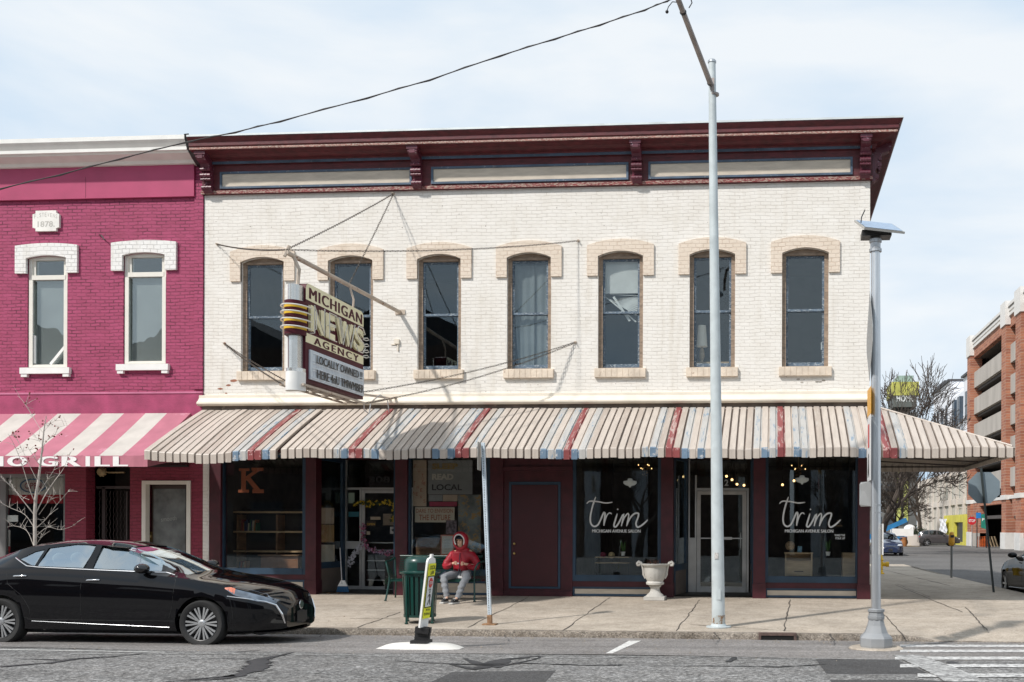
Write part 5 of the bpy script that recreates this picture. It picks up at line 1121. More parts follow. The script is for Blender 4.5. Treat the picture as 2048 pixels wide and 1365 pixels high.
# storm drain
m_ = MB(); a = P(1517,1285,KY-.05); b = P(1593,1269,KY-.05); y = KY-.075
m_.box(a.x,b.x,y,KY+.08,.075,.112); m_.box(a.x,a.x+.04,y,KY+.08,-.03,.075); m_.box(b.x-.04,b.x,y,KY+.08,-.03,.075); 
sd_ = thing('storm_drain', 'rusty cast iron storm drain inlet set in the kerb near the street light', 'drain', ((a.x+b.x)/2, KY, 0)); m_.build('frame', M('rusty_cast_iron', (.10,.065,.055), .7, var=.4, vs=15, bump=.3), sd_)
MB().box(a.x+.04,b.x-.04,y+.012,KY+.05,-.03,.075).build('opening', M('drain_dark', (.004,.004,.004), .9), sd_)
# ================================================================== BENCH + PERSON
bench = thing('bench', 'dark green metal bench with curved armrests under the awning', 'bench', (-6.85,-1.0,walk_z(-1)))
BX0, BX1 = P(783,1150,-1.15).x, P(955,1150,-1.15).x; bz = walk_z(-1.0); sh = bz+.43
m_ = MB()
for k_ in range(9): y = -1.30+k_*.055; m_.box(BX0+.03, BX1-.03, y, y+.035, sh-.012+(.015 if k_ == 0 else 0)-.01*k_/8, sh+.012-.01*k_/8)
m_.build('seat', GREEN, bench)
m_ = MB()
for k_ in range(11): z = sh+.08+k_*.036; y = -.83+.10*(k_/10)**1.3; m_.bar((BX0+.03,y,z),(BX1-.03,y,z),.012,.016)
m_.tube([(BX0+.02,-.72,sh+.47),(BX1-.02,-.72,sh+.47)], .018, 8); m_.build('backrest', GREEN, bench)
for sx_, xx in ((-1, BX0), (1, BX1)):
    pts = [(xx+sx_*.02,-1.42,bz),(xx,-1.36,bz+.2),(xx-sx_*.02,-1.31,bz+.45),(xx,-1.34,bz+.62),(xx+sx_*.05,-1.30,bz+.76),(xx+sx_*.10,-1.16,bz+.80),(xx+sx_*.12,-.95,bz+.80),(xx+sx_*.08,-.75,bz+.86)]
    sm_ = []
    for i in range(len(pts)-1):
        p0, p1, p2, p3 = (Vector(pts[max(i-1,0)]), Vector(pts[i]), Vector(pts[i+1]), Vector(pts[min(i+2,len(pts)-1)]))
        for k_ in range(5): t = k_/5; sm_.append(.5*((2*p1)+(p2-p0)*t+(2*p0-5*p1+4*p2-p3)*t*t+(3*p1-p0-3*p2+p3)*t**3))
    sm_.append(Vector(pts[-1])); m_ = MB(); m_.tube(sm_, .020, 8); m_.tube([(xx+sx_*.12,-.62,bz),(xx+sx_*.06,-.74,bz+.35),(xx+sx_*.08,-.75,bz+.86)], .018, 6)
    m_.lathe([(.03,0),(.03,.015),(.0,.015)], pts[0], 10)
    for k_ in range(9):
        q = sm_[8+k_*2]; m_.tube([q, (xx+sx_*.02*(k_/8)+sx_*.02, -1.22+k_*.055, sh)], .006, 4)
    m_.build('armrest', GREEN, bench)
m_ = MB(); m_.box(BX0+.02,BX1-.02,-1.32,-1.29,sh-.04,sh-.012); m_.box(BX0+.02,BX1-.02,-.84,-.81,sh-.04,sh-.01); m_.build('seat_frame', GREEN, bench)

def skin(joints, edges, mat=None, sub=2, root=0):
    """joints: name -> (x,y,z,r); returns a MB-like (verts, faces) of the grown surface."""
    names = list(joints); bm = bmesh.new(); lay = bm.verts.layers.skin.verify(); vs = {}
    for n_ in names:
        j = joints[n_]; v = bm.verts.new(j[:3]); r = j[3] if len(j) == 4 else j[3:5]
        v[lay].radius = (r, r) if not isinstance(r, tuple) else r; v[lay].use_root = (n_ == names[root]); vs[n_] = v
    for a, b in edges: bm.edges.new((vs[a], vs[b]))
    me = bpy.data.meshes.new('sk'); bm.to_mesh(me); bm.free(); ob = bpy.data.objects.new('sk', me); C.objects.link(ob)
    md = ob.modifiers.new('s', 'SKIN'); md.use_smooth_shade = True; sd__ = ob.modifiers.new('d', 'SUBSURF'); sd__.levels = sub; sd__.render_levels = sub
    dg = bpy.context.evaluated_depsgraph_get(); dg.update(); r_ = bpy.data.meshes.new_from_object(ob.evaluated_get(dg))
    v = [tuple(p.co) for p in r_.vertices]; f = [list(p.vertices) for p in r_.polygons]
    bpy.data.objects.remove(ob); bpy.data.meshes.remove(me); bpy.data.meshes.remove(r_); return v, f
def chain_edges(*cs): return [(a, b) for c in cs for a, b in zip(c[:-1], c[1:])]
def PP(px, py, y): p = P(px, py, y); return (p.x, p.y, p.z)
SKIN = M('skin', (.62,.38,.27), .55, var=.08); JACK = M('red_puffer_nylon', (.30,.008,.020), .55, var=.25, vs=9, bump=.2, bs=18); TROU = M('grey_sweatpants', (.22,.23,.245), .9, var=.15, bump=.3, bs=14)
SHOE = M('black_canvas_shoe', (.02,.02,.022), .6); SHOEW = M('white_rubber_sole', (.6,.6,.58), .6); NAVY = M('navy_cloth', (.015,.022,.04), .8); FLEECE = M('white_fleece_trim', (.62,.61,.60), .9, bump=.4, bs=60)
pers = thing('person', 'seated person in a red hooded puffer jacket and grey trousers, head bowed over their hands', 'person', (-6.35,-1.1,walk_z(-1)))
cx = P(921,1150,-1.1).x
J = {}
J['pelvis'] = (cx-.02,-1.00,sh+.13,.13); J['waist'] = (cx,-1.0,sh+.28,.125); J['chest'] = (cx+.02,-1.01,sh+.46,.14); J['neckb'] = (cx+.02,-1.05,sh+.60,.075)
J['neck'] = (cx+.01,-1.09,sh+.66,.052); J['headl'] = (cx,-1.13,sh+.725,.062,.072); J['headm'] = (cx,-1.135,sh+.80,.070,.088); J['headt'] = (cx,-1.12,sh+.875,.055,.07)
hl = Vector(PP(909,1127,-1.36)); hr = Vector(PP(926,1128,-1.36))
J['shL'] = (cx-.17,-1.02,sh+.53,.07); J['elL'] = (cx-.30,-1.12,sh+.26,.048); J['wrL'] = (hl.x-.035,hl.y+.05,hl.z,.027)
J['shR'] = (cx+.20,-1.02,sh+.53,.07); J['elR'] = (cx+.335,-1.10,sh+.26,.048); J['wrR'] = (hr.x+.055,hr.y+.05,hr.z-.01,.027)
J['palL'] = (hl.x+.01,hl.y,hl.z,.030,.022); J['palR'] = (hr.x+.01,hr.y,hr.z,.030,.022)
kL = P(887,1152,-1.50); kR = P(934,1150,-1.50); aL = P(893,1192,-1.66); aR = P(913,1196,-1.78)
J['hiL'] = (cx-.10,-1.05,sh+.09,.085); J['knL'] = (kL.x,kL.y,kL.z-.03,.06); J['anL'] = (aL.x,aL.y+.05,walk_z(aL.y)+.11,.036); J['hiR'] = (cx+.10,-1.05,sh+.09,.085); J['knR'] = (kR.x,kR.y,kR.z-.03,.06); J['anR'] = (aR.x,aR.y+.05,walk_z(aR.y)+.11,.036)
J['toL'] = (aL.x-.01,aL.y-.12,walk_z(-1.8)+.045,.028); J['toR'] = (aR.x-.03,aR.y-.12,walk_z(-1.9)+.045,.028)
E = chain_edges(['pelvis','waist','chest','neckb','neck','headl','headm','headt'],['chest','shL','elL','wrL','palL'],['chest','shR','elR','wrR','palR'],['pelvis','hiL','knL','anL','toL'],['pelvis','hiR','knR','anR','toR'])
J = {k_: (v if len(v) == 4 else (*v[:3], (v[3], v[4]))) for k_, v in J.items()}
def skj(Jd, E_, **k_): return skin({n_: ((*v[:3], v[3]) if not isinstance(v[3], tuple) else (*v[:3], v[3])) for n_, v in Jd.items()}, E_, **k_)
body = MB(); v, f = skj(J, E); body.add(v, f)
# face: nose, brow, lips, eyes; five fingers on each hand
H = Vector(J['headm'][:3])
nb = {'a': (H.x-.004,H.y-.078,H.z+.01,.010), 'b': (H.x-.004,H.y-.100,H.z-.022,.012), 'c': (H.x-.004,H.y-.085,H.z-.034,.009)}; v, f = skj(nb, chain_edges(['a','b','c']), sub=1); body.add(v, f)
body.ball((H.x-.004,H.y-.086,H.z-.055), .022, .008, .007, 10, 6); body.ball((H.x-.004,H.y-.075,H.z-.085), .026, .022, .022, 10, 6)
for s_ in (-1, 1):
    body.ball((H.x+s_*.028-.004,H.y-.078,H.z+.008), .012, .007, .007, 8, 6, mi=1); body.ball((H.x+s_*.030-.004,H.y-.080,H.z+.024), .018, .008, .006, 8, 6); body.ball((H.x+s_*.085,H.y-.005,H.z-.005), .010, .022, .03, 8, 6)
for nm, s_ in (('palL', 1), ('palR', -1)):
    pc = Vector(J[nm][:3])
    for k_ in range(4):
        b0 = pc+Vector((s_*.020, -.012, .024-.016*k_)); L_ = [.030,.034,.031,.024][k_]
        jj = {'a': (*(b0-Vector((s_*.02,0,0))), .010), 'b': (*b0, .0095), 'c': (*(b0+Vector((s_*L_*.7,-.018,-.004))), .009), 'd': (*(b0+Vector((s_*L_*.9,-.004+.012,-.014))), .0085), 'e': (*(b0+Vector((s_*L_*.45,.010,-.018))), .007)}
        v, f = skj(jj, chain_edges(['a','b','c','d','e']), sub=1); body.add(v, f)
    jj = {'a': (*(pc+Vector((-s_*.008,-.006,.026))), .012), 'b': (*(pc+Vector((s_*.018,-.022,.040))), .0105), 'c': (*(pc+Vector((s_*.042,-.026,.030))), .009)}; v, f = skj(jj, chain_edges(['a','b','c']), sub=1); body.add(v, f)
bo = body.build('body', [SKIN, BLACK], pers, smooth=80)
# jacket
JJ = {'hem': (cx-.01,-1.02,sh+.10,.175), 'w': (cx,-1.0,sh+.26,.165), 'c': (cx+.02,-1.0,sh+.44,.18), 'n': (cx+.02,-1.04,sh+.575,.150), 'n2': (cx+.01,-1.08,sh+.68,.10),
      'sL': (cx-.18,-1.02,sh+.50,.105), 'uL': (cx-.26,-1.06,sh+.38,.095), 'eL': (cx-.31,-1.12,sh+.25,.078), 'fL': (cx-.22,-1.23,sh+.26,.066), 'cL': (hl.x-.06,hl.y+.06,hl.z,.042),
      'sR': (cx+.21,-1.02,sh+.50,.105), 'uR': (cx+.30,-1.05,sh+.38,.095), 'eR': (cx+.345,-1.10,sh+.25,.078), 'fR': (cx+.24,-1.22,sh+.25,.066), 'cR': (hr.x+.085,hr.y+.06,hr.z-.01,.042)}
v, f = skj(JJ, chain_edges(['hem','w','c','n','n2'],['c','sL','uL','eL','fL','cL'],['c','sR','uR','eR','fR','cR'])); m_ = MB(); m_.add(v, f)
def puff(p):
    c0 = Vector((cx, -1.0, p.z)); d = p-c0; k_ = 1+.06*abs(sin((p.z-sh)*pi/.085)); d.y *= 1.0
    q = c0+Vector((d.x*k_, d.y*k_, 0)); return q
m_.map(puff); jk = m_.build('jacket', JACK, pers, smooth=80)
m_ = MB(); m_.tube([(cx+.0,-1.205,sh+.12),(cx+.005,-1.195,sh+.28),(cx+.01,-1.20,sh+.42),(cx+.01,-1.17,sh+.55)], .008, 5); m_.build('zip', NAVY, jk)
m_ = MB(); m_.box(cx-.13,cx+.15,-1.19,-.9,sh+.03,sh+.075); m_.build('shirt_hem', FLEECE, jk)
# hood: shell open to the front
hc = H+Vector((.008,.012,.0)); gr = []; n = 20
for i in range(10):
    row = []
    for k_ in range(n+1):
        t = 2*pi*k_/n; r0 = [.104,.124,.146,.158,.164,.160,.144,.115,.07,.012][i]; yy = [-.100,-.104,-.085,-.045,.0,.045,.085,.115,.135,.142][i]
        st = sin(t); zz = r0*st*(1.10 if st > 0 else 1.45)+.012
        row.append(hc+Vector((r0*cos(t)*.98, yy-.045*st*(1-i/9), zz)))
    gr.append(row)
m_ = MB(); m_.sheet(gr); hood = m_.build('hood', JACK, pers, smooth=80)
m_ = MB(); m_.tube([gr[0][k_ % n] for k_ in range(-2, 13)], .013, 6); m_.build('hood_trim', FLEECE, hood)
m_ = MB(); m_.ball(H+Vector((0,.01,.062)), .083, .10, .05, 16, 8); m_.ball(H+Vector((-.004,-.095,.052)), .060, .055, .008, 14, 6); m_.build('cap', NAVY, pers, smooth=60)
# trousers
TT = {'p': (cx-.0,-1.0,sh+.085,.13), 'hL': (cx-.10,-1.08,sh+.09,.105), 'tL': ((cx-.10+kL.x)/2,-1.28,(sh+.09+kL.z)/2,.092), 'kL': (kL.x,kL.y,kL.z-.035,.082), 'sL': ((kL.x+aL.x)/2,(kL.y+aL.y)/2,(kL.z+aL.z)/2,.070), 'aL': (aL.x,aL.y+.045,walk_z(aL.y)+.085,.064),
      'hR': (cx+.10,-1.08,sh+.09,.105), 'tR': ((cx+.10+kR.x)/2,-1.28,(sh+.09+kR.z)/2,.092), 'kR': (kR.x,kR.y,kR.z-.035,.082), 'sR': ((kR.x+aR.x)/2,(kR.y+aR.y)/2,(kR.z+aR.z)/2,.072), 'aR': (aR.x,aR.y+.045,walk_z(aR.y)+.085,.064)}
v, f = skj(TT, chain_edges(['p','hL','tL','kL','sL','aL'],['p','hR','tR','kR','sR','aR'])); m_ = MB(); m_.add(v, f)
rn = random.Random(2)
def fold(p): return p+Vector((.010*sin(p.z*70+p.x*20), .010*sin(p.z*55+1), .006*sin(p.x*60)))
m_.map(fold); m_.build('trousers', TROU, pers, smooth=80)
for a_, dx_ in ((aL, -.03), (aR, -.05)):
    gz = walk_z(a_.y)+.004; d = Vector((dx_, -.25, 0)); b = Vector((a_.x, a_.y+.055, gz)); jj = {'h': (b.x,b.y,gz+.055,.046), 'm': (b.x+dx_*.4,b.y-.11,gz+.055,.046), 't': (b.x+dx_,b.y-.235,gz+.04,.040), 'a': (b.x,b.y-.02,gz+.10,.046)}
    v, f = skj(jj, chain_edges(['a','h','m','t'])); m_ = MB(); m_.add(v, f); m_.map(lambda p: Vector((p.x,p.y,max(p.z,gz+.02)))); s_ = m_.build('shoe', SHOE, pers, smooth=80)
    m_ = MB(); pts = [(b.x+dx_*t+sg*w_, b.y+.045-.32*t) for sg, ts in ((-1,[0,.25,.5,.75,.95,1]),(1,[1,.95,.75,.5,.25,0])) for t in ts for w_ in [.034+.016*sin(pi*min(1,t*.9))]]
    m_.prism([(x,y,gz) for x, y in pts], (0,0,.028)); m_.build('sole', SHOEW, s_)
    m_ = MB()
    for k_ in range(4): q = Vector((b.x+dx_*.5, b.y-.10-.028*k_, gz+.103-.012*k_)); m_.bar(q-Vector((.026,0,0)), q+Vector((.026,0,0)), .008, .008)
    m_.build('laces', SHOEW, s_)
m_ = MB(); o_ = (hl+hr)/2; m_.box(o_.x-.012,o_.x+.02,o_.y-.06,o_.y-.045,o_.z-.01,o_.z+.02); 
tag(m_.build('small_card', SHOEW), 'small pale object held between the hands of the seated person', 'card')
m_ = MB(); v, f = skj({'a': (cx-.36,-1.10,sh+.07,.07), 'b': (cx-.28,-1.05,sh+.13,.08), 'c': (cx-.42,-1.12,sh+.02,.05)}, [('a','b'),('a','c')]); m_.add(v, f); tag(m_.build('bag', NAVY, None, smooth=80), 'small navy cloth bag lying on the bench beside the seated person', 'bag')
# ================================================================== CARS
def interp(tab, x):
    if x <= tab[0][0]: return tab[0][1]
    for (a, b), (c, d) in zip(tab[:-1], tab[1:]):
        if x <= c:
            t = (x-a)/(c-a); return b+(d-b)*t
    return tab[-1][1]
def smooth_tab(tab, x, h=.07): return (interp(tab, x-h)+2*interp(tab, x)+interp(tab, x+h))/4
TYRE = M('tyre_rubber', (.018,.018,.018), .8, var=.2); RIMD = M('dark_rim', (.02,.02,.022), .4); RIMS = M('machined_alloy', (.50,.51,.52), .3, metal=.7); CHROME = M('chrome', (.75,.76,.77), .12, metal=1.0, var=.02)
CARGL = glass('car_side_glass', (.62,.70,.68), 2.2, 0.0, base=.38); CABIN = M('light_grey_upholstery', (.42,.41,.39), .85); CABD = M('dark_cabin', (.03,.03,.032), .8)
CARGL2 = glass('dark_car_glass', (.25,.28,.28), 1.2, 0.0, base=.02)
def car(name, label, S, paint, group=None, detail=2):
    CARGL = MATS['car_side_glass'] if detail == 2 else CARGL2
    root = thing(name, label, 'car', (0, 0, 0), group)
    top, belt, wid, bot, wr = S['top'], S['belt'], S['wid'], S['bot'], S['wr']; x0, x1 = S['x']
    def section(x, off=0.0, botz=None):
        zt = smooth_tab(top, x)-off; zs = min(smooth_tab(belt, x), zt-.01); w_ = smooth_tab(wid, x)-off*1.2; zb = botz if botz is not None else interp(bot, x)
        h = zs-zb; c = max(0, min(1, (zt-zs-.03)/.28)); W = wr-off
        low = [(0, zb), (w_*.86, zb), (w_*.965, zb+.06*h), (w_*1.0, zb+.28*h), (w_*.982, zb+.48*h), (w_*1.0, zb+.68*h), (w_*.972, zb+.84*h), (w_*.915, zs)]
        hood_ = [(w_*.915*q, zs+(zt-zs)*(1-q**2.2)) for q in (.90,.72,.5,.27,0)]
        W2_ = min(W, w_*.9); cab = []
        for t in (.06,.55,1.0): cab.append((w_*.91+(W2_-w_*.91)*(t**1.15), zs+(zt-.055-zs)*t))
        cab += [(W2_*.72, zt-.018), (0, zt)]
        up = [(a[0]*(1-c)+b[0]*c, a[1]*(1-c)+b[1]*c) for a, b in zip(hood_, cab)]
        return low+up
    def loft(xs, off=0.0, botz=None):
        m_ = MB(); rows = []
        for x in xs:
            s = section(x, off, botz); ring = [(x, y, z) for y, z in s]+[(x, -y, z) for y, z in s[-2:0:-1]]; rows.append(ring)
        n = len(rows[0]); vs = [p for r in rows for p in r]
        fs = [(i*n+j, i*n+(j+1) % n, (i+1)*n+(j+1) % n, (i+1)*n+j) for i in range(len(rows)-1) for j in range(n)]
        fs += [list(range(n))[::-1], list(range((len(rows)-1)*n, len(rows)*n))]; m_.add(vs, fs); return m_
    def hw(x, z):
        s = section(x); 
        for (a, b), (c, d) in zip(s[2:], s[3:]):
            if b <= z <= d and d > b: return a+(c-a)*(z-b)/(d-b)
        return s[-2][0] if z > s[-1][1]*.98 else s[2][0]
    def topz(x, y):
        s = section(x); y = abs(y)
        for (a, b), (c, d) in zip(s[6:], s[7:]):
            if c <= y <= a and a > c: return b+(d-b)*(a-y)/(a-c)
        return s[-1][1]
    N_ = 74 if detail == 2 else 44
    xs = [x0+(x1-x0)*(.5-.5*cos(pi*i/N_))*1.0 if False else x0+(x1-x0)*i/N_ for i in range(N_+1)]
    xs = sorted(set(xs+[x0+.015, x0+.04, x1-.015, x1-.035]))
    tmp = []
    def tmpo(mb):
        o = mb.build('cut', CABD, None); tmp.append(o); return o
    base = loft(xs).build('body', paint, None); cutters = []
    inner = [S['inner'][0]+(S['inner'][1]-S['inner'][0])*i/30 for i in range(31)]
    cutters.append(tmpo(loft(inner, .045, .30)))
    for ax in (0, -S['wb']):
        for s_ in (-1, 1): cutters.append(tmpo(MB().lathe([(S['arch'], s_*.50), (S['arch'], s_*1.2)], (ax, 0, S['R']), 40, 'y')))
    for poly_ in S['win']: cutters.append(tmpo(MB().prism([(x, -1.3, z) for x, z in poly_], (0, 2.6, 0))))
    for q in (S['ws'], S['rw']): cutters.append(tmpo(MB().prism([(x, y, .80) for x, y in q]+[(x, -y, .80) for x, y in q[::-1]], (0, 0, 1.2))))
    for c_ in cutters:
        md = base.modifiers.new('b', 'BOOLEAN'); md.operation = 'DIFFERENCE'; md.solver = 'EXACT'; md.object = c_
    dg = bpy.context.evaluated_depsgraph_get(); dg.update(); me = bpy.data.meshes.new_from_object(base.evaluated_get(dg))
    body = bpy.data.objects.new('body', me); C.objects.link(body); me.materials.clear(); me.materials.append(paint)
    me.polygons.foreach_set('use_smooth', [True]*len(me.polygons)); me.polygons.foreach_set('material_index', [0]*len(me.polygons)); me.set_sharp_from_angle(angle=radians(28))
    for o in tmp+[base]: bpy.data.objects.remove(o)
    attach(body, root)
    # panes
    for poly_ in S['win']:
        xa, xb = min(p[0] for p in poly_), max(p[0] for p in poly_)
        def span(x):
            zs_ = []
            for (a, b), (c, d) in zip(poly_, poly_[1:]+poly_[:1]):
                if (a-x)*(c-x) <= 0 and a != c: zs_.append(b+(d-b)*(x-a)/(c-a))
            return (min(zs_), max(zs_)) if zs_ else (None, None)
        for s_ in (-1, 1):
            rows = []
            for i in range(13):
                x = xa+.004+(xb-xa-.008)*i/12; lo, hi = span(x)
                if lo is None: continue
                lo -= .015; hi += .015; ya_, yb__ = hw(x, lo), hw(x, hi); rows.append([(x, s_*(ya_+(yb__-ya_)*k_/5-.012+.008*sin(pi*k_/5)), lo+(hi-lo)*k_/5) for k_ in range(6)])
            m_ = MB(); m_.sheet(rows); m_.build('window_pane', CARGL, body, smooth=60)
    for q, nm in ((S['ws'], 'windscreen'), (S['rw'], 'rear_window')):
        (xf, yf), (xr_, yr) = q[0], q[-1]; rows = []
        for i in range(9):
            t = i/8; x = xf+(xr_-xf)*t; yy = yf+(yr-yf)*t+.03
            rows.append([(x+(-.10*(abs(u_)**2) if nm == 'windscreen' and t < .5 else 0)*(1-2*t if t < .5 else 0), yy*u_, topz(x, yy*u_)-.012) for u_ in [k_/6-1 for k_ in range(13)]])
        m_ = MB(); m_.sheet(rows); m_.build(nm, CARGL, body, smooth=60)
    # cabin
    if detail >= 1:
        m_ = MB(); a, b = S['inner']; m_.box(a+.1, b-.05, -.70, .70, .31, .36); m_.box(S['dash']-.12, S['dash']+.25, -.66, .66, .55, .93*S['kh']); m_.build('cabin_floor', CABD, body)
        for sx_, ys in ((S['seat'][0], (-.36,.36)), (S['seat'][1], (-.38,0,.38))):
            for y in ys:
                m_ = MB(); m_.prism([(sx_+.45,y-.22,.42*S['kh']),(sx_-.05,y-.22,.42*S['kh']),(sx_-.20,y-.22,1.06*S['kh']),(sx_-.08,y-.22,1.10*S['kh']),(sx_+.08,y-.22,.60*S['kh']),(sx_+.45,y-.22,.60*S['kh'])], (0,.44,0))
                m_.ball((sx_-.14,y,1.17*S['kh']), .06,.13,.09); m_.build('seat', CABIN, body, smooth=40)
        m_ = MB(); m_.lathe([(.18,0),(.19,.01),(.18,.02)], (S['dash']-.22,.36,.86*S['kh']), 20, 'x'); m_.build('steering_wheel', CABD, body)
    # wheels
    for ax in (0, -S['wb']):
        for s_ in (-1, 1):
            R = S['R']; yo = s_*(interp(wid, ax)-.015); m_ = MB()
            pr = [(R*.70, -.02), (R*.76, .0), (R*.93, .005), (R*.985, -.018), (R, -.05), (R, -.16), (R*.97, -.20), (R*.7, -.21), (R*.7, -.02)]
            m_.lathe([(r_, yo+s_*h_) for r_, h_ in pr], (ax, 0, R), 40, 'y', caps=False); wh = m_.build('wheel', TYRE, root, smooth=45)
            m_ = MB(); m_.lathe([(R*.71, yo-s_*.005), (R*.735, yo-s_*.0), (R*.735, yo-s_*.03), (R*.70, yo-s_*.075), (.001, yo-s_*.085)], (ax, 0, R), 36, 'y', caps=False); rim = m_.build('rim', RIMD, wh, smooth=40)
            m_ = MB(); n = S['spokes']; yf = yo-s_*.012
            for k_ in range(n):
                t = 2*pi*k_/n
                for dt in ((-.12,.12) if detail == 2 else (0,)):
                    def rp(r_, a_, y_): return Vector((ax+r_*cos(a_), y_, R+r_*sin(a_)))
                    for (ra, ta, rb, tb2, wa, wb_) in ((.045, t, R*.70, t+dt, .018, .026),):
                        A, B = rp(ra, ta+dt*.6, yf-s_*.012), rp(rb, tb2, yf+s_*.004); d = (B-A).normalized(); e_ = Vector((-d.z, 0, d.x)).normalized()
                        m_.prism([A-e_*wa/2*(1 if detail == 2 else 2.4), A+e_*wa/2*(1 if detail == 2 else 2.4), B+e_*wb_/2*(1 if detail == 2 else 2), B-e_*wb_/2*(1 if detail == 2 else 2)], (0, -s_*.02, 0))
            m_.lathe([(.05, yf-s_*.03), (.052, yf-s_*.008), (.03, yf-s_*.0), (0, yf)], (ax, 0, R), 16, 'y'); m_.lathe([(R*.705, yf-s_*.015), (R*.735, yf+s_*.006), (R*.745, yf-s_*.015)], (ax, 0, R), 36, 'y', caps=False)
            m_.build('spokes', RIMS, wh)
    # trim lines along the body side
    def side_line(pts, r_, mat, nm, lift=.004, par=body, n=6, both=True):
        for s_ in ((-1, 1) if both else (-1,)):
            fine = []
            for (a, b), (c, d) in zip(pts[:-1], pts[1:]):
                k2 = max(2, int(abs(c-a)/.06)+int(abs(d-b)/.06)); fine += [(a+(c-a)*i/k2, b+(d-b)*i/k2) for i in range(k2)]
            fine.append(pts[-1]); m_ = MB(); m_.tube([(x, s_*(hw(x, z)+lift), z) for x, z in fine], r_, n); m_.build(nm, mat, par)
    def patch(pts2, mat, nm, lift=.006, par=body, both=True):
        """pts2: list of (x, zlow, zhigh)"""
        for s_ in ((-1, 1) if both else (-1,)):
            rows = []
            for (a, l0, h0), (c, l1, h1) in zip(pts2[:-1], pts2[1:]):
                for i in range(5): t = i/5; x = a+(c-a)*t; lo = l0+(l1-l0)*t; hi = h0+(h1-h0)*t; rows.append([(x, s_*(hw(x, lo+(hi-lo)*k_/4)+lift), lo+(hi-lo)*k_/4) for k_ in range(5)])
            x, lo, hi = pts2[-1]; rows.append([(x, s_*(hw(x, lo+(hi-lo)*k_/4)+lift), lo+(hi-lo)*k_/4) for k_ in range(5)])
            m_ = MB(); m_.sheet(rows); m_.build(nm, mat, par, smooth=50)
    for pts, r_, mt, nm in S.get('lines', []): side_line(pts, r_, mt, nm, -.0015 if mt is SEAMM else .004)
    for pts, mt, nm in S.get('patches', []): patch(pts, mt, nm)
    for hx, hz in S['handles']:
        for s_ in (-1, 1):
            m_ = MB(); y = s_*(hw(hx, hz)+.018); m_.tube([(hx-.10,y-s_*.012,hz-.003),(hx-.07,y,hz),(hx+.05,y,hz+.004),(hx+.09,y-s_*.012,hz+.004)], [.010,.014,.014,.010], 8); m_.build('door_handle', CHROME if detail == 2 else paint, body, smooth=60)
    mx_, mz = S['mirror']
    for s_ in (-1, 1):
        y = s_*(hw(mx_, mz)); m_ = MB(); m_.ball((mx_, y+s_*.13, mz+.04), .095,.115,.070, 14, 9); m_.bar((mx_+.03,y-s_*.03,mz-.02),(mx_+.01,y+s_*.08,mz+.0),.06,.035); m_.build('mirror', M('gloss_black', (.008,.008,.009), .12, var=.05, coat=.5) if detail == 2 else paint, body, smooth=60)
    # front and rear faces
    fx = x1; m_ = MB()
    rows = []
    for i in range(9):
        y = -.46+.92*i/8; xx = x1-.10*(abs(y)/.46)**2+.012; rows.append([(xx-.00, y*.9, .27*S['kh']), (xx+.0, y, .42*S['kh']), (xx-.05, y*.85, .60*S['kh'])])
    m_.sheet(rows); m_.build('grille', M('black_honeycomb_grille', (.012,.012,.013), .35, var=.3, vs=30, bump=.8, bs=90), body)
    if detail == 2:
        m_ = MB(); m_.lathe([(.056,0),(.066,.004),(.056,.008)], (x1+.0,0,.535), 20, 'x'); m_.box(x1+.004,x1+.012,-.06,.06,.526,.544); m_.build('badge', CHROME, body)
        m_ = MB(); m_.box(x1+.008,x1+.016,-.15,.15,.30,.44); m_.build('plate_holder', BLACK, body)
        m_ = MB(); m_.sheet([[(x1-.02-.28*(abs(u_)**2.2), u_*.72, z) for u_ in [k_/8-1 for k_ in range(17)]] for z in (.165,.19)]); m_.sheet([[(x1+.03-.30*(abs(u_)**2.2), u_*.74, .19) for u_ in [k_/8-1 for k_ in range(17)]], [(x1-.06-.30*(abs(u_)**2.2), u_*.70, .215) for u_ in [k_/8-1 for k_ in range(17)]]]); m_.build('front_lip', paint, body)
        for s_ in (-1, 1):
            m_ = MB(); m_.tube([(.36, s_*(hw(.36,.70)+.004), .70),(.60, s_*(hw(.60,.665)+.006), .665),(.80, s_*(hw(.80,.62)+.010), .62),(.90, s_*(hw(.90,.565)+.008), .565),(.965,s_*.50,.43),(.985,s_*.455,.30)], [.006,.008,.010,.014,.016,.010], 6); m_.build('chrome_trim', CHROME, body)
    else:
        for s_ in (-1, 1):
            m_ = MB(); m_.ball((x1-.13, s_*.60, .66*S['kh']), .10,.16,.075, 12, 8); m_.build('headlight', M('clear_headlamp', (.55,.57,.60), .1, spec=.8), body, smooth=60)
        m_ = MB(); m_.bar((x1+.01,-.30,.62*S['kh']),(x1+.01,.30,.62*S['kh']),.02,.03); m_.build('grille_bar', CHROME, body)
    for s_ in (-1, 1):
        m_ = MB(); m_.ball((x0+.10, s_*.62, .84*S['kh']), .10,.17,.08, 12, 8); m_.build('tail_light', M('red_lens', (.35,.01,.01), .15), body, smooth=60)
    m_ = MB(); m_.box(x0+.5, x1-.5, -.62, .62, .15, .20); m_.build('underbody', BLACK, root)
    return root
SEAMM = M('panel_gap', (.002,.002,.002), .6)
HEADL = M('dark_headlamp_lens', (.11,.14,.18), .08, var=.5, vs=9, coat=1.0); AMB = M('amber_reflector', (.65,.20,.12), .3)
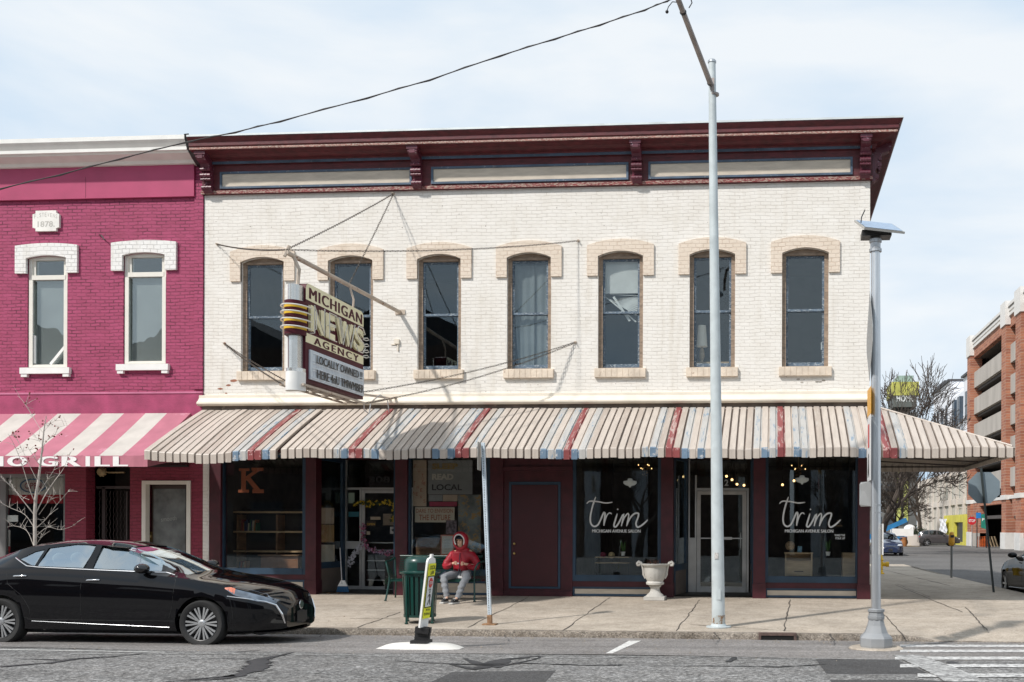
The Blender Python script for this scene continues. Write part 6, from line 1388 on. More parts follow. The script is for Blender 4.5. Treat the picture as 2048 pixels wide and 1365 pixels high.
SED = dict(x=(-3.73,1.03), R=.322, arch=.372, wb=2.69, wr=.565, kh=1.0, spokes=10,
  top=[(-3.73,.70),(-3.70,.92),(-3.60,1.02),(-3.40,1.06),(-3.15,1.14),(-2.85,1.25),(-2.5,1.35),(-2.1,1.395),(-1.75,1.40),(-1.45,1.375),(-1.05,1.29),(-.65,1.15),(-.20,.975),(0,.945),(.35,.885),(.64,.815),(.85,.735),(.95,.66),(1.0,.58),(1.03,.50)],
  belt=[(-3.73,.60),(-3.68,.84),(-3.5,.97),(-3.0,1.04),(-2.4,1.045),(-1.6,1.015),(-.8,.985),(-.3,.945),(0,.90),(.35,.84),(.64,.76),(.85,.68),(.95,.60),(1.03,.44)],
  wid=[(-3.73,.52),(-3.69,.66),(-3.55,.77),(-3.2,.85),(-2.69,.885),(-1.6,.875),(-.8,.87),(0,.885),(.40,.865),(.65,.80),(.82,.70),(.93,.58),(1.0,.46),(1.03,.40)],
  bot=[(-3.73,.34),(-3.5,.26),(-3.0,.20),(-2.3,.17),(0,.17),(.7,.185),(.95,.20),(1.03,.235)], inner=(-2.98,-.32), dash=-.62, seat=(-1.55,-2.35),
  win=[[(-1.50,1.05),(-.62,1.02),(-.70,1.115),(-.95,1.225),(-1.18,1.29),(-1.50,1.325)], [(-2.24,1.075),(-1.60,1.055),(-1.58,1.33),(-1.85,1.335),(-2.21,1.29)], [(-2.52,1.155),(-2.33,1.085),(-2.28,1.08),(-2.25,1.275),(-2.38,1.245)]],
  ws=[(-.30,.62),(-1.20,.47)], rw=[(-3.22,.50),(-2.45,.44)], handles=[(-1.44,.905),(-2.42,.955)], mirror=(-.78,1.02),
  lines=[([(-2.60,1.17),(-2.38,1.075),(-2.22,1.062),(-1.5,1.035),(-.55,1.005),(-.42,.975)], .009, CHROME, 'chrome_trim'), ([(-2.25,.335),(-1.4,.30),(-.42,.265)], .0030, CHROME, 'chrome_trim'),
         ([(-1.555,1.05),(-1.60,.85),(-1.60,.45),(-1.55,.27)], .0035, SEAMM, 'panel_gap'), ([(-.42,1.0),(-.36,.90),(-.37,.62),(-.42,.40),(-.46,.27)], .0035, SEAMM, 'panel_gap'), ([(-2.62,1.0),(-2.58,.85),(-2.40,.70),(-2.28,.50),(-2.25,.30)], .0035, SEAMM, 'panel_gap'),
         ([(-.30,.955),(-.05,.905),(.35,.845),(.64,.765),(.82,.70)], .0035, SEAMM, 'panel_gap'), ([(.40,.70),(.44,.55),(.46,.20)], .0035, SEAMM, 'panel_gap')],
  patches=[([(.34,.79,.81),(.45,.72,.815),(.60,.665,.785),(.80,.61,.715),(.93,.585,.625)], HEADL, 'headlight'), ([(.32,.80,.815),(.40,.765,.822),(.46,.73,.80)], AMB, 'side_reflector')])
def _fx(x): return x*1.087 if x < 0 else x*.97
def _fz(z): return z if z < .95 else .95+(z-.95)*1.15
for k_ in ('top','belt'): SED[k_] = [(_fx(a), _fz(b)) for a, b in SED[k_]]
for k_ in ('wid','bot'): SED[k_] = [(_fx(a), b) for a, b in SED[k_]]
SED['win'] = [[(_fx(a), _fz(b)) for a, b in w_] for w_ in SED['win']]; SED['x'] = (_fx(SED['x'][0]), _fx(SED['x'][1])); SED['wb'] *= 1.087
SED['inner'] = tuple(_fx(a) for a in SED['inner']); SED['dash'] = _fx(SED['dash']); SED['seat'] = tuple(_fx(a) for a in SED['seat'])
SED['ws'] = [(_fx(a), b) for a, b in SED['ws']]; SED['rw'] = [(_fx(a), b) for a, b in SED['rw']]
SED['handles'] = [(_fx(a), b) for a, b in SED['handles']]; SED['mirror'] = (_fx(SED['mirror'][0]), _fz(SED['mirror'][1]))
SED['lines'] = [([(_fx(a), _fz(b)) for a, b in l_[0]],)+l_[1:] for l_ in SED['lines']]
SED['patches'] = [([(_fx(a), b, c) for a, b, c in l_[0]],)+l_[1:] for l_ in SED['patches']]
BLKP = M('black_car_paint', (.003,.003,.004), .5, var=.05, coat=1.0, spec=.0)
BLKP.node_tree.nodes['Principled BSDF'].inputs['Coat IOR'].default_value = 1.45
c1 = car('parked_car', 'glossy black sedan with silver alloy wheels parked at the kerb in front of the grill', SED, BLKP)
c1.location = (-7.81, -7.27, .060)
import copy
SED2 = dict(SED); SED2['spokes'] = 6
c2 = car('parked_car', 'dark grey sedan at the right edge, parked on the side street facing away', SED2, M('dark_grey_car_paint', (.010,.010,.010), .6, var=.05, coat=.5, spec=.0), detail=1)
c2.location = (6.80, 4.85, .0); c2.rotation_euler = (0,0,pi/2)
c3 = car('parked_car', 'dark blue sedan facing the camera on the side street behind the solar pole', SED2, M('dark_blue_car_paint', (.012,.022,.06), .2, var=.05, coat=.9), detail=1)
c3.location = (7.35, 42.8, .0); c3.rotation_euler = (0,0,-pi/2)
SUV = dict(SED2); SUV.update(x=(-3.45,.92), R=.36, arch=.41, wb=2.62, wr=.62, kh=1.15,
  top=[(-3.45,.95),(-3.42,1.22),(-3.25,1.50),(-3.0,1.61),(-2.4,1.67),(-1.7,1.68),(-1.3,1.64),(-.95,1.52),(-.15,1.12),(.2,1.08),(.6,1.0),(.82,.88),(.92,.66)],
  belt=[(-3.45,.7),(-3.38,1.08),(-3.0,1.15),(-1.6,1.10),(-.6,1.08),(-.2,1.05),(.3,.99),(.7,.88),(.92,.6)],
  wid=[(-3.45,.66),(-3.35,.82),(-3.0,.90),(-1.6,.92),(0,.92),(.5,.86),(.8,.70),(.92,.52)], bot=[(-3.45,.36),(-3,.26),(0,.25),(.92,.30)], inner=(-3.25,-.35), dash=-.68, seat=(-1.55,-2.4),
  win=[[(-1.5,1.16),(-.72,1.13),(-.80,1.25),(-1.15,1.50),(-1.5,1.56)], [(-2.35,1.19),(-1.62,1.16),(-1.62,1.58),(-2.3,1.58)], [(-3.0,1.27),(-2.48,1.20),(-2.45,1.56),(-2.8,1.54)]],
  ws=[(-.36,.66),(-1.12,.54)], rw=[(-3.38,.56),(-3.2,.52)], handles=[(-1.42,1.0),(-2.35,1.04)], mirror=(-.85,1.12),
  lines=[([(-1.56,1.1),(-1.58,.4)], .004, SEAMM, 'panel_gap'), ([(-.5,1.05),(-.55,.4)], .004, SEAMM, 'panel_gap')], patches=[([(.45,.86,.92),(.75,.76,.83)], HEADL, 'headlight')])
c4 = car('parked_car', 'dark grey crossover SUV seen side-on in front of the yellow sheathed building', SUV, M('grey_suv_paint', (.055,.05,.052), .25, var=.05, coat=.8), detail=1)
c4.location = (P(1899,1050,79).x+.1, 79, .0); c4.scale = (.92,.92,.95)
# ================================================================== BACKGROUND
GBRK = brick('orange_brick', (0.46,0.19,0.11), (0.30,0.11,0.07), (0.42,0.32,0.25), w=.7, h=.24, ms=.03, axis='y', bump=.3, var=.6, rough=.85)
GBRKX = brick('orange_brick_x', (0.36,0.13,0.075), (0.28,0.095,0.055), (0.33,0.24,0.18), w=.6, h=.2, ms=.03, axis='x', bump=.3, var=.6, rough=.85)
GCON = M('garage_concrete', (.42,.385,.345), .85, var=.12, vs=.8, wear=.66, wearcol=(.30,.27,.24), wscale=1.5, streak=.3); GWH = M('white_stone_coping', (.68,.66,.63), .7, var=.06)
gar = thing('parking_garage', 'orange brick parking garage with open concrete decks and white coping', 'parking garage', (20, 60, 0))
GX = 20.0; cy = CAMP.y
dy = lambda d: cy+d                                     # distance along the axis -> Y
COLS = [(101.6,103.2),(86.3,88.0),(81.2,83.0),(66,67.7),(61,62.7)]
m_ = MB()
for a, b in COLS: m_.box(GX-.35, GX+.8, dy(a), dy(b), 4.6, 19.0); m_.box(GX-.30, GX+.8, dy(a), dy(b), 1.4, 4.2)
m_.box(GX, GX+.5, dy(60), dy(103.1), 18.75, 19.7)
m_.build('brick_pier', GBRK, gar)
m_ = MB()
for a, b in COLS:
    m_.box(GX-.45, GX+.9, dy(a)-.1, dy(b)+.1, 19.0, 21.0); m_.box(GX-.42, GX+.9, dy(a)-.05, dy(b)+.05, 4.2, 4.6); m_.box(GX-.40, GX+.9, dy(a)-.05, dy(b)+.05, 0, 1.4)
m_.box(GX-.15, GX+.6, dy(60), dy(103.3), 19.7, 19.95); m_.box(GX-.05, GX+.6, dy(60), dy(103.3), 19.95, 20.1); m_.box(GX-.15, GX+.6, dy(60), dy(103.3), 20.1, 20.35); m_.box(GX-.25, GX+.6, dy(60), dy(103.3), 20.45, 20.7)
m_.box(GX-.1, GX+.5, dy(60), dy(103.3), 4.25, 4.5)
m_.build('coping', GWH, gar)
for z0_, z1_ in ((15.75,17.3),(13.1,14.7),(10.5,12.1),(7.9,9.5),(5.3,6.9)):
    for (a, b) in ((88.0,101.6),(83.0,86.3),(67.7,81.2),(62.7,66)):
        m_ = MB(); m_.box(GX+.02, GX+.35, dy(a), dy(b), z0_, z1_); m_.build('spandrel', GCON, gar)
m_ = MB()
for z in (17.55, 14.95, 12.35, 9.75, 7.15, 4.75): m_.box(GX+.36, GX+18, dy(60), dy(103), z-.35-1.75, z-.35-1.45)
m_.box(GX+.5, GX+18, dy(60), dy(103), 18.7, 19.0); m_.build('deck', M('dark_deck', (.09,.08,.075), .9), gar)
m_ = MB(); m_.box(GX+17.9, GX+18.2, dy(60), dy(103), 0, 20); m_.box(GX+.5, GX+18, dy(102.6), dy(103), 0, 18.9); m_.build('core_wall', M('dark_garage_wall', (.05,.045,.04), .9), gar)
m_ = MB(); m_.box(GX-.1, GX+.5, dy(98), dy(101.6), 0, 4.2); m_.box(GX-.1, GX+.5, dy(83.0), dy(85.0), 2.8, 4.2); m_.box(GX-.1,GX+.5, dy(88),dy(98), 3.9,4.2); m_.box(GX-.1,GX+.5,dy(70),dy(81.2),1.0,4.2); m_.build('ground_floor_brick', GBRK, gar)
m_ = MB(); m_.box(GX-.15, GX+.5, dy(98), dy(103.2), 0, 1.3); m_.build('concrete_base', GCON, gar)
m_ = MB(); m_.ball((GX+5, dy(95), 14.0), .3,.3,.1); m_.ball((GX+5, dy(95), 8.7), .3,.3,.1); m_.ball((GX+4, dy(90), 11.3), .25,.25,.1); m_.build('deck_light', M('deck_lamp', (.9,.85,.7), .5, emit=2.0), gar)

# low pale framed building beyond it
low = thing('office_building', 'low pale concrete-framed building with tall gridded windows and a yellow sheathed ground floor', 'building', (20.2, 100, 0))
PALE = M('pale_concrete_frame', (.60,.54,.48), .8, var=.1, vs=.6); GLZ = M('pale_green_glazing', (.19,.25,.235), .2, var=.35, vs=1.2, spec=.8); YSH = M('yellow_sheathing', (.62,.56,.08), .7, var=.15, vs=.8)
LX = 20.2; d0, d1 = 103.6, 141
m_ = MB(); m_.box(LX+.3, LX+14, dy(d0), dy(d1), 0, 7.9); m_.build('core', GCON, low)
m_ = MB(); m_.box(LX, LX+.5, dy(d0), dy(d1), 7.6, 8.2); m_.box(LX, LX+.5, dy(d0), dy(d1), 4.35, 5.0); m_.box(LX,LX+.5, dy(111), dy(d1), 0, .5)
nb = 9
for k_ in range(nb+1):
    y = dy(d0)+(dy(d1)-dy(d0))*k_/nb; m_.box(LX-.1, LX+.5, y-.35, y+.35, 0, 8.2)
m_.build('frame', PALE, low)
for k_ in range(nb):
    ya = dy(d0)+(dy(d1)-dy(d0))*k_/nb+.35; yb_ = dy(d0)+(dy(d1)-dy(d0))*(k_+1)/nb-.35
    for z0_, z1_ in ((5.0,7.6),(.5,4.35)):
        if k_ < 2 and z0_ < 1: z0_ = 3.1
        m_ = MB(); m_.box(LX+.2, LX+.28, ya, yb_, z0_, z1_); wn_ = m_.build('window', GLZ, low)
        m_ = MB()
        for q in range(1, 4): y = ya+(yb_-ya)*q/4; m_.box(LX+.13, LX+.2, y-.06, y+.06, z0_, z1_)
        m_.box(LX+.13, LX+.2, ya, yb_, z0_+(z1_-z0_)*.7-.05, z0_+(z1_-z0_)*.7+.05); m_.build('mullion', PALE, wn_)
m_ = MB(); ye = dy(111.5); y0 = dy(103.5)
m_.box(LX-.6, LX-.3, y0, ye+5, 2.4, 3.2); m_.box(LX-.6, LX-.3, y0, y0+1.6, 0, 2.4); m_.box(LX-.6,LX-.3, ye-1.6, ye+5, 0, 2.4); m_.box(LX-.6,LX-.3,y0+1.6,ye-1.6,0,.3); m_.build('yellow_sheathing', YSH, low)
MB().box(LX-.32, LX-.2, y0+1.6, ye-1.6, .3, 2.4).build('opening', BLACK, low)
m_ = MB(); gr = [[(LX-.9+.1*sin(i*2+j*1.7), ye+1.5+i*.9, 1.2+j*.4) for i in range(6)] for j in range(5)]; m_.sheet(gr); m_.build('tarpaulin', M('white_tarp', (.72,.72,.74), .7, bump=.4, bs=3), low)

# white wrapped apartment block
apt = thing('apartment_building', 'white wrapped apartment building under construction with stepped parapets', 'building', (22.5, 115, 0))
WRAP = M('white_house_wrap', (.74,.76,.80), .7, var=.06, vs=.5, wear=.68, wearcol=(.58,.62,.70), wscale=1.2); AX = 22.6
m_ = MB()
for a, b, h_ in ((113,121,19.6),(121,130,18.5),(130,143,20.6)): m_.box(AX+(.5 if h_ < 19 else 0), AX+14, dy(a), dy(b), 0, h_)
m_.build('wall', WRAP, apt)
m_ = MB()
for a, b, h_ in ((113,121,19.6),): m_.box(AX-.3, AX+14, dy(a)-.1, dy(b)+.1, h_, h_+.25)
m_.build('parapet', M('dark_coping', (.05,.05,.055), .6), apt); m_ = MB(); m_.box(AX-.3, AX+14, dy(130)-.1, dy(143)+.1, 20.6, 20.85)
m_.box(AX-.05,AX+3,dy(134),dy(141),20.6,21.3); m_.build('parapet', M('dark_coping', (.05,.05,.055), .6), apt)
for d in (115.5,118.3,123.3,126.8,131.8,135,138.5,141.2):
    for z0_ in (14.6, 9.2, 4.0):
        m_ = MB(); m_.box(AX-.06, AX+.7, dy(d), dy(d)+1.6, z0_, z0_+3.2); wn_ = m_.build('window', M('dark_blue_window', (.04,.06,.085), .2, spec=.8), apt)
        m_ = MB(); m_.box(AX-.09, AX-.06, dy(d)+.72, dy(d)+.84, z0_, z0_+3.2); m_.box(AX-.09, AX-.06, dy(d), dy(d)+1.6, z0_+1.5, z0_+1.62); m_.build('mullion', BLACK, wn_)
m_ = MB(); m_.box(AX-.1, AX, dy(113), dy(114.8), 11.0, 13.6); m_.build('yellow_patch', YSH, apt)

# dark tower with the yellow crown
tw = thing('tower_block', 'distant dark tower block with a yellow crown and a sign reading HOME', 'building', (20, 165, 0))
TG = M('dark_tower_panel', (.13,.13,.125), .8, var=.25, vs=.5); ty = 160
xa = P(1700,900,ty).x; xb = P(1834,900,ty).x
m_ = MB(); m_.box(xa, xb, ty, ty+14, 0, 22.5); m_.build('wall', TG, tw)
zA = P(1810,792,ty).z; zB = P(1810,765,ty).z
m_ = MB(); m_.box(P(1783,800,ty).x, P(1837,800,ty).x, ty-.6, ty+8, zA, zB); m_.build('crown', M('weathered_yellow_crown', (.42,.41,.09), .7, var=.3, vs=.6), tw)
m_ = MB(); m_.box(P(1786,800,ty).x, P(1832,800,ty).x, ty-.5, ty+8, P(1810,815,ty).z, zA); sb_ = m_.build('sign_band', M('dark_sign_band', (.10,.11,.10), .7), tw)
m_ = MB(); a = P(1793,804,ty-.55); b = P(1827,790,ty-.55); text(m_, 'HOME', a, (b.x-a.x,0,0), (0,0,b.z-a.z), bold=.03); m_.build('sign_lettering', M('pale_sign_letters', (.62,.64,.62), .5), sb_)
MB().box(P(1795,780,ty).x, P(1826,780,ty).x, ty, ty+6, zB, zB+1.2).build('green_cap', M('pale_green_cladding', (.28,.38,.33), .7), tw)
for r_ in range(7):
    for c_ in range(7):
        x = xb-1.6-c_*2.3; z = 2.2+r_*3.0; m_ = MB(); m_.box(x-1.5, x, ty-.08, ty, z, z+1.6); m_.build('window', M('tower_window', (.045,.06,.075), .25, spec=.8), tw)
m_ = MB()
for q in range(2): x = P(1798+q*14,900,ty).x; m_.box(x-.4, x+.4, ty-.15, ty, 3, 22)
m_.build('yellow_strip', M('yellow_green_strip', (.40,.42,.12), .7, var=.4), tw)

# ---------------------------------------------------------------- bare trees
def bare_tree(name, label, cat, base, h, seed, r0, spread=.5, levels=6, kids=(2,3), twig=.010, mat=None, first=.3, budmat=None, budsize=.03, group=None, lean=(0,0), shrink=.74, tilt=(25,50), trunk_n=6, upb=.12):
    rr = random.Random(seed); root = thing(name, label, cat, base, group); base = Vector(base); tk, cr_, bd = MB(), MB(), MB(); ends = []
    def grow(p, d, L, r, lev):
        n = 4 if lev < 2 else 3; pts = [p]; q = p
        for i in range(n):
            d = (d+Vector((rr.uniform(-1,1), rr.uniform(-1,1), rr.uniform(-.6,1)))*.13).normalized(); d.z += upb*.5; d.normalize(); q = q+d*(L/n); pts.append(q)
        rs = [r*(1-.38*i/n) for i in range(n+1)]
        (tk if lev == 0 else cr_).tube(pts, rs, 8 if lev == 0 else (6 if lev < 3 else 3), 0, lev == 0)
        if lev >= levels: ends.append(q); return
        k_ = rr.randint(*kids)+(1 if lev < 2 else 0)
        for c_ in range(k_):
            t = .45+.55*(c_+1)/k_ if lev else .55+.45*(c_+1)/k_; i = min(n-1, int(t*n)); s_ = pts[i].lerp(pts[i+1], t*n-i) if i < n else q
            ax = d.orthogonal().normalized(); ax = Matrix.Rotation(rr.uniform(0,2*pi), 3, d) @ ax; ang = radians(rr.uniform(*tilt))*(1 if c_ < k_-1 else .4)
            nd = (Matrix.Rotation(ang, 3, ax) @ d).normalized(); nd.z += upb; nd.normalize(); grow(s_, nd, L*shrink*rr.uniform(.75,1.15), max(twig*.35, rs[min(i, n)]*.66), lev+1)
    grow(base-Vector((0,0,.1)), Vector((lean[0],lean[1],1)).normalized(), h*first, r0, 0)
    tk.build('trunk', mat, root, smooth=60, fixn=False); cr_.build('crown', mat, root, fixn=False)
    return root, ends, rr
BARK = M('dark_bark', (.065,.050,.040), .9, var=.4, vs=2); 
bx = P(1757,1090,48).x
bare_tree('bare_tree', 'tall bare dark-barked tree rising behind the corner of the cream building', 'tree', (bx, 48, 0), 15.0, 9, .30, levels=8, kids=(2,3), twig=.062, mat=BARK, first=.23, shrink=.79, tilt=(25,55), lean=(.12,0), upb=.05)
bare_tree('bare_tree', 'spreading bare tree behind the boom lift with a low crown', 'tree', (P(1795,1090,85).x, 85, 0), 13, 12, .26, levels=7, kids=(3,3), twig=.06, mat=BARK, first=.20, shrink=.77, tilt=(25,65), upb=.03)
bare_tree('bare_tree', 'bare tree in front of the white apartment building', 'tree', (P(1843,1090,96).x, 96, 0), 15, 31, .28, levels=7, kids=(2,3), twig=.055, mat=BARK, first=.24, shrink=.78, tilt=(20,48))
# sapling by the black sedan
SAPB = M('pale_sapling_bark', (.42,.38,.34), .8, var=.25, vs=15); BUD = M('dark_red_buds', (.20,.045,.04), .7, var=.3)
sp0 = G(68,1262,walk_z); sp0.y = -5.35; sp0.x = P(72,1150,-5.35).x; sap = thing('sapling', 'young bare tree with dark red buds behind the parked black sedan', 'tree', (sp0.x, sp0.y, walk_z(sp0.y)))
rr = random.Random(4); tk, cr_, bd = MB(), MB(), MB()
def spx(px, py, dyy=0): p = P(px, py, -5.35+dyy); return p
def limb(mb, pts, r0_, r1_, n=5):
    fine = []
    for i in range(len(pts)-1):
        p0, p1, p2, p3 = pts[max(i-1,0)], pts[i], pts[i+1], pts[min(i+2,len(pts)-1)]
        for k_ in range(4): t = k_/4; fine.append(.5*((2*p1)+(p2-p0)*t+(2*p0-5*p1+4*p2-p3)*t*t+(3*p1-p0-3*p2+p3)*t**3))
    fine.append(pts[-1]); m = len(fine); mb.tube(fine, [r0_+(r1_-r0_)*i/(m-1) for i in range(m)], n, 0, False); return fine
limb(tk, [Vector((sp0.x,sp0.y,walk_z(sp0.y))), spx(71,1150), spx(70,1020), spx(77,960), spx(83,910), spx(88,860), spx(93,832)], .036, .004, 8)
tk.build('trunk', SAPB, sap, smooth=60, fixn=False)
lims = [([(70,1030),(45,1000),(20,970),(-8,945)],.012),([(70,1030),(90,990),(110,960),(128,938),(140,905)],.012),([(72,1010),(62,985),(45,930),(30,890),(14,868)],.010),([(74,990),(95,960),(108,935),(110,915)],.008),([(70,1060),(90,1040),(115,1010),(141,978)],.009),
        ([(70,1060),(50,1030),(20,1015),(-6,1000)],.008),([(70,1075),(95,1055),(120,1060),(150,1050)],.007),([(68,1090),(55,1062),(30,1052),(15,1055)],.006),([(68,1095),(85,1070),(100,1045)],.005),([(80,930),(68,915),(50,888)],.006),([(84,905),(92,885),(108,870),(120,855),(136,851)],.006),
        ([(88,870),(78,855),(68,840),(60,822),(45,800),(36,792)],.006),([(90,862),(100,850),(112,840)],.004),([(86,890),(75,880),(68,870)],.004),([(75,960),(60,930),(33,880),(22,870)],.006),([(60,1000),(40,990),(15,960)],.005),([(78,1030),(100,1000),(112,985)],.005)]
tips = []
for pts, r_ in lims:
    dd_ = rr.uniform(-.5,.5); P3 = [spx(x+rr.uniform(-2,2), y, dd_*i/(len(pts)-1)) for i, (x, y) in enumerate(pts)]; fine = limb(cr_, P3, r_*.8, .002)
    for k_ in range(9):
        i = rr.randint(len(fine)//3, len(fine)-2); d = Vector((rr.uniform(-1,1), rr.uniform(-1,1), rr.uniform(-.1,1.2))).normalized()*rr.uniform(.06,.24)
        cr_.tube([fine[i], fine[i]+d*.5+Vector((0,0,.01)), fine[i]+d], [.004,.003,.0015], 3, 0, False); tips.append(fine[i]+d)
cr_.build('crown', SAPB, sap, fixn=False)
tips = [t for t in tips if t.z > 2.6]
for t in tips[::2]+[x+Vector((rr.uniform(-.05,.05),rr.uniform(-.05,.05),rr.uniform(-.06,.03))) for x in tips[::2]]: bd.ball(t, rr.uniform(.008,.017), n=6, m=4)
kind(bd.build('bud', BUD, sap), 'stuff')

# ---------------------------------------------------------------- side street furniture
mp_ = G(1903,1157,None,.15); mp_ = Vector((mp_.x, mp_.y, .15)); hz = lambda py: P(1903, py, mp_.y).z
pm = thing('parking_meter', 'orange-yellow double-headed parking meter on a grey post by the side street', 'parking meter', mp_)
MB().tube([mp_, (mp_.x, mp_.y, hz(1090))], .035, 10).build('post', M('dull_grey_post', (.16,.16,.15), .6), pm)
YM = M('amber_meter_paint', (.62,.30,.02), .45, var=.15); m_ = MB(); z0_ = hz(1092)
m_.lathe([(.05,0),(.09,.03),(.10,.12),(.095,.25),(.085,.34),(.06,.42),(.0,.45)], (mp_.x, mp_.y, z0_), 14); m_.build('meter_head', YM, pm, smooth=50)
m_ = MB(); m_.box(mp_.x-.055,mp_.x+.055,mp_.y-.115,mp_.y-.095,z0_+.26,z0_+.34); m_.build('display', BLACK, pm)
sp_ = G(1988,1191,None,.15); b0 = Vector((sp_.x, sp_.y, .15)); tp = P(1962,937,b0.y)
st = thing('stop_sign', 'back of a stop sign on a leaning dark perforated post under the awning corner', 'stop sign', b0)
m_ = MB(); m_.bar(b0, tp, .075, .04); m_.build('post', M('dark_green_post', (.035,.045,.045), .5, metal=.3), st)
m_ = MB(); c_ = P(1968,976,b0.y+.06); R = .40; m_.prism([c_+Vector((R*cos(pi/8+k_*pi/4), 0, R*sin(pi/8+k_*pi/4))) for k_ in range(8)], (0,.004,0)); m_.build('sign_plate', M('blue_grey_sign_back', (.20,.25,.28), .5, metal=.3, var=.08), st)
m_ = MB()
for k_ in range(40): q = b0.lerp(tp, .03+.94*k_/39)-Vector((0,.021,0)); m_.lathe([(.0,0),(.009,0)], q, 6, 'y')
m_.build('hole', BLACK, st)
# distant stop sign facing us
q0 = G(1944,1090,None,0.0); fs_ = thing('stop_sign', 'small distant red octagonal stop sign facing the camera by the garage', 'stop sign', (P(1944,1050,73).x, 73, 0)); sx, sy = P(1944,1050,73).x, 73
MB().tube([(sx,sy,0),(sx,sy,3.0)], .04, 6).build('post', GALV, fs_)
c_ = P(1944,1042,sy-.06); m_ = MB(); R = .40; m_.prism([c_+Vector((R*cos(pi/8+k_*pi/4), 0, R*sin(pi/8+k_*pi/4))) for k_ in range(8)], (0,.01,0)); pl_ = m_.build('sign_plate', M('sign_red_bright', (.55,.02,.03), .4), fs_)
m_ = MB(); text(m_, 'STOP', c_+Vector((-.30,-.004,-.12)), (.60,0,0), (0,0,.25), bold=.02); m_.build('sign_lettering', M('sign_white', (.78,.78,.78), .4), pl_)
# blue and green signs
y = 70; x = P(1954,1050,y).x
bs_ = thing('sign_post', 'small blue sign on a dark post near the garage entrance', 'sign', (x, y, 0)); MB().tube([(x,y,0),(x,y,P(1954,1024,y).z)], .05, 6).build('post', BLACK, bs_)
a = P(1952,1037,y-.06); b = P(1962,1026,y-.06); MB().box(a.x,b.x,y-.07,y-.06,a.z,b.z).build('sign_plate', M('blue_sign', (.02,.20,.55), .4), bs_)
x = P(1973,1050,y).x; gs = thing('sign_post', 'green and white directional sign on a dark post at the garage entrance', 'sign', (x, y, 0)); MB().tube([(x,y,0),(x,y,P(1973,1027,y).z)], .05, 6).build('post', BLACK, gs)
a = P(1962,1059,y-.06); b = P(1973,1028,y-.06); m_ = MB(); m_.prism([(a.x,y-.06,a.z+.15),(b.x,y-.06,a.z),(b.x,y-.06,b.z),(a.x,y-.06,b.z-.05)], (0,.01,0)); pl_ = m_.build('sign_plate', M('green_sign', (.02,.22,.16), .4), gs)
m_ = MB(); text(m_, 'P', (a.x+.1,y-.07,a.z+.75), (.2,0,0), (0,0,.25), bold=.02);  m_.build('sign_lettering', MATS['sign_white'], pl_)
m_ = MB(); y = 74
xa, xb = P(1955,1080,y).x, P(1976,1080,y).x
for k_ in range(8): z = .12+k_*.12; m_.bar((xa,y,z),(xb,y,z),.02,.03)
for k_ in range(7): x = xa+(xb-xa)*k_/6; m_.bar((x,y,0),(x,y,1.0),.04)
tag(m_.build('barrier', M('orange_plastic_fence', (.70,.14,.03), .6)), 'orange plastic mesh barrier across the garage entrance', 'barrier')
for k_ in range(3):
    x = P(1984+k_*6,1080,76).x; m_ = MB(); m_.bar((x,76,0),(x-.28,76.2,1.0),.26,.03); tag(m_.build('board', M('pale_plywood', (.50,.38,.24), .8, var=.2)), ['leftmost', 'middle', 'rightmost'][k_]+' of three pale boards leaning at the garage entrance', 'board', 'boards leaning at the garage entrance')
# hydrant by the building corner
hp = Vector((P(1760,1130,13.5).x, 13.5, .15)); hy = thing('fire_hydrant', 'bright yellow fire hydrant mostly hidden behind the aluminium pole', 'fire hydrant', hp); YH = M('hydrant_yellow', (.75,.45,.01), .45, var=.08)
m_ = MB(); m_.lathe([(.15,0),(.15,.04),(.10,.06),(.10,.45),(.13,.47),(.13,.50),(.10,.52),(.09,.62),(.04,.70),(.02,.74),(0,.74)], hp, 18); m_.build('barrel', YH, hy, smooth=50)
zc_ = P(1767,1129,13.5).z-.15
m_ = MB(); m_.lathe([(.07,.08),(.07,.20),(.09,.20),(.09,.30),(.04,.31),(.0,.31)], hp+Vector((0,0,zc_)), 12, 'x'); m_.build('outlet', YH, hy, smooth=50); m_ = MB(); m_.lathe([(.07,-.08),(.07,-.14),(.0,-.15)], hp+Vector((0,0,zc_)), 12, 'x'); m_.build('outlet', YH, hy, smooth=50)
# boom lift
BL = M('lift_blue', (.02,.17,.38), .45, var=.1); y = 76; lx = P(1793,1080,y).x; bl = thing('boom_lift', 'blue articulated boom lift parked beyond the blue sedan', 'boom lift', (lx, y, 0))
m_ = MB(); m_.box(lx-1.3,lx+.9,y-.9,y+.9,.45,.95); m_.build('chassis', BL, bl)
for dx_ in (-.95,.55):
    for s_ in (-1,1): MB().lathe([(.42,-.15),(.42,.15)], (lx+dx_,y+s_*.8,.42), 18, 'y').build('wheel', TYRE, bl)
m_ = MB(); m_.box(lx-.5,lx+1.5,y-.8,y+.8,1.0,1.7); m_.ball((lx+1.2,y-.3,1.75),.55,.5,.35); m_.build('turret', WHITEP, bl)
m_ = MB(); m_.bar((lx-2.3,y-.4,1.1),(lx+.9,y-.4,2.55),.30,.42); m_.build('boom', BL, bl); m_ = MB(); m_.bar((lx-2.8,y-.4,.9),(lx-1.6,y-.4,1.0),.5,.5); m_.build('basket', BL, bl)
m_ = MB(); x = P(1826,1075,80).x; m_.prism([(x-.9,80,0),(x+.9,80,0),(x+.9,80,.25),(x+.75,80,1.1),(x-.75,80,1.1),(x-.9,80,.25)], (0,.5,0)); tag(m_.build('barrier', PALE), 'pale concrete block barrier between the boom lift and the SUV', 'barrier')
m_ = MB(); x = P(1807,1075,75).x; m_.lathe([(.30,0),(.32,.3),(.30,.6),(.32,.9),(0,.9)], (x,75,0), 14); tag(m_.build('barrel', M('orange_brown_drum', (.32,.13,.04), .7)), 'orange-brown drum beside the boom lift', 'drum')
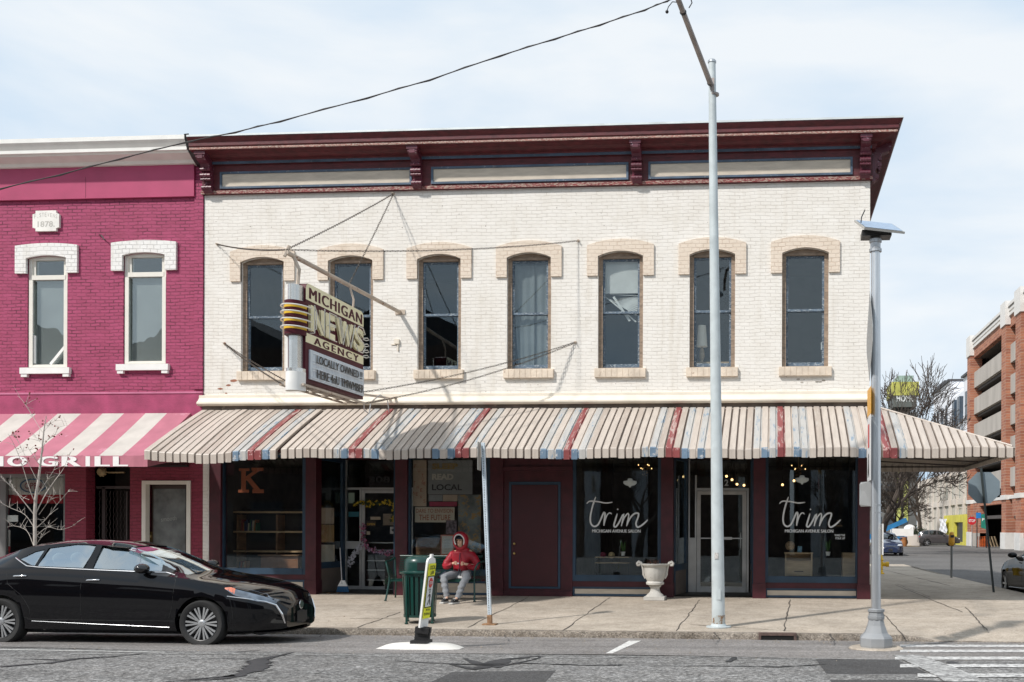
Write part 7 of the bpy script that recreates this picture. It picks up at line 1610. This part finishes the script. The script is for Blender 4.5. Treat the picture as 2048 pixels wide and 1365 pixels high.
# evergreen shrubs
SHR = M('dark_green_leaf', (.03,.045,.02), .8, var=.4)
for k_, (px, s_) in enumerate(((1812,1.0),(1824,1.3),(1842,1.1))):
    rr = random.Random(50+k_); m_ = MB(); x = P(px,1070,84).x
    for q in range(700):
        a_, b_ = rr.uniform(0,2*pi), rr.uniform(0,pi/2); r_ = s_*(.6+.5*rr.random()); c_ = Vector((x+r_*cos(a_)*sin(b_)*1.3, 84+r_*sin(a_)*sin(b_), .1+r_*cos(b_)*1.4)); u_ = Vector((rr.uniform(-1,1),rr.uniform(-1,1),rr.uniform(-1,1))).normalized()*.09; v_ = u_.orthogonal().normalized()*.06
        m_.poly([c_-u_, c_+v_, c_+u_, c_-v_])
    sh_ = thing('shrub', ['leftmost of the dark shrubs behind the boom lift','tallest dark shrub, beside the pale block barrier','dark shrub behind the rear of the grey SUV'][k_], 'shrub', (x,84,0), 'dark shrubs beyond the lot'); m_.build('foliage', SHR, sh_, fixn=False); MB().tube([(x,84,0),(x,84,.7)], .05, 6).build('stem', BARK, sh_)
# verge at the far side of the lot
m_ = MB(); m_.poly([(3,74,.02),(14,74,.02),(13,100,.02),(3,100,.02)]); kind(m_.build('verge', M('dry_grass_verge', (.30,.24,.15), .95, var=.3, vs=1, bump=.5, bs=8)), 'structure')

# ---------------------------------------------------------------- across the avenue (seen only as reflections)
opp = thing('brick_building', 'dark gabled brick building across the avenue, reflected in the upper windows', 'building', (-12, -38, 0))
OB = M('dark_brown_brick', (.07,.045,.035), .9, var=.3)
m_ = MB(); m_.box(-80,-17,-48,-37,0,12.6); m_.box(-17,1,-48,-37,0,7.5); m_.build('wall', OB, opp)
m_ = MB()
for a, b, h_ in ((-62,-40,3.0),(-39,-29,2.6),(-28,-17,3.2)): m_.prism([(a,-37.0,12.6),(b,-37.0,12.6),((a+b)/2,-37.0,12.6+h_)], (0,-10,0))
m_.build('roof', M('dark_slate_roof', (.035,.035,.04), .8), opp)
for k_ in range(10):
    m_ = MB(); x = -50+k_*3.1; m_.box(x,x+1.3,-37,-36.93,7.0,9.4); m_.build('window', WHITEP, opp); m_ = MB(); m_.box(x-.2,x+1.9,-37,-36.9,.8,3.2); m_.build('shop_window', M('dark_window', (.02,.02,.025), .2), opp)
o2 = thing('brick_building', 'tall grey building across the avenue, visible only as a reflection in the salon windows', 'building', (14, -40, 0))
MB().box(1.5,40,-50,-38,0,8.5).build('wall', M('dark_grey_stone', (.045,.05,.055), .9, var=.25), o2)
for k_ in range(9):
    for r_ in range(1): m_ = MB(); x = 3+k_*3; m_.box(x,x+1.4,-38,-37.94,3+r_*5,5.5+r_*5); m_.build('window', M('pale_curtained_window', (.16,.17,.18), .4), o2)
# two bare trees and a parked van over there
for k_ in range(4):
    x = (-11,-8.2,2.2,4.6)[k_]; m_ = MB(); m_.box(x,x+.9,-36.9,-36.5,0,6.2); m_.build('pale_pier', M('pale_pier_paint', (.55,.56,.58), .8), opp if k_ < 2 else o2)
bare_tree('bare_tree', 'bare street tree across the avenue reflected in the right salon window', 'tree', (3.4,-31,0.1), 7.5, 79, .25, levels=6, mat=BARK, twig=.04, first=.25, shrink=.78)
bare_tree('bare_tree', 'bare street tree across the avenue reflected in the left salon window', 'tree', (-7.2,-32,0.1), 7.5, 77, .25, levels=6, mat=BARK, twig=.04, first=.25, shrink=.78)
# ================================================================== THINGS BEHIND THE SHOP GLASS
def card(px0, py0, px1, py1, y, mat, name=None, label=None, cat=None, parent=None, th=.006):
    a, b = P(px0, py1, y), P(px1, py0, y); o = MB().box(a.x, b.x, y, y+th, a.z, b.z).build(name, mat, parent)
    if label: tag(o, label, cat)
    return o
YI = .14
KO = M('burnt_orange_felt', (.27,.065,.02), .8, var=.1); PAPER = M('aged_paper', (.42,.36,.28), .9, var=.12); PAPERT = M('tan_poster', (.36,.27,.20), .9, var=.12); GREYP = M('grey_poster', (.20,.20,.20), .8); OCH = M('ochre_letters', (.25,.17,.07), .8); BRN = M('brown_marker', (.28,.09,.05), .8); DKL = M('black_ink', (.012,.012,.014), .6)
# orange K
def kq(cx_, cy_): return P(430+cx_/3.593, 920+cy_/3.593, YI)
m_ = MB()
for poly_ in ([(188,75),(222,75),(222,225),(188,225)],[(172,62),(246,62),(246,80),(172,80)],[(166,215),(244,215),(244,236),(166,236)],[(222,150),(222,120),(285,75),(325,75)],[(222,140),(255,128),(330,220),(290,224)],[(262,58),(348,58),(346,80),(262,80)],[(268,212),(350,212),(350,240),(268,240)]):
    m_.prism([kq(*q)+Vector((0,.001*len(m_.v)*.02,0)) for q in poly_], (0,.004,0))
tag(m_.build('letter_sign', KO), 'large burnt orange slab letter K hanging inside the left shop window', 'sign')
# bookcase in the left window
bc = thing('bookcase', 'wooden shelves with a few books behind the left shop window', 'bookcase', (P(530,1140,1.4).x, 1.4, .3)); ys = 1.35
xa, xb = P(462,1100,ys).x, P(625,1100,ys).x
for py in (1025, 1064, 1103, 1146): z = P(530,py,ys).z; MB().box(xa, xb, ys-.17, ys+.2, z-.02, z+.02).build('shelf', PALEWOOD, bc)
MB().box(xa, xb, ys+.2, ys+.22, .3, P(530,1018,ys).z).build('back_panel', DARK, bc)
for px in (462, 482, 560, 625): x = P(px,1100,ys).x; MB().box(x-.02, x+.02, ys-.16, ys+.2, .3, P(530,1030,ys).z).build('upright', WOODBR, bc)
rb = random.Random(8); bcols = [M('book_green',(.03,.10,.04),.7), M('book_red',(.22,.03,.03),.7), M('book_cream',(.45,.40,.30),.7), M('book_navy',(.02,.03,.08),.7), M('book_orange',(.35,.13,.03),.7)]
def books(x, n, z, y, where, tiltr=0):
    for k_ in range(n):
        w_, h_ = rb.uniform(.025,.045), rb.uniform(.18,.27); c_ = rb.randrange(5); t = rb.uniform(0,.12)
        m_ = MB(); m_.prism([(x,y-.12,z),(x+w_,y-.12,z),(x+w_+t*h_,y-.12,z+h_),(x+t*h_,y-.12,z+h_)], (0,.16,0)); o = m_.build('book', bcols[c_]); tag(o, where, 'book', 'books '+where.split('standing ')[1]); x += w_+.006
books(P(488,1060,ys).x, 10, P(530,1064,ys).z+.02, ys, 'one of the books standing on the middle shelf in the left shop window')
books(P(480,1140,ys).x, 5, P(530,1146,ys).z+.02, ys, 'one of the books standing on the low shelf in the left shop window')
m_ = MB(); a = P(526,1112,ys-.2); b = P(600,1143,ys-.2); m_.box(a.x,b.x,ys-.3,ys-.18,b.z,a.z); dk = thing('desk', 'brown wooden desk standing in the left shop window', 'desk', ((a.x+b.x)/2, ys-.25, .3)); m_.build('front', M('reddish_wood', (.24,.10,.045), .5, var=.3), dk); MB().box(a.x-.05,b.x+.05,ys-.35,ys-.05,a.z,a.z+.03).build('top', WOODBR, dk)
card(455,1136,473,1143,.06,WHITEP,'notice','small white notice at the foot of the left shop window','notice')
card(641,1016,668,1048,.9,PAPERT,'poster','plain ochre poster in the splayed window left of the shop door','poster'); card(641,1050,668,1085,.9,M('ochre_panel',(.28,.17,.07),.8),'poster','lower ochre poster in the splayed window left of the shop door','poster'); card(641,1090,669,1136,.9,PAPER,'newspaper','pale newspaper page taped low in the splayed window','newspaper')
# right news window
o = card(826,921,853,1013,YI,PAPERT,'poster','tall tan poster strip with scattered letters reading FUTURE THE NEWS','poster'); m_ = MB()
for ch, px, py in (('F',831,936),('U',838,945),('T',845,955),('U',846,962),('R',846,970),('E',850,971),('T',829,970),('H',836,978),('E',843,984),('N',828,990),('E',834,992),('W',842,998),('S',849,1006)):
    a = P(px-2.4,py,YI-.004); text(m_, ch, a, (.05,0,0), (0,0,.075))
m_.build('lettering', BRN, o)
o = card(856,921,945,989,YI+.03,GREYP,'sign_board','dark grey board reading SLEEP READ LOCAL hanging in the shop window','sign')
m_ = MB(); a = P(864,939,YI+.02)
def wl(s, px0, py0, px1, py1, mat, par, b=.02):
    m2 = MB(); p, q = P(px0,py1,YI+.02), P(px1,py0,YI+.02); text(m2, s, p, (q.x-p.x,0,0), (0,0,q.z-p.z), bold=b); m2.build('lettering', mat, par)
wl('SLEEP', 864, 927, 916, 939, OCH, o, .05); wl('READ', 864, 948, 907, 960, M('pale_letters',(.40,.37,.32),.8), o, .05); wl('LOCAL', 864, 969, 924, 981, DKL, o)
card(857,990,885,1003,YI+.03,GREYP,'poster','small plain grey poster under the grey board','poster'); card(886,990,915,1003,YI+.03,PAPERT,'poster','small brown poster under the grey board','poster')
o = card(859,1004,914,1013,YI+.01,M('crimson_ribbon',(.26,.02,.05),.7),'banner','narrow crimson banner above the handwritten sign','banner')
o = card(830,1015,909,1045,YI-.01,PAPER,'handwritten_sign','hand-lettered paper sign reading DARE TO ENVISION THE FUTURE','sign')
def wl2(s, px0, py0, px1, py1): 
    m2 = MB(); p, q = P(px0,py1,YI-.016), P(px1,py0,YI-.016); text(m2, s, p, (q.x-p.x,0,0), (0,0,q.z-p.z), bold=.01); m2.build('lettering', BRN, o)
wl2('DARE TO ENVISION', 832, 1018, 906, 1026); wl2('THE FUTURE', 838, 1030, 901, 1041)
card(892,1041,913,1068,YI-.02,M('dark_photo_poster',(.10,.07,.08),.6,var=.9,vs=16),'poster','small dark picture poster below the handwritten sign','poster')
o = card(881,1070,908,1112,YI-.01,M('certificate_border',(.42,.15,.10),.8),'certificate','pale framed certificate with a reddish border beside the person','certificate'); card(883.5,1073,905.5,1108,YI-.014,M('certificate_paper',(.46,.42,.36),.8),'paper',parent=o)
m2 = MB()
for k_ in range(9): a = P(888,1079+k_*3,YI-.017); b = P(901-(k_ % 3)*2,1079+k_*3,YI-.017); m2.bar(a,b,.002,.006)
m2.build('printed_line', GREYP, o)
o = card(916,990,962,1105,YI+.05,M('picture_poster',(.13,.14,.13),.7,var=.6,vs=3.5,wear=.52,wearcol=(.30,.17,.06),wscale=7),'poster','large picture poster in muted blue and orange tones behind the person','poster')
for k_, (px0, py0, px1, py1) in enumerate(((832,1078,880,1118),(845,1092,878,1115))):
    m_ = MB(); a, b = P(px0,py1,1.0+.1*k_), P(px1,py0,1.0+.1*k_); m_.box(a.x,b.x,1.0+.1*k_,1.4+.1*k_,a.z,b.z); m_.box(a.x-.02,b.x+.02,.98+.1*k_,1.45+.1*k_,b.z,b.z+.025); tag(m_.build(['display_table','display_box'][k_], [WOODBR, PALEWOOD][k_]), ['brown display table inside the window behind the bench','pale wooden box inside the window behind the bench'][k_], ['table','box'][k_])
# news door: garlands, stickers
dy_ = 1.4-.07
def garland(name, label, pts, cols_, seed, n, sz, spread=.035):
    rr = random.Random(seed); fine = []
    for i in range(len(pts)-1):
        for k_ in range(8): t = k_/8; fine.append((pts[i][0]+(pts[i+1][0]-pts[i][0])*t, pts[i][1]+(pts[i+1][1]-pts[i][1])*t))
    root = thing(name, label, 'garland', P(*pts[0], dy_)); ms = [MB() for _ in cols_]
    for q in range(n):
        p = fine[rr.randrange(len(fine))]; c_ = P(*p, dy_-.01)+Vector((rr.gauss(0,spread),rr.uniform(-.03,.0),rr.gauss(0,spread))); mb_ = ms[rr.randrange(len(cols_))]
        for k_ in range(5):
            a_ = k_*2*pi/5+rr.random(); u_ = Vector((cos(a_),rr.uniform(-.5,.1),sin(a_)))*sz; v_ = Vector((-sin(a_),0,cos(a_)))*sz*.35; mb_.poly([c_, c_+u_*.6+v_, c_+u_, c_+u_*.6-v_])
    for mb_, (nm, mt) in zip(ms, cols_): mb_.build(nm, mt, root, fixn=False)
    m_ = MB(); m_.tube([P(*p, dy_) for p in fine], .006, 4); m_.build('wire', M('dark_leaf', (.03,.05,.02), .8), root)
garland('flower_garland', 'yellow flower garland across the top of the shop door', [(711,1008),(725,1006),(745,1008),(762,1007),(780,1004),(789,1010),(788,1030),(789,1044)], [('blossom', M('yellow_petal', (.55,.38,.02), .7)), ('leaf', M('dark_leaf', (.03,.05,.02), .8))], 21, 150, .035, .03)
garland('flower_garland', 'pink and lilac flower garland looping low across the shop door', [(726,1050),(728,1070),(728,1085),(735,1096),(750,1103),(770,1107),(790,1104)], [('blossom', M('pink_petal', (.50,.15,.25), .7)), ('blossom', M('lilac_petal', (.40,.30,.42), .7)), ('leaf', M('plum_leaf', (.10,.04,.06), .8))], 22, 200, .026, .03)
garland('flower_garland', 'white flower spray hanging at the lower left of the shop door', [(722,1092),(712,1105),(706,1118),(697,1130)], [('blossom', M('white_petal', (.55,.54,.58), .7))], 23, 70, .03, .03)
m_ = MB(); text(m_, 'OPEN', P(734,1051,1.345), (.19,0,0), (0,0,.05), bold=.03); m_.map(lambda v: Vector((v.x,1.345,v.z))); o = card(733,1043,752,1053,1.35,M('dark_sign',(.05,.04,.03),.7),'open_sign','small OPEN sign with amber letters on the shop door','sign'); m_.build('lettering', M('amber_letters',(.45,.27,.04),.6), o)
card(741,1034,761,1040,1.35,PAPER,'notice','cream strip notice at eye level on the shop door','notice'); card(766,1028,788,1051,1.45,PAPERT,'cardboard_sign','plain brown cardboard square hung on the shop door','sign')
o = card(780,1054,792,1068,1.34,M('dull_white_card',(.42,.42,.42),.8),'notice','white square notice with a dark bird mark on the shop door','notice'); m_ = MB(); m_.prism([P(782,1060,1.335),P(787,1058,1.335),P(790,1061,1.335),P(786,1064,1.335)], (0,.003,0)); m_.build('bird_mark', BLACK, o)
card(733,1063,740,1070,1.34,PAPER,'notice','small tilted cream card on the shop door','notice'); card(697,986,709,1007,1.36,M('pale_green_paper',(.28,.36,.30),.8),'notice','pale green paper at the top of the narrow sidelight','notice'); card(697,1024,718,1034,1.36,M('teal_sticker',(.02,.13,.17),.6),'sticker','dark teal sticker in the narrow sidelight','sticker')
m_ = MB(); c_ = P(778,1140,1.0); gb = []
o = thing('chalk_board', 'tall black chalkboard with chalk drawing by the shop door, behind the bench arm', 'chalkboard', (P(778,1140,.9).x,.9,.25)); MB().box(P(770,1140,.9).x,P(792,1140,.9).x,.9,.92,.3,P(778,1115,.9).z).build('board', BLACK, o)
m_ = MB(); c_ = P(776,1163,.895); m_.tube([c_+Vector((.07*cos(t*.5),0,.07*sin(t*.5))) for t in range(14)], .005, 4); m_.tube([c_+Vector((.04*cos(t*.5),0,.04*sin(t*.5))) for t in range(14)], .005, 4); m_.build('chalk_drawing', M('green_chalk',(.15,.35,.18),.8), o)
m_ = MB(); text(m_, 'TILLIE', P(772,1157,.895), (.16,0,-.02), (0,0,.04)); m_.build('chalk_lettering', M('white_chalk',(.5,.5,.48),.8), o)
# broom
b0 = P(684,1184,.35); b0.z = walk_z(0)+.03; t0 = P(680,1096,.45)
br = thing('broom', 'broom with a blue and white head leaning beside the shop entrance', 'broom', b0)
MB().tube([b0+Vector((0,0,.18)), t0], .011, 6).build('handle', M('pale_metal_handle',(.45,.45,.46),.4), br); m_ = MB(); m_.prism([b0+Vector(q) for q in ((-.10,0,.13),(.12,0,.13),(.05,.0,.26),(-.03,0,.26))], (0,.05,0)); m_.build('cap', WHITEP, br)
m_ = MB()
for k_ in range(40): a = b0+Vector((-.10+.22*k_/39,.02,.13)); m_.bar(a, a+Vector((-.03+.06*k_/39,rr.uniform(-.02,.02),-.13)), .010)
kind(m_.build('bristle', M('blue_bristles',(.02,.10,.22),.7), br), 'stuff')
rr = random.Random(15); m_ = MB()
for k_ in range(60):
    c_ = P(675,1188,.25); c_ = Vector((c_.x+rr.gauss(-.05,.16), .22+rr.gauss(0,.07), ZG+.03)); u_ = Vector((rr.uniform(-1,1),rr.uniform(-1,1),rr.uniform(0,.6)))*.025; v_ = Vector((-u_.y,u_.x,.01)); m_.poly([c_-u_,c_+v_,c_+u_,c_-v_+Vector((0,0,.01))])
kind(m_.build('swept_litter', M('dry_leaves',(.28,.17,.09),.9,var=.6,vs=30)), 'stuff', 'small pile of dry leaves and litter by the broom')
# salon: pendant lamps, chandeliers, tables
OPAL = M('opal_glass', (.75,.74,.70), .3, emit=.12)
def pendant(px, py, y, label):
    c_ = P(px, py, y); r = thing('pendant_lamp', label, 'pendant lamp', c_, 'schoolhouse pendant lamps in the salon windows'); m_ = MB(); m_.lathe([(.0,.10),(.05,.09),(.06,.05),(.145,.035),(.15,-.01),(.11,-.05),(.03,-.075),(.02,-.10),(0,-.10)], c_, 24); m_.build('lamp_shade', OPAL, r, smooth=50); MB().tube([c_+Vector((0,0,.1)), (c_.x,c_.y,3.55)], .008, 6).build('stem', BLACK, r)
pendant(1260, 966, .8, 'white bowl pendant lamp in the left salon window'); pendant(1604, 960, .8, 'white bowl pendant lamp in the right salon window')
BULB = M('warm_bulb', (1.0,.62,.25), .4, emit=3.5)
def chand(px, py, y, label):
    c_ = P(px, py, y); r = thing('chandelier', label, 'chandelier', c_, 'chandeliers glowing in the salon'); bm_ = MB(); fm = MB()
    for k_ in range(6):
        t = k_*pi/3; e_ = c_+Vector((.15*cos(t),.15*sin(t),.04*((k_ % 2)*2-1))); bm_.ball(e_, .012, n=8, m=6); fm.tube([c_, c_+Vector((.08*cos(t),.08*sin(t),-.04)), e_-Vector((0,0,.02))], .006, 5)
    for k_ in range(14): t = k_*.9; fm.ball(c_+Vector((.06*cos(t),.06*sin(t),-.05-.012*k_)), .012, n=6, m=4)
    fm.tube([c_, (c_.x,c_.y,3.55)], .008, 5); fm.build('frame', M('antique_brass',(.35,.20,.08),.35,metal=.8), r); bm_.build('bulb', BULB, r)
chand(1290, 934, 1.2, 'brass chandelier with warm bulbs in the left salon window'); chand(1597, 935, 1.2, 'brass chandelier with warm bulbs in the right salon window')
for k_, (px, py) in enumerate(((1453,953),(1464,960),(1474,969),(1488,971),(1565,970),(1588,962))):
    m_ = MB(); m_.ball(P(px, py, 3.0), .030, n=10, m=8); m_.tube([P(px,py,3.0),(P(px,py,3.0).x,3.0,3.6)], .006, 4, 1); o = m_.build('bulb_lamp', [BULB, BLACK]); tag(o, 'small warm bulb glowing deep inside the salon', 'light bulb', 'bare bulbs deep inside the salon')
tb = thing('console_table', 'low metal-framed console table in the left salon window', 'table', P(1227,1150,.7)); z0_ = P(1227,1153,.7).z; z1_ = P(1227,1114,.7).z; xa, xb = P(1192,1114,.7).x, P(1260,1114,.7).x
MB().box(xa,xb,.55,.9,z1_-.015,z1_).build('top', PALEWOOD, tb); MB().box(xa,xb,.55,.9,z1_-.14,z1_-.125).build('shelf', PALEWOOD, tb)
for x in (xa+.01, xb-.01):
    for y in (.56,.89): MB().tube([(x,y,z0_-.1),(x,y,z1_-.015)], .008, 6).build('leg', BLACK, tb)
def hat(px, mat, lab):
    c_ = P(px,1111,.7); m_ = MB(); m_.ball((c_.x,c_.y,z1_+.035), .075,.075,.075, 14, 8); m_.ball((c_.x,c_.y-.08,z1_+.01), .06,.07,.008, 12, 6); tag(m_.build('cap', mat, smooth=60), lab, 'cap')
hat(1206, M('maroon_cap',(.22,.03,.06),.8), 'maroon baseball cap on the console table'); hat(1223, M('tan_cap',(.50,.37,.20),.8), 'tan baseball cap on the console table')
m_ = MB(); c_ = P(1246,1100,.7); 
def stem_plant(px, py0, py1, y, lab):
    rr = random.Random(px); b = P(px, py1, y); r = thing('potted_plant', lab, 'plant', b); MB().lathe([(.04,0),(.055,.09),(.05,.09),(0,.08)], b, 12).build('pot', WHITEP, r); m_ = MB()
    for k_ in range(14):
        t = rr.uniform(0,6.28); L_ = (P(px,py0,y).z-b.z)*rr.uniform(.5,1); e_ = b+Vector((.08*cos(t),.06*sin(t),.09+L_)); u_ = Vector((-sin(t),cos(t),0))*.012; m_.poly([b+Vector((0,0,.09))-u_, b+Vector((0,0,.09))+u_, (b+e_)/2+u_*2, e_, (b+e_)/2-u_*2])
    m_.build('foliage', M('plant_green',(.06,.14,.03),.7), r)
stem_plant(1246,1085,1112,.7,'small spiky plant in a white pot on the console table')
# right salon window: cabinet, wicker ball, framed photo
cb = thing('bedside_cabinet', 'pale wooden cabinet with an open shelf and one drawer in the right salon window', 'cabinet', P(1597,1153,.6)); a, b = P(1570,1154,.6), P(1625,1108,.6); ya, yb_ = .6,.95
m_ = MB(); m_.box(a.x,a.x+.03,ya,yb_,a.z,b.z); m_.box(b.x-.03,b.x,ya,yb_,a.z,b.z); m_.box(a.x+.03,b.x-.03,yb_-.02,yb_-.002,a.z,b.z); zs_ = P(1597,1123,.6).z; m_.box(a.x+.03,b.x-.03,ya+.003,yb_-.02,zs_-.015,zs_+.01); m_.build('carcass', PALEWOOD, cb)
MB().box(a.x-.015,b.x+.015,ya-.02,yb_,b.z,b.z+.025).build('top', PALEWOOD, cb); dw_ = MB().box(a.x+.033,b.x-.033,ya-.006,ya+.02,a.z+.03,zs_-.02).build('drawer', PALEWOOD, cb); m_ = MB(); m_.bar((a.x+.2,ya-.03,a.z+.12),(b.x-.2,ya-.03,a.z+.12),.012,.016); m_.build('drawer_handle', BLACK, dw_)
c_ = P(1580,1092,.75); m_ = MB(); m_.ball(c_, .105, n=20, m=14); tag(m_.build('wicker_ball', M('wicker',(.42,.28,.17),.8,var=.5,vs=40,bump=1.0,bs=60), smooth=80), 'round wicker ball on the pale cabinet', 'decoration')
card(1595,1093,1604,1106,.66,M('sky_photo',(.15,.28,.38),.5,var=.5,vs=20),'framed_photo','small blue framed photo beside the wicker ball','picture frame')
m_ = MB(); a, b = P(1685,1154,.7), P(1703,1106,.7); m_.box(a.x,b.x+.3,.7,1.0,a.z-.05,b.z); tag(m_.build('display_stand', PALEWOOD), 'pale wooden stand at the right edge of the right salon window', 'stand')
m_ = MB(); c_ = P(1676,1052,.5); m_.tube([c_+Vector((-.09,0,0)), c_+Vector((0,0,.07)), c_+Vector((.09,0,0)), c_+Vector((-.09,0,0))], .008, 5); m_.tube([c_+Vector((0,0,.07)), c_+Vector((.01,0,.12)), c_+Vector((-.02,0,.11))], .004, 4); tag(m_.build('coat_hanger', PALEWOOD), 'wooden coat hanger in the right salon window', 'coat hanger')
stem_plant(1656,1082,1112,.8,'leafy plant in a white pot behind the cabinet in the right salon window')
# ---------------------------------------------------------------- upper windows
cur = M('pale_net_curtain', (.20,.215,.21), .9, var=.1)
a, b = WX[3]; m_ = MB(); n = 40
m_.sheet([[(a+.02+(b-a-.04)*q/n*(1-.25*t) + .18*t*(b-a), .27+.010*sin(q*.8+t), 7.45-2.3*t) for q in range(n+1)] for t in [k_/8 for k_ in range(9)]]); tag(m_.build('curtain', cur), 'pale net curtain gathered behind the fourth upper window from the left', 'curtain')
a, b = WX[4]; m_ = MB(); zt = 7.48
for k_ in range(38): z = zt-k_*.018; m_.box(a+.06,b-.06,.222,.230,z-.012,z+.004)
for k_ in range(14):
    t = k_/13; z = zt-.70; m_.bar((a+.08,.23,z-.0), (b-.08-.10*t,.23,z-.05-.45*t**1.4 if t < .95 else z-.6), .010,.030)
m_.bar((a+.30,.225,z-.05),(a+.66,.225,6.20),.02,.05); tag(m_.build('venetian_blind', M('off_white_blind',(.66,.64,.59),.6,var=.1)), 'collapsed venetian blind in the fifth upper window from the left', 'blind')
c_ = P(1404,672,.5); lp = thing('table_lamp', 'table lamp with a cream shade in the sixth upper window', 'lamp', (c_.x,.5,5.3)); MB().lathe([(.10,-.24),(.12,-.24),(.085,.22),(.075,.22)], c_, 24, caps=False).build('lamp_shade', M('cream_shade',(.66,.60,.50),.8,emit=.12), lp, smooth=50); MB().lathe([(.02,-.24),(.05,-.34),(.06,-.45),(.03,-.55),(.07,-.62),(0,-.62)], c_, 14).build('lamp_base', PALEWOOD, lp, smooth=50)
m_ = MB(); a = P(1392,724,.5); m_.box(WX[5][0]+.1, WX[5][1]-.1,.4,.8,a.z-.4,a.z-.02); tag(m_.build('table', PALEWOOD), 'small table carrying the cream-shaded lamp upstairs', 'table')
c_ = P(1645,700,.4); m_ = MB(); m_.lathe([(.035,0),(.035,.15),(.01,.17),(0,.17)], c_, 12); tag(m_.build('bottle', WHITEP, smooth=50), 'white bottle on the sill of the rightmost upper window', 'bottle')
# manhole style litter on road and walk: tiny stones along the gutter
rr = random.Random(99); m_ = MB()
for k_ in range(900):
    x = rr.uniform(-15,5); y = KY-.05-abs(rr.gauss(0,.35)) if rr.random() < .75 else rr.uniform(-9.3,-6); s_ = rr.uniform(.003,.010)*(1.6 if rr.random() < .05 else 1); z = road_z(y)+.006
    m_.add([(x-s_,y-s_,z),(x+s_,y-s_*.7,z),(x+s_*.8,y+s_,z),(x-s_*.7,y+s_*.9,z),(x,y,z+s_*1.1)], [(0,1,4),(1,2,4),(2,3,4),(3,0,4)])
kind(m_.build('gutter_grit', M('grit',(.26,.22,.17),.9,var=.5,vs=60), fixn=False), 'stuff', 'loose grit and small stones along the gutter')

rr = random.Random(123); m_ = MB()
for k_ in range(150):
    x = rr.uniform(-12,5); y = rr.choice([rr.uniform(-5.8,-5.0), rr.uniform(-.4,-.05), rr.uniform(-5.5,-.3)]); z = walk_z(y)-sdrop(x, y)+.008; a_ = rr.uniform(0,6.28); s_ = rr.uniform(.008,.026); u_ = Vector((cos(a_),sin(a_),rr.uniform(0,.3)))*s_; v_ = Vector((-sin(a_),cos(a_),0))*s_*.5
    m_.poly([Vector((x,y,z))-u_, Vector((x,y,z))+v_, Vector((x,y,z))+u_, Vector((x,y,z))-v_])
kind(m_.build('walk_litter', M('brown_leaf_litter',(.17,.11,.06),.9,var=.6,vs=40), fixn=False), 'stuff', 'scattered dry leaf bits on the sidewalk')
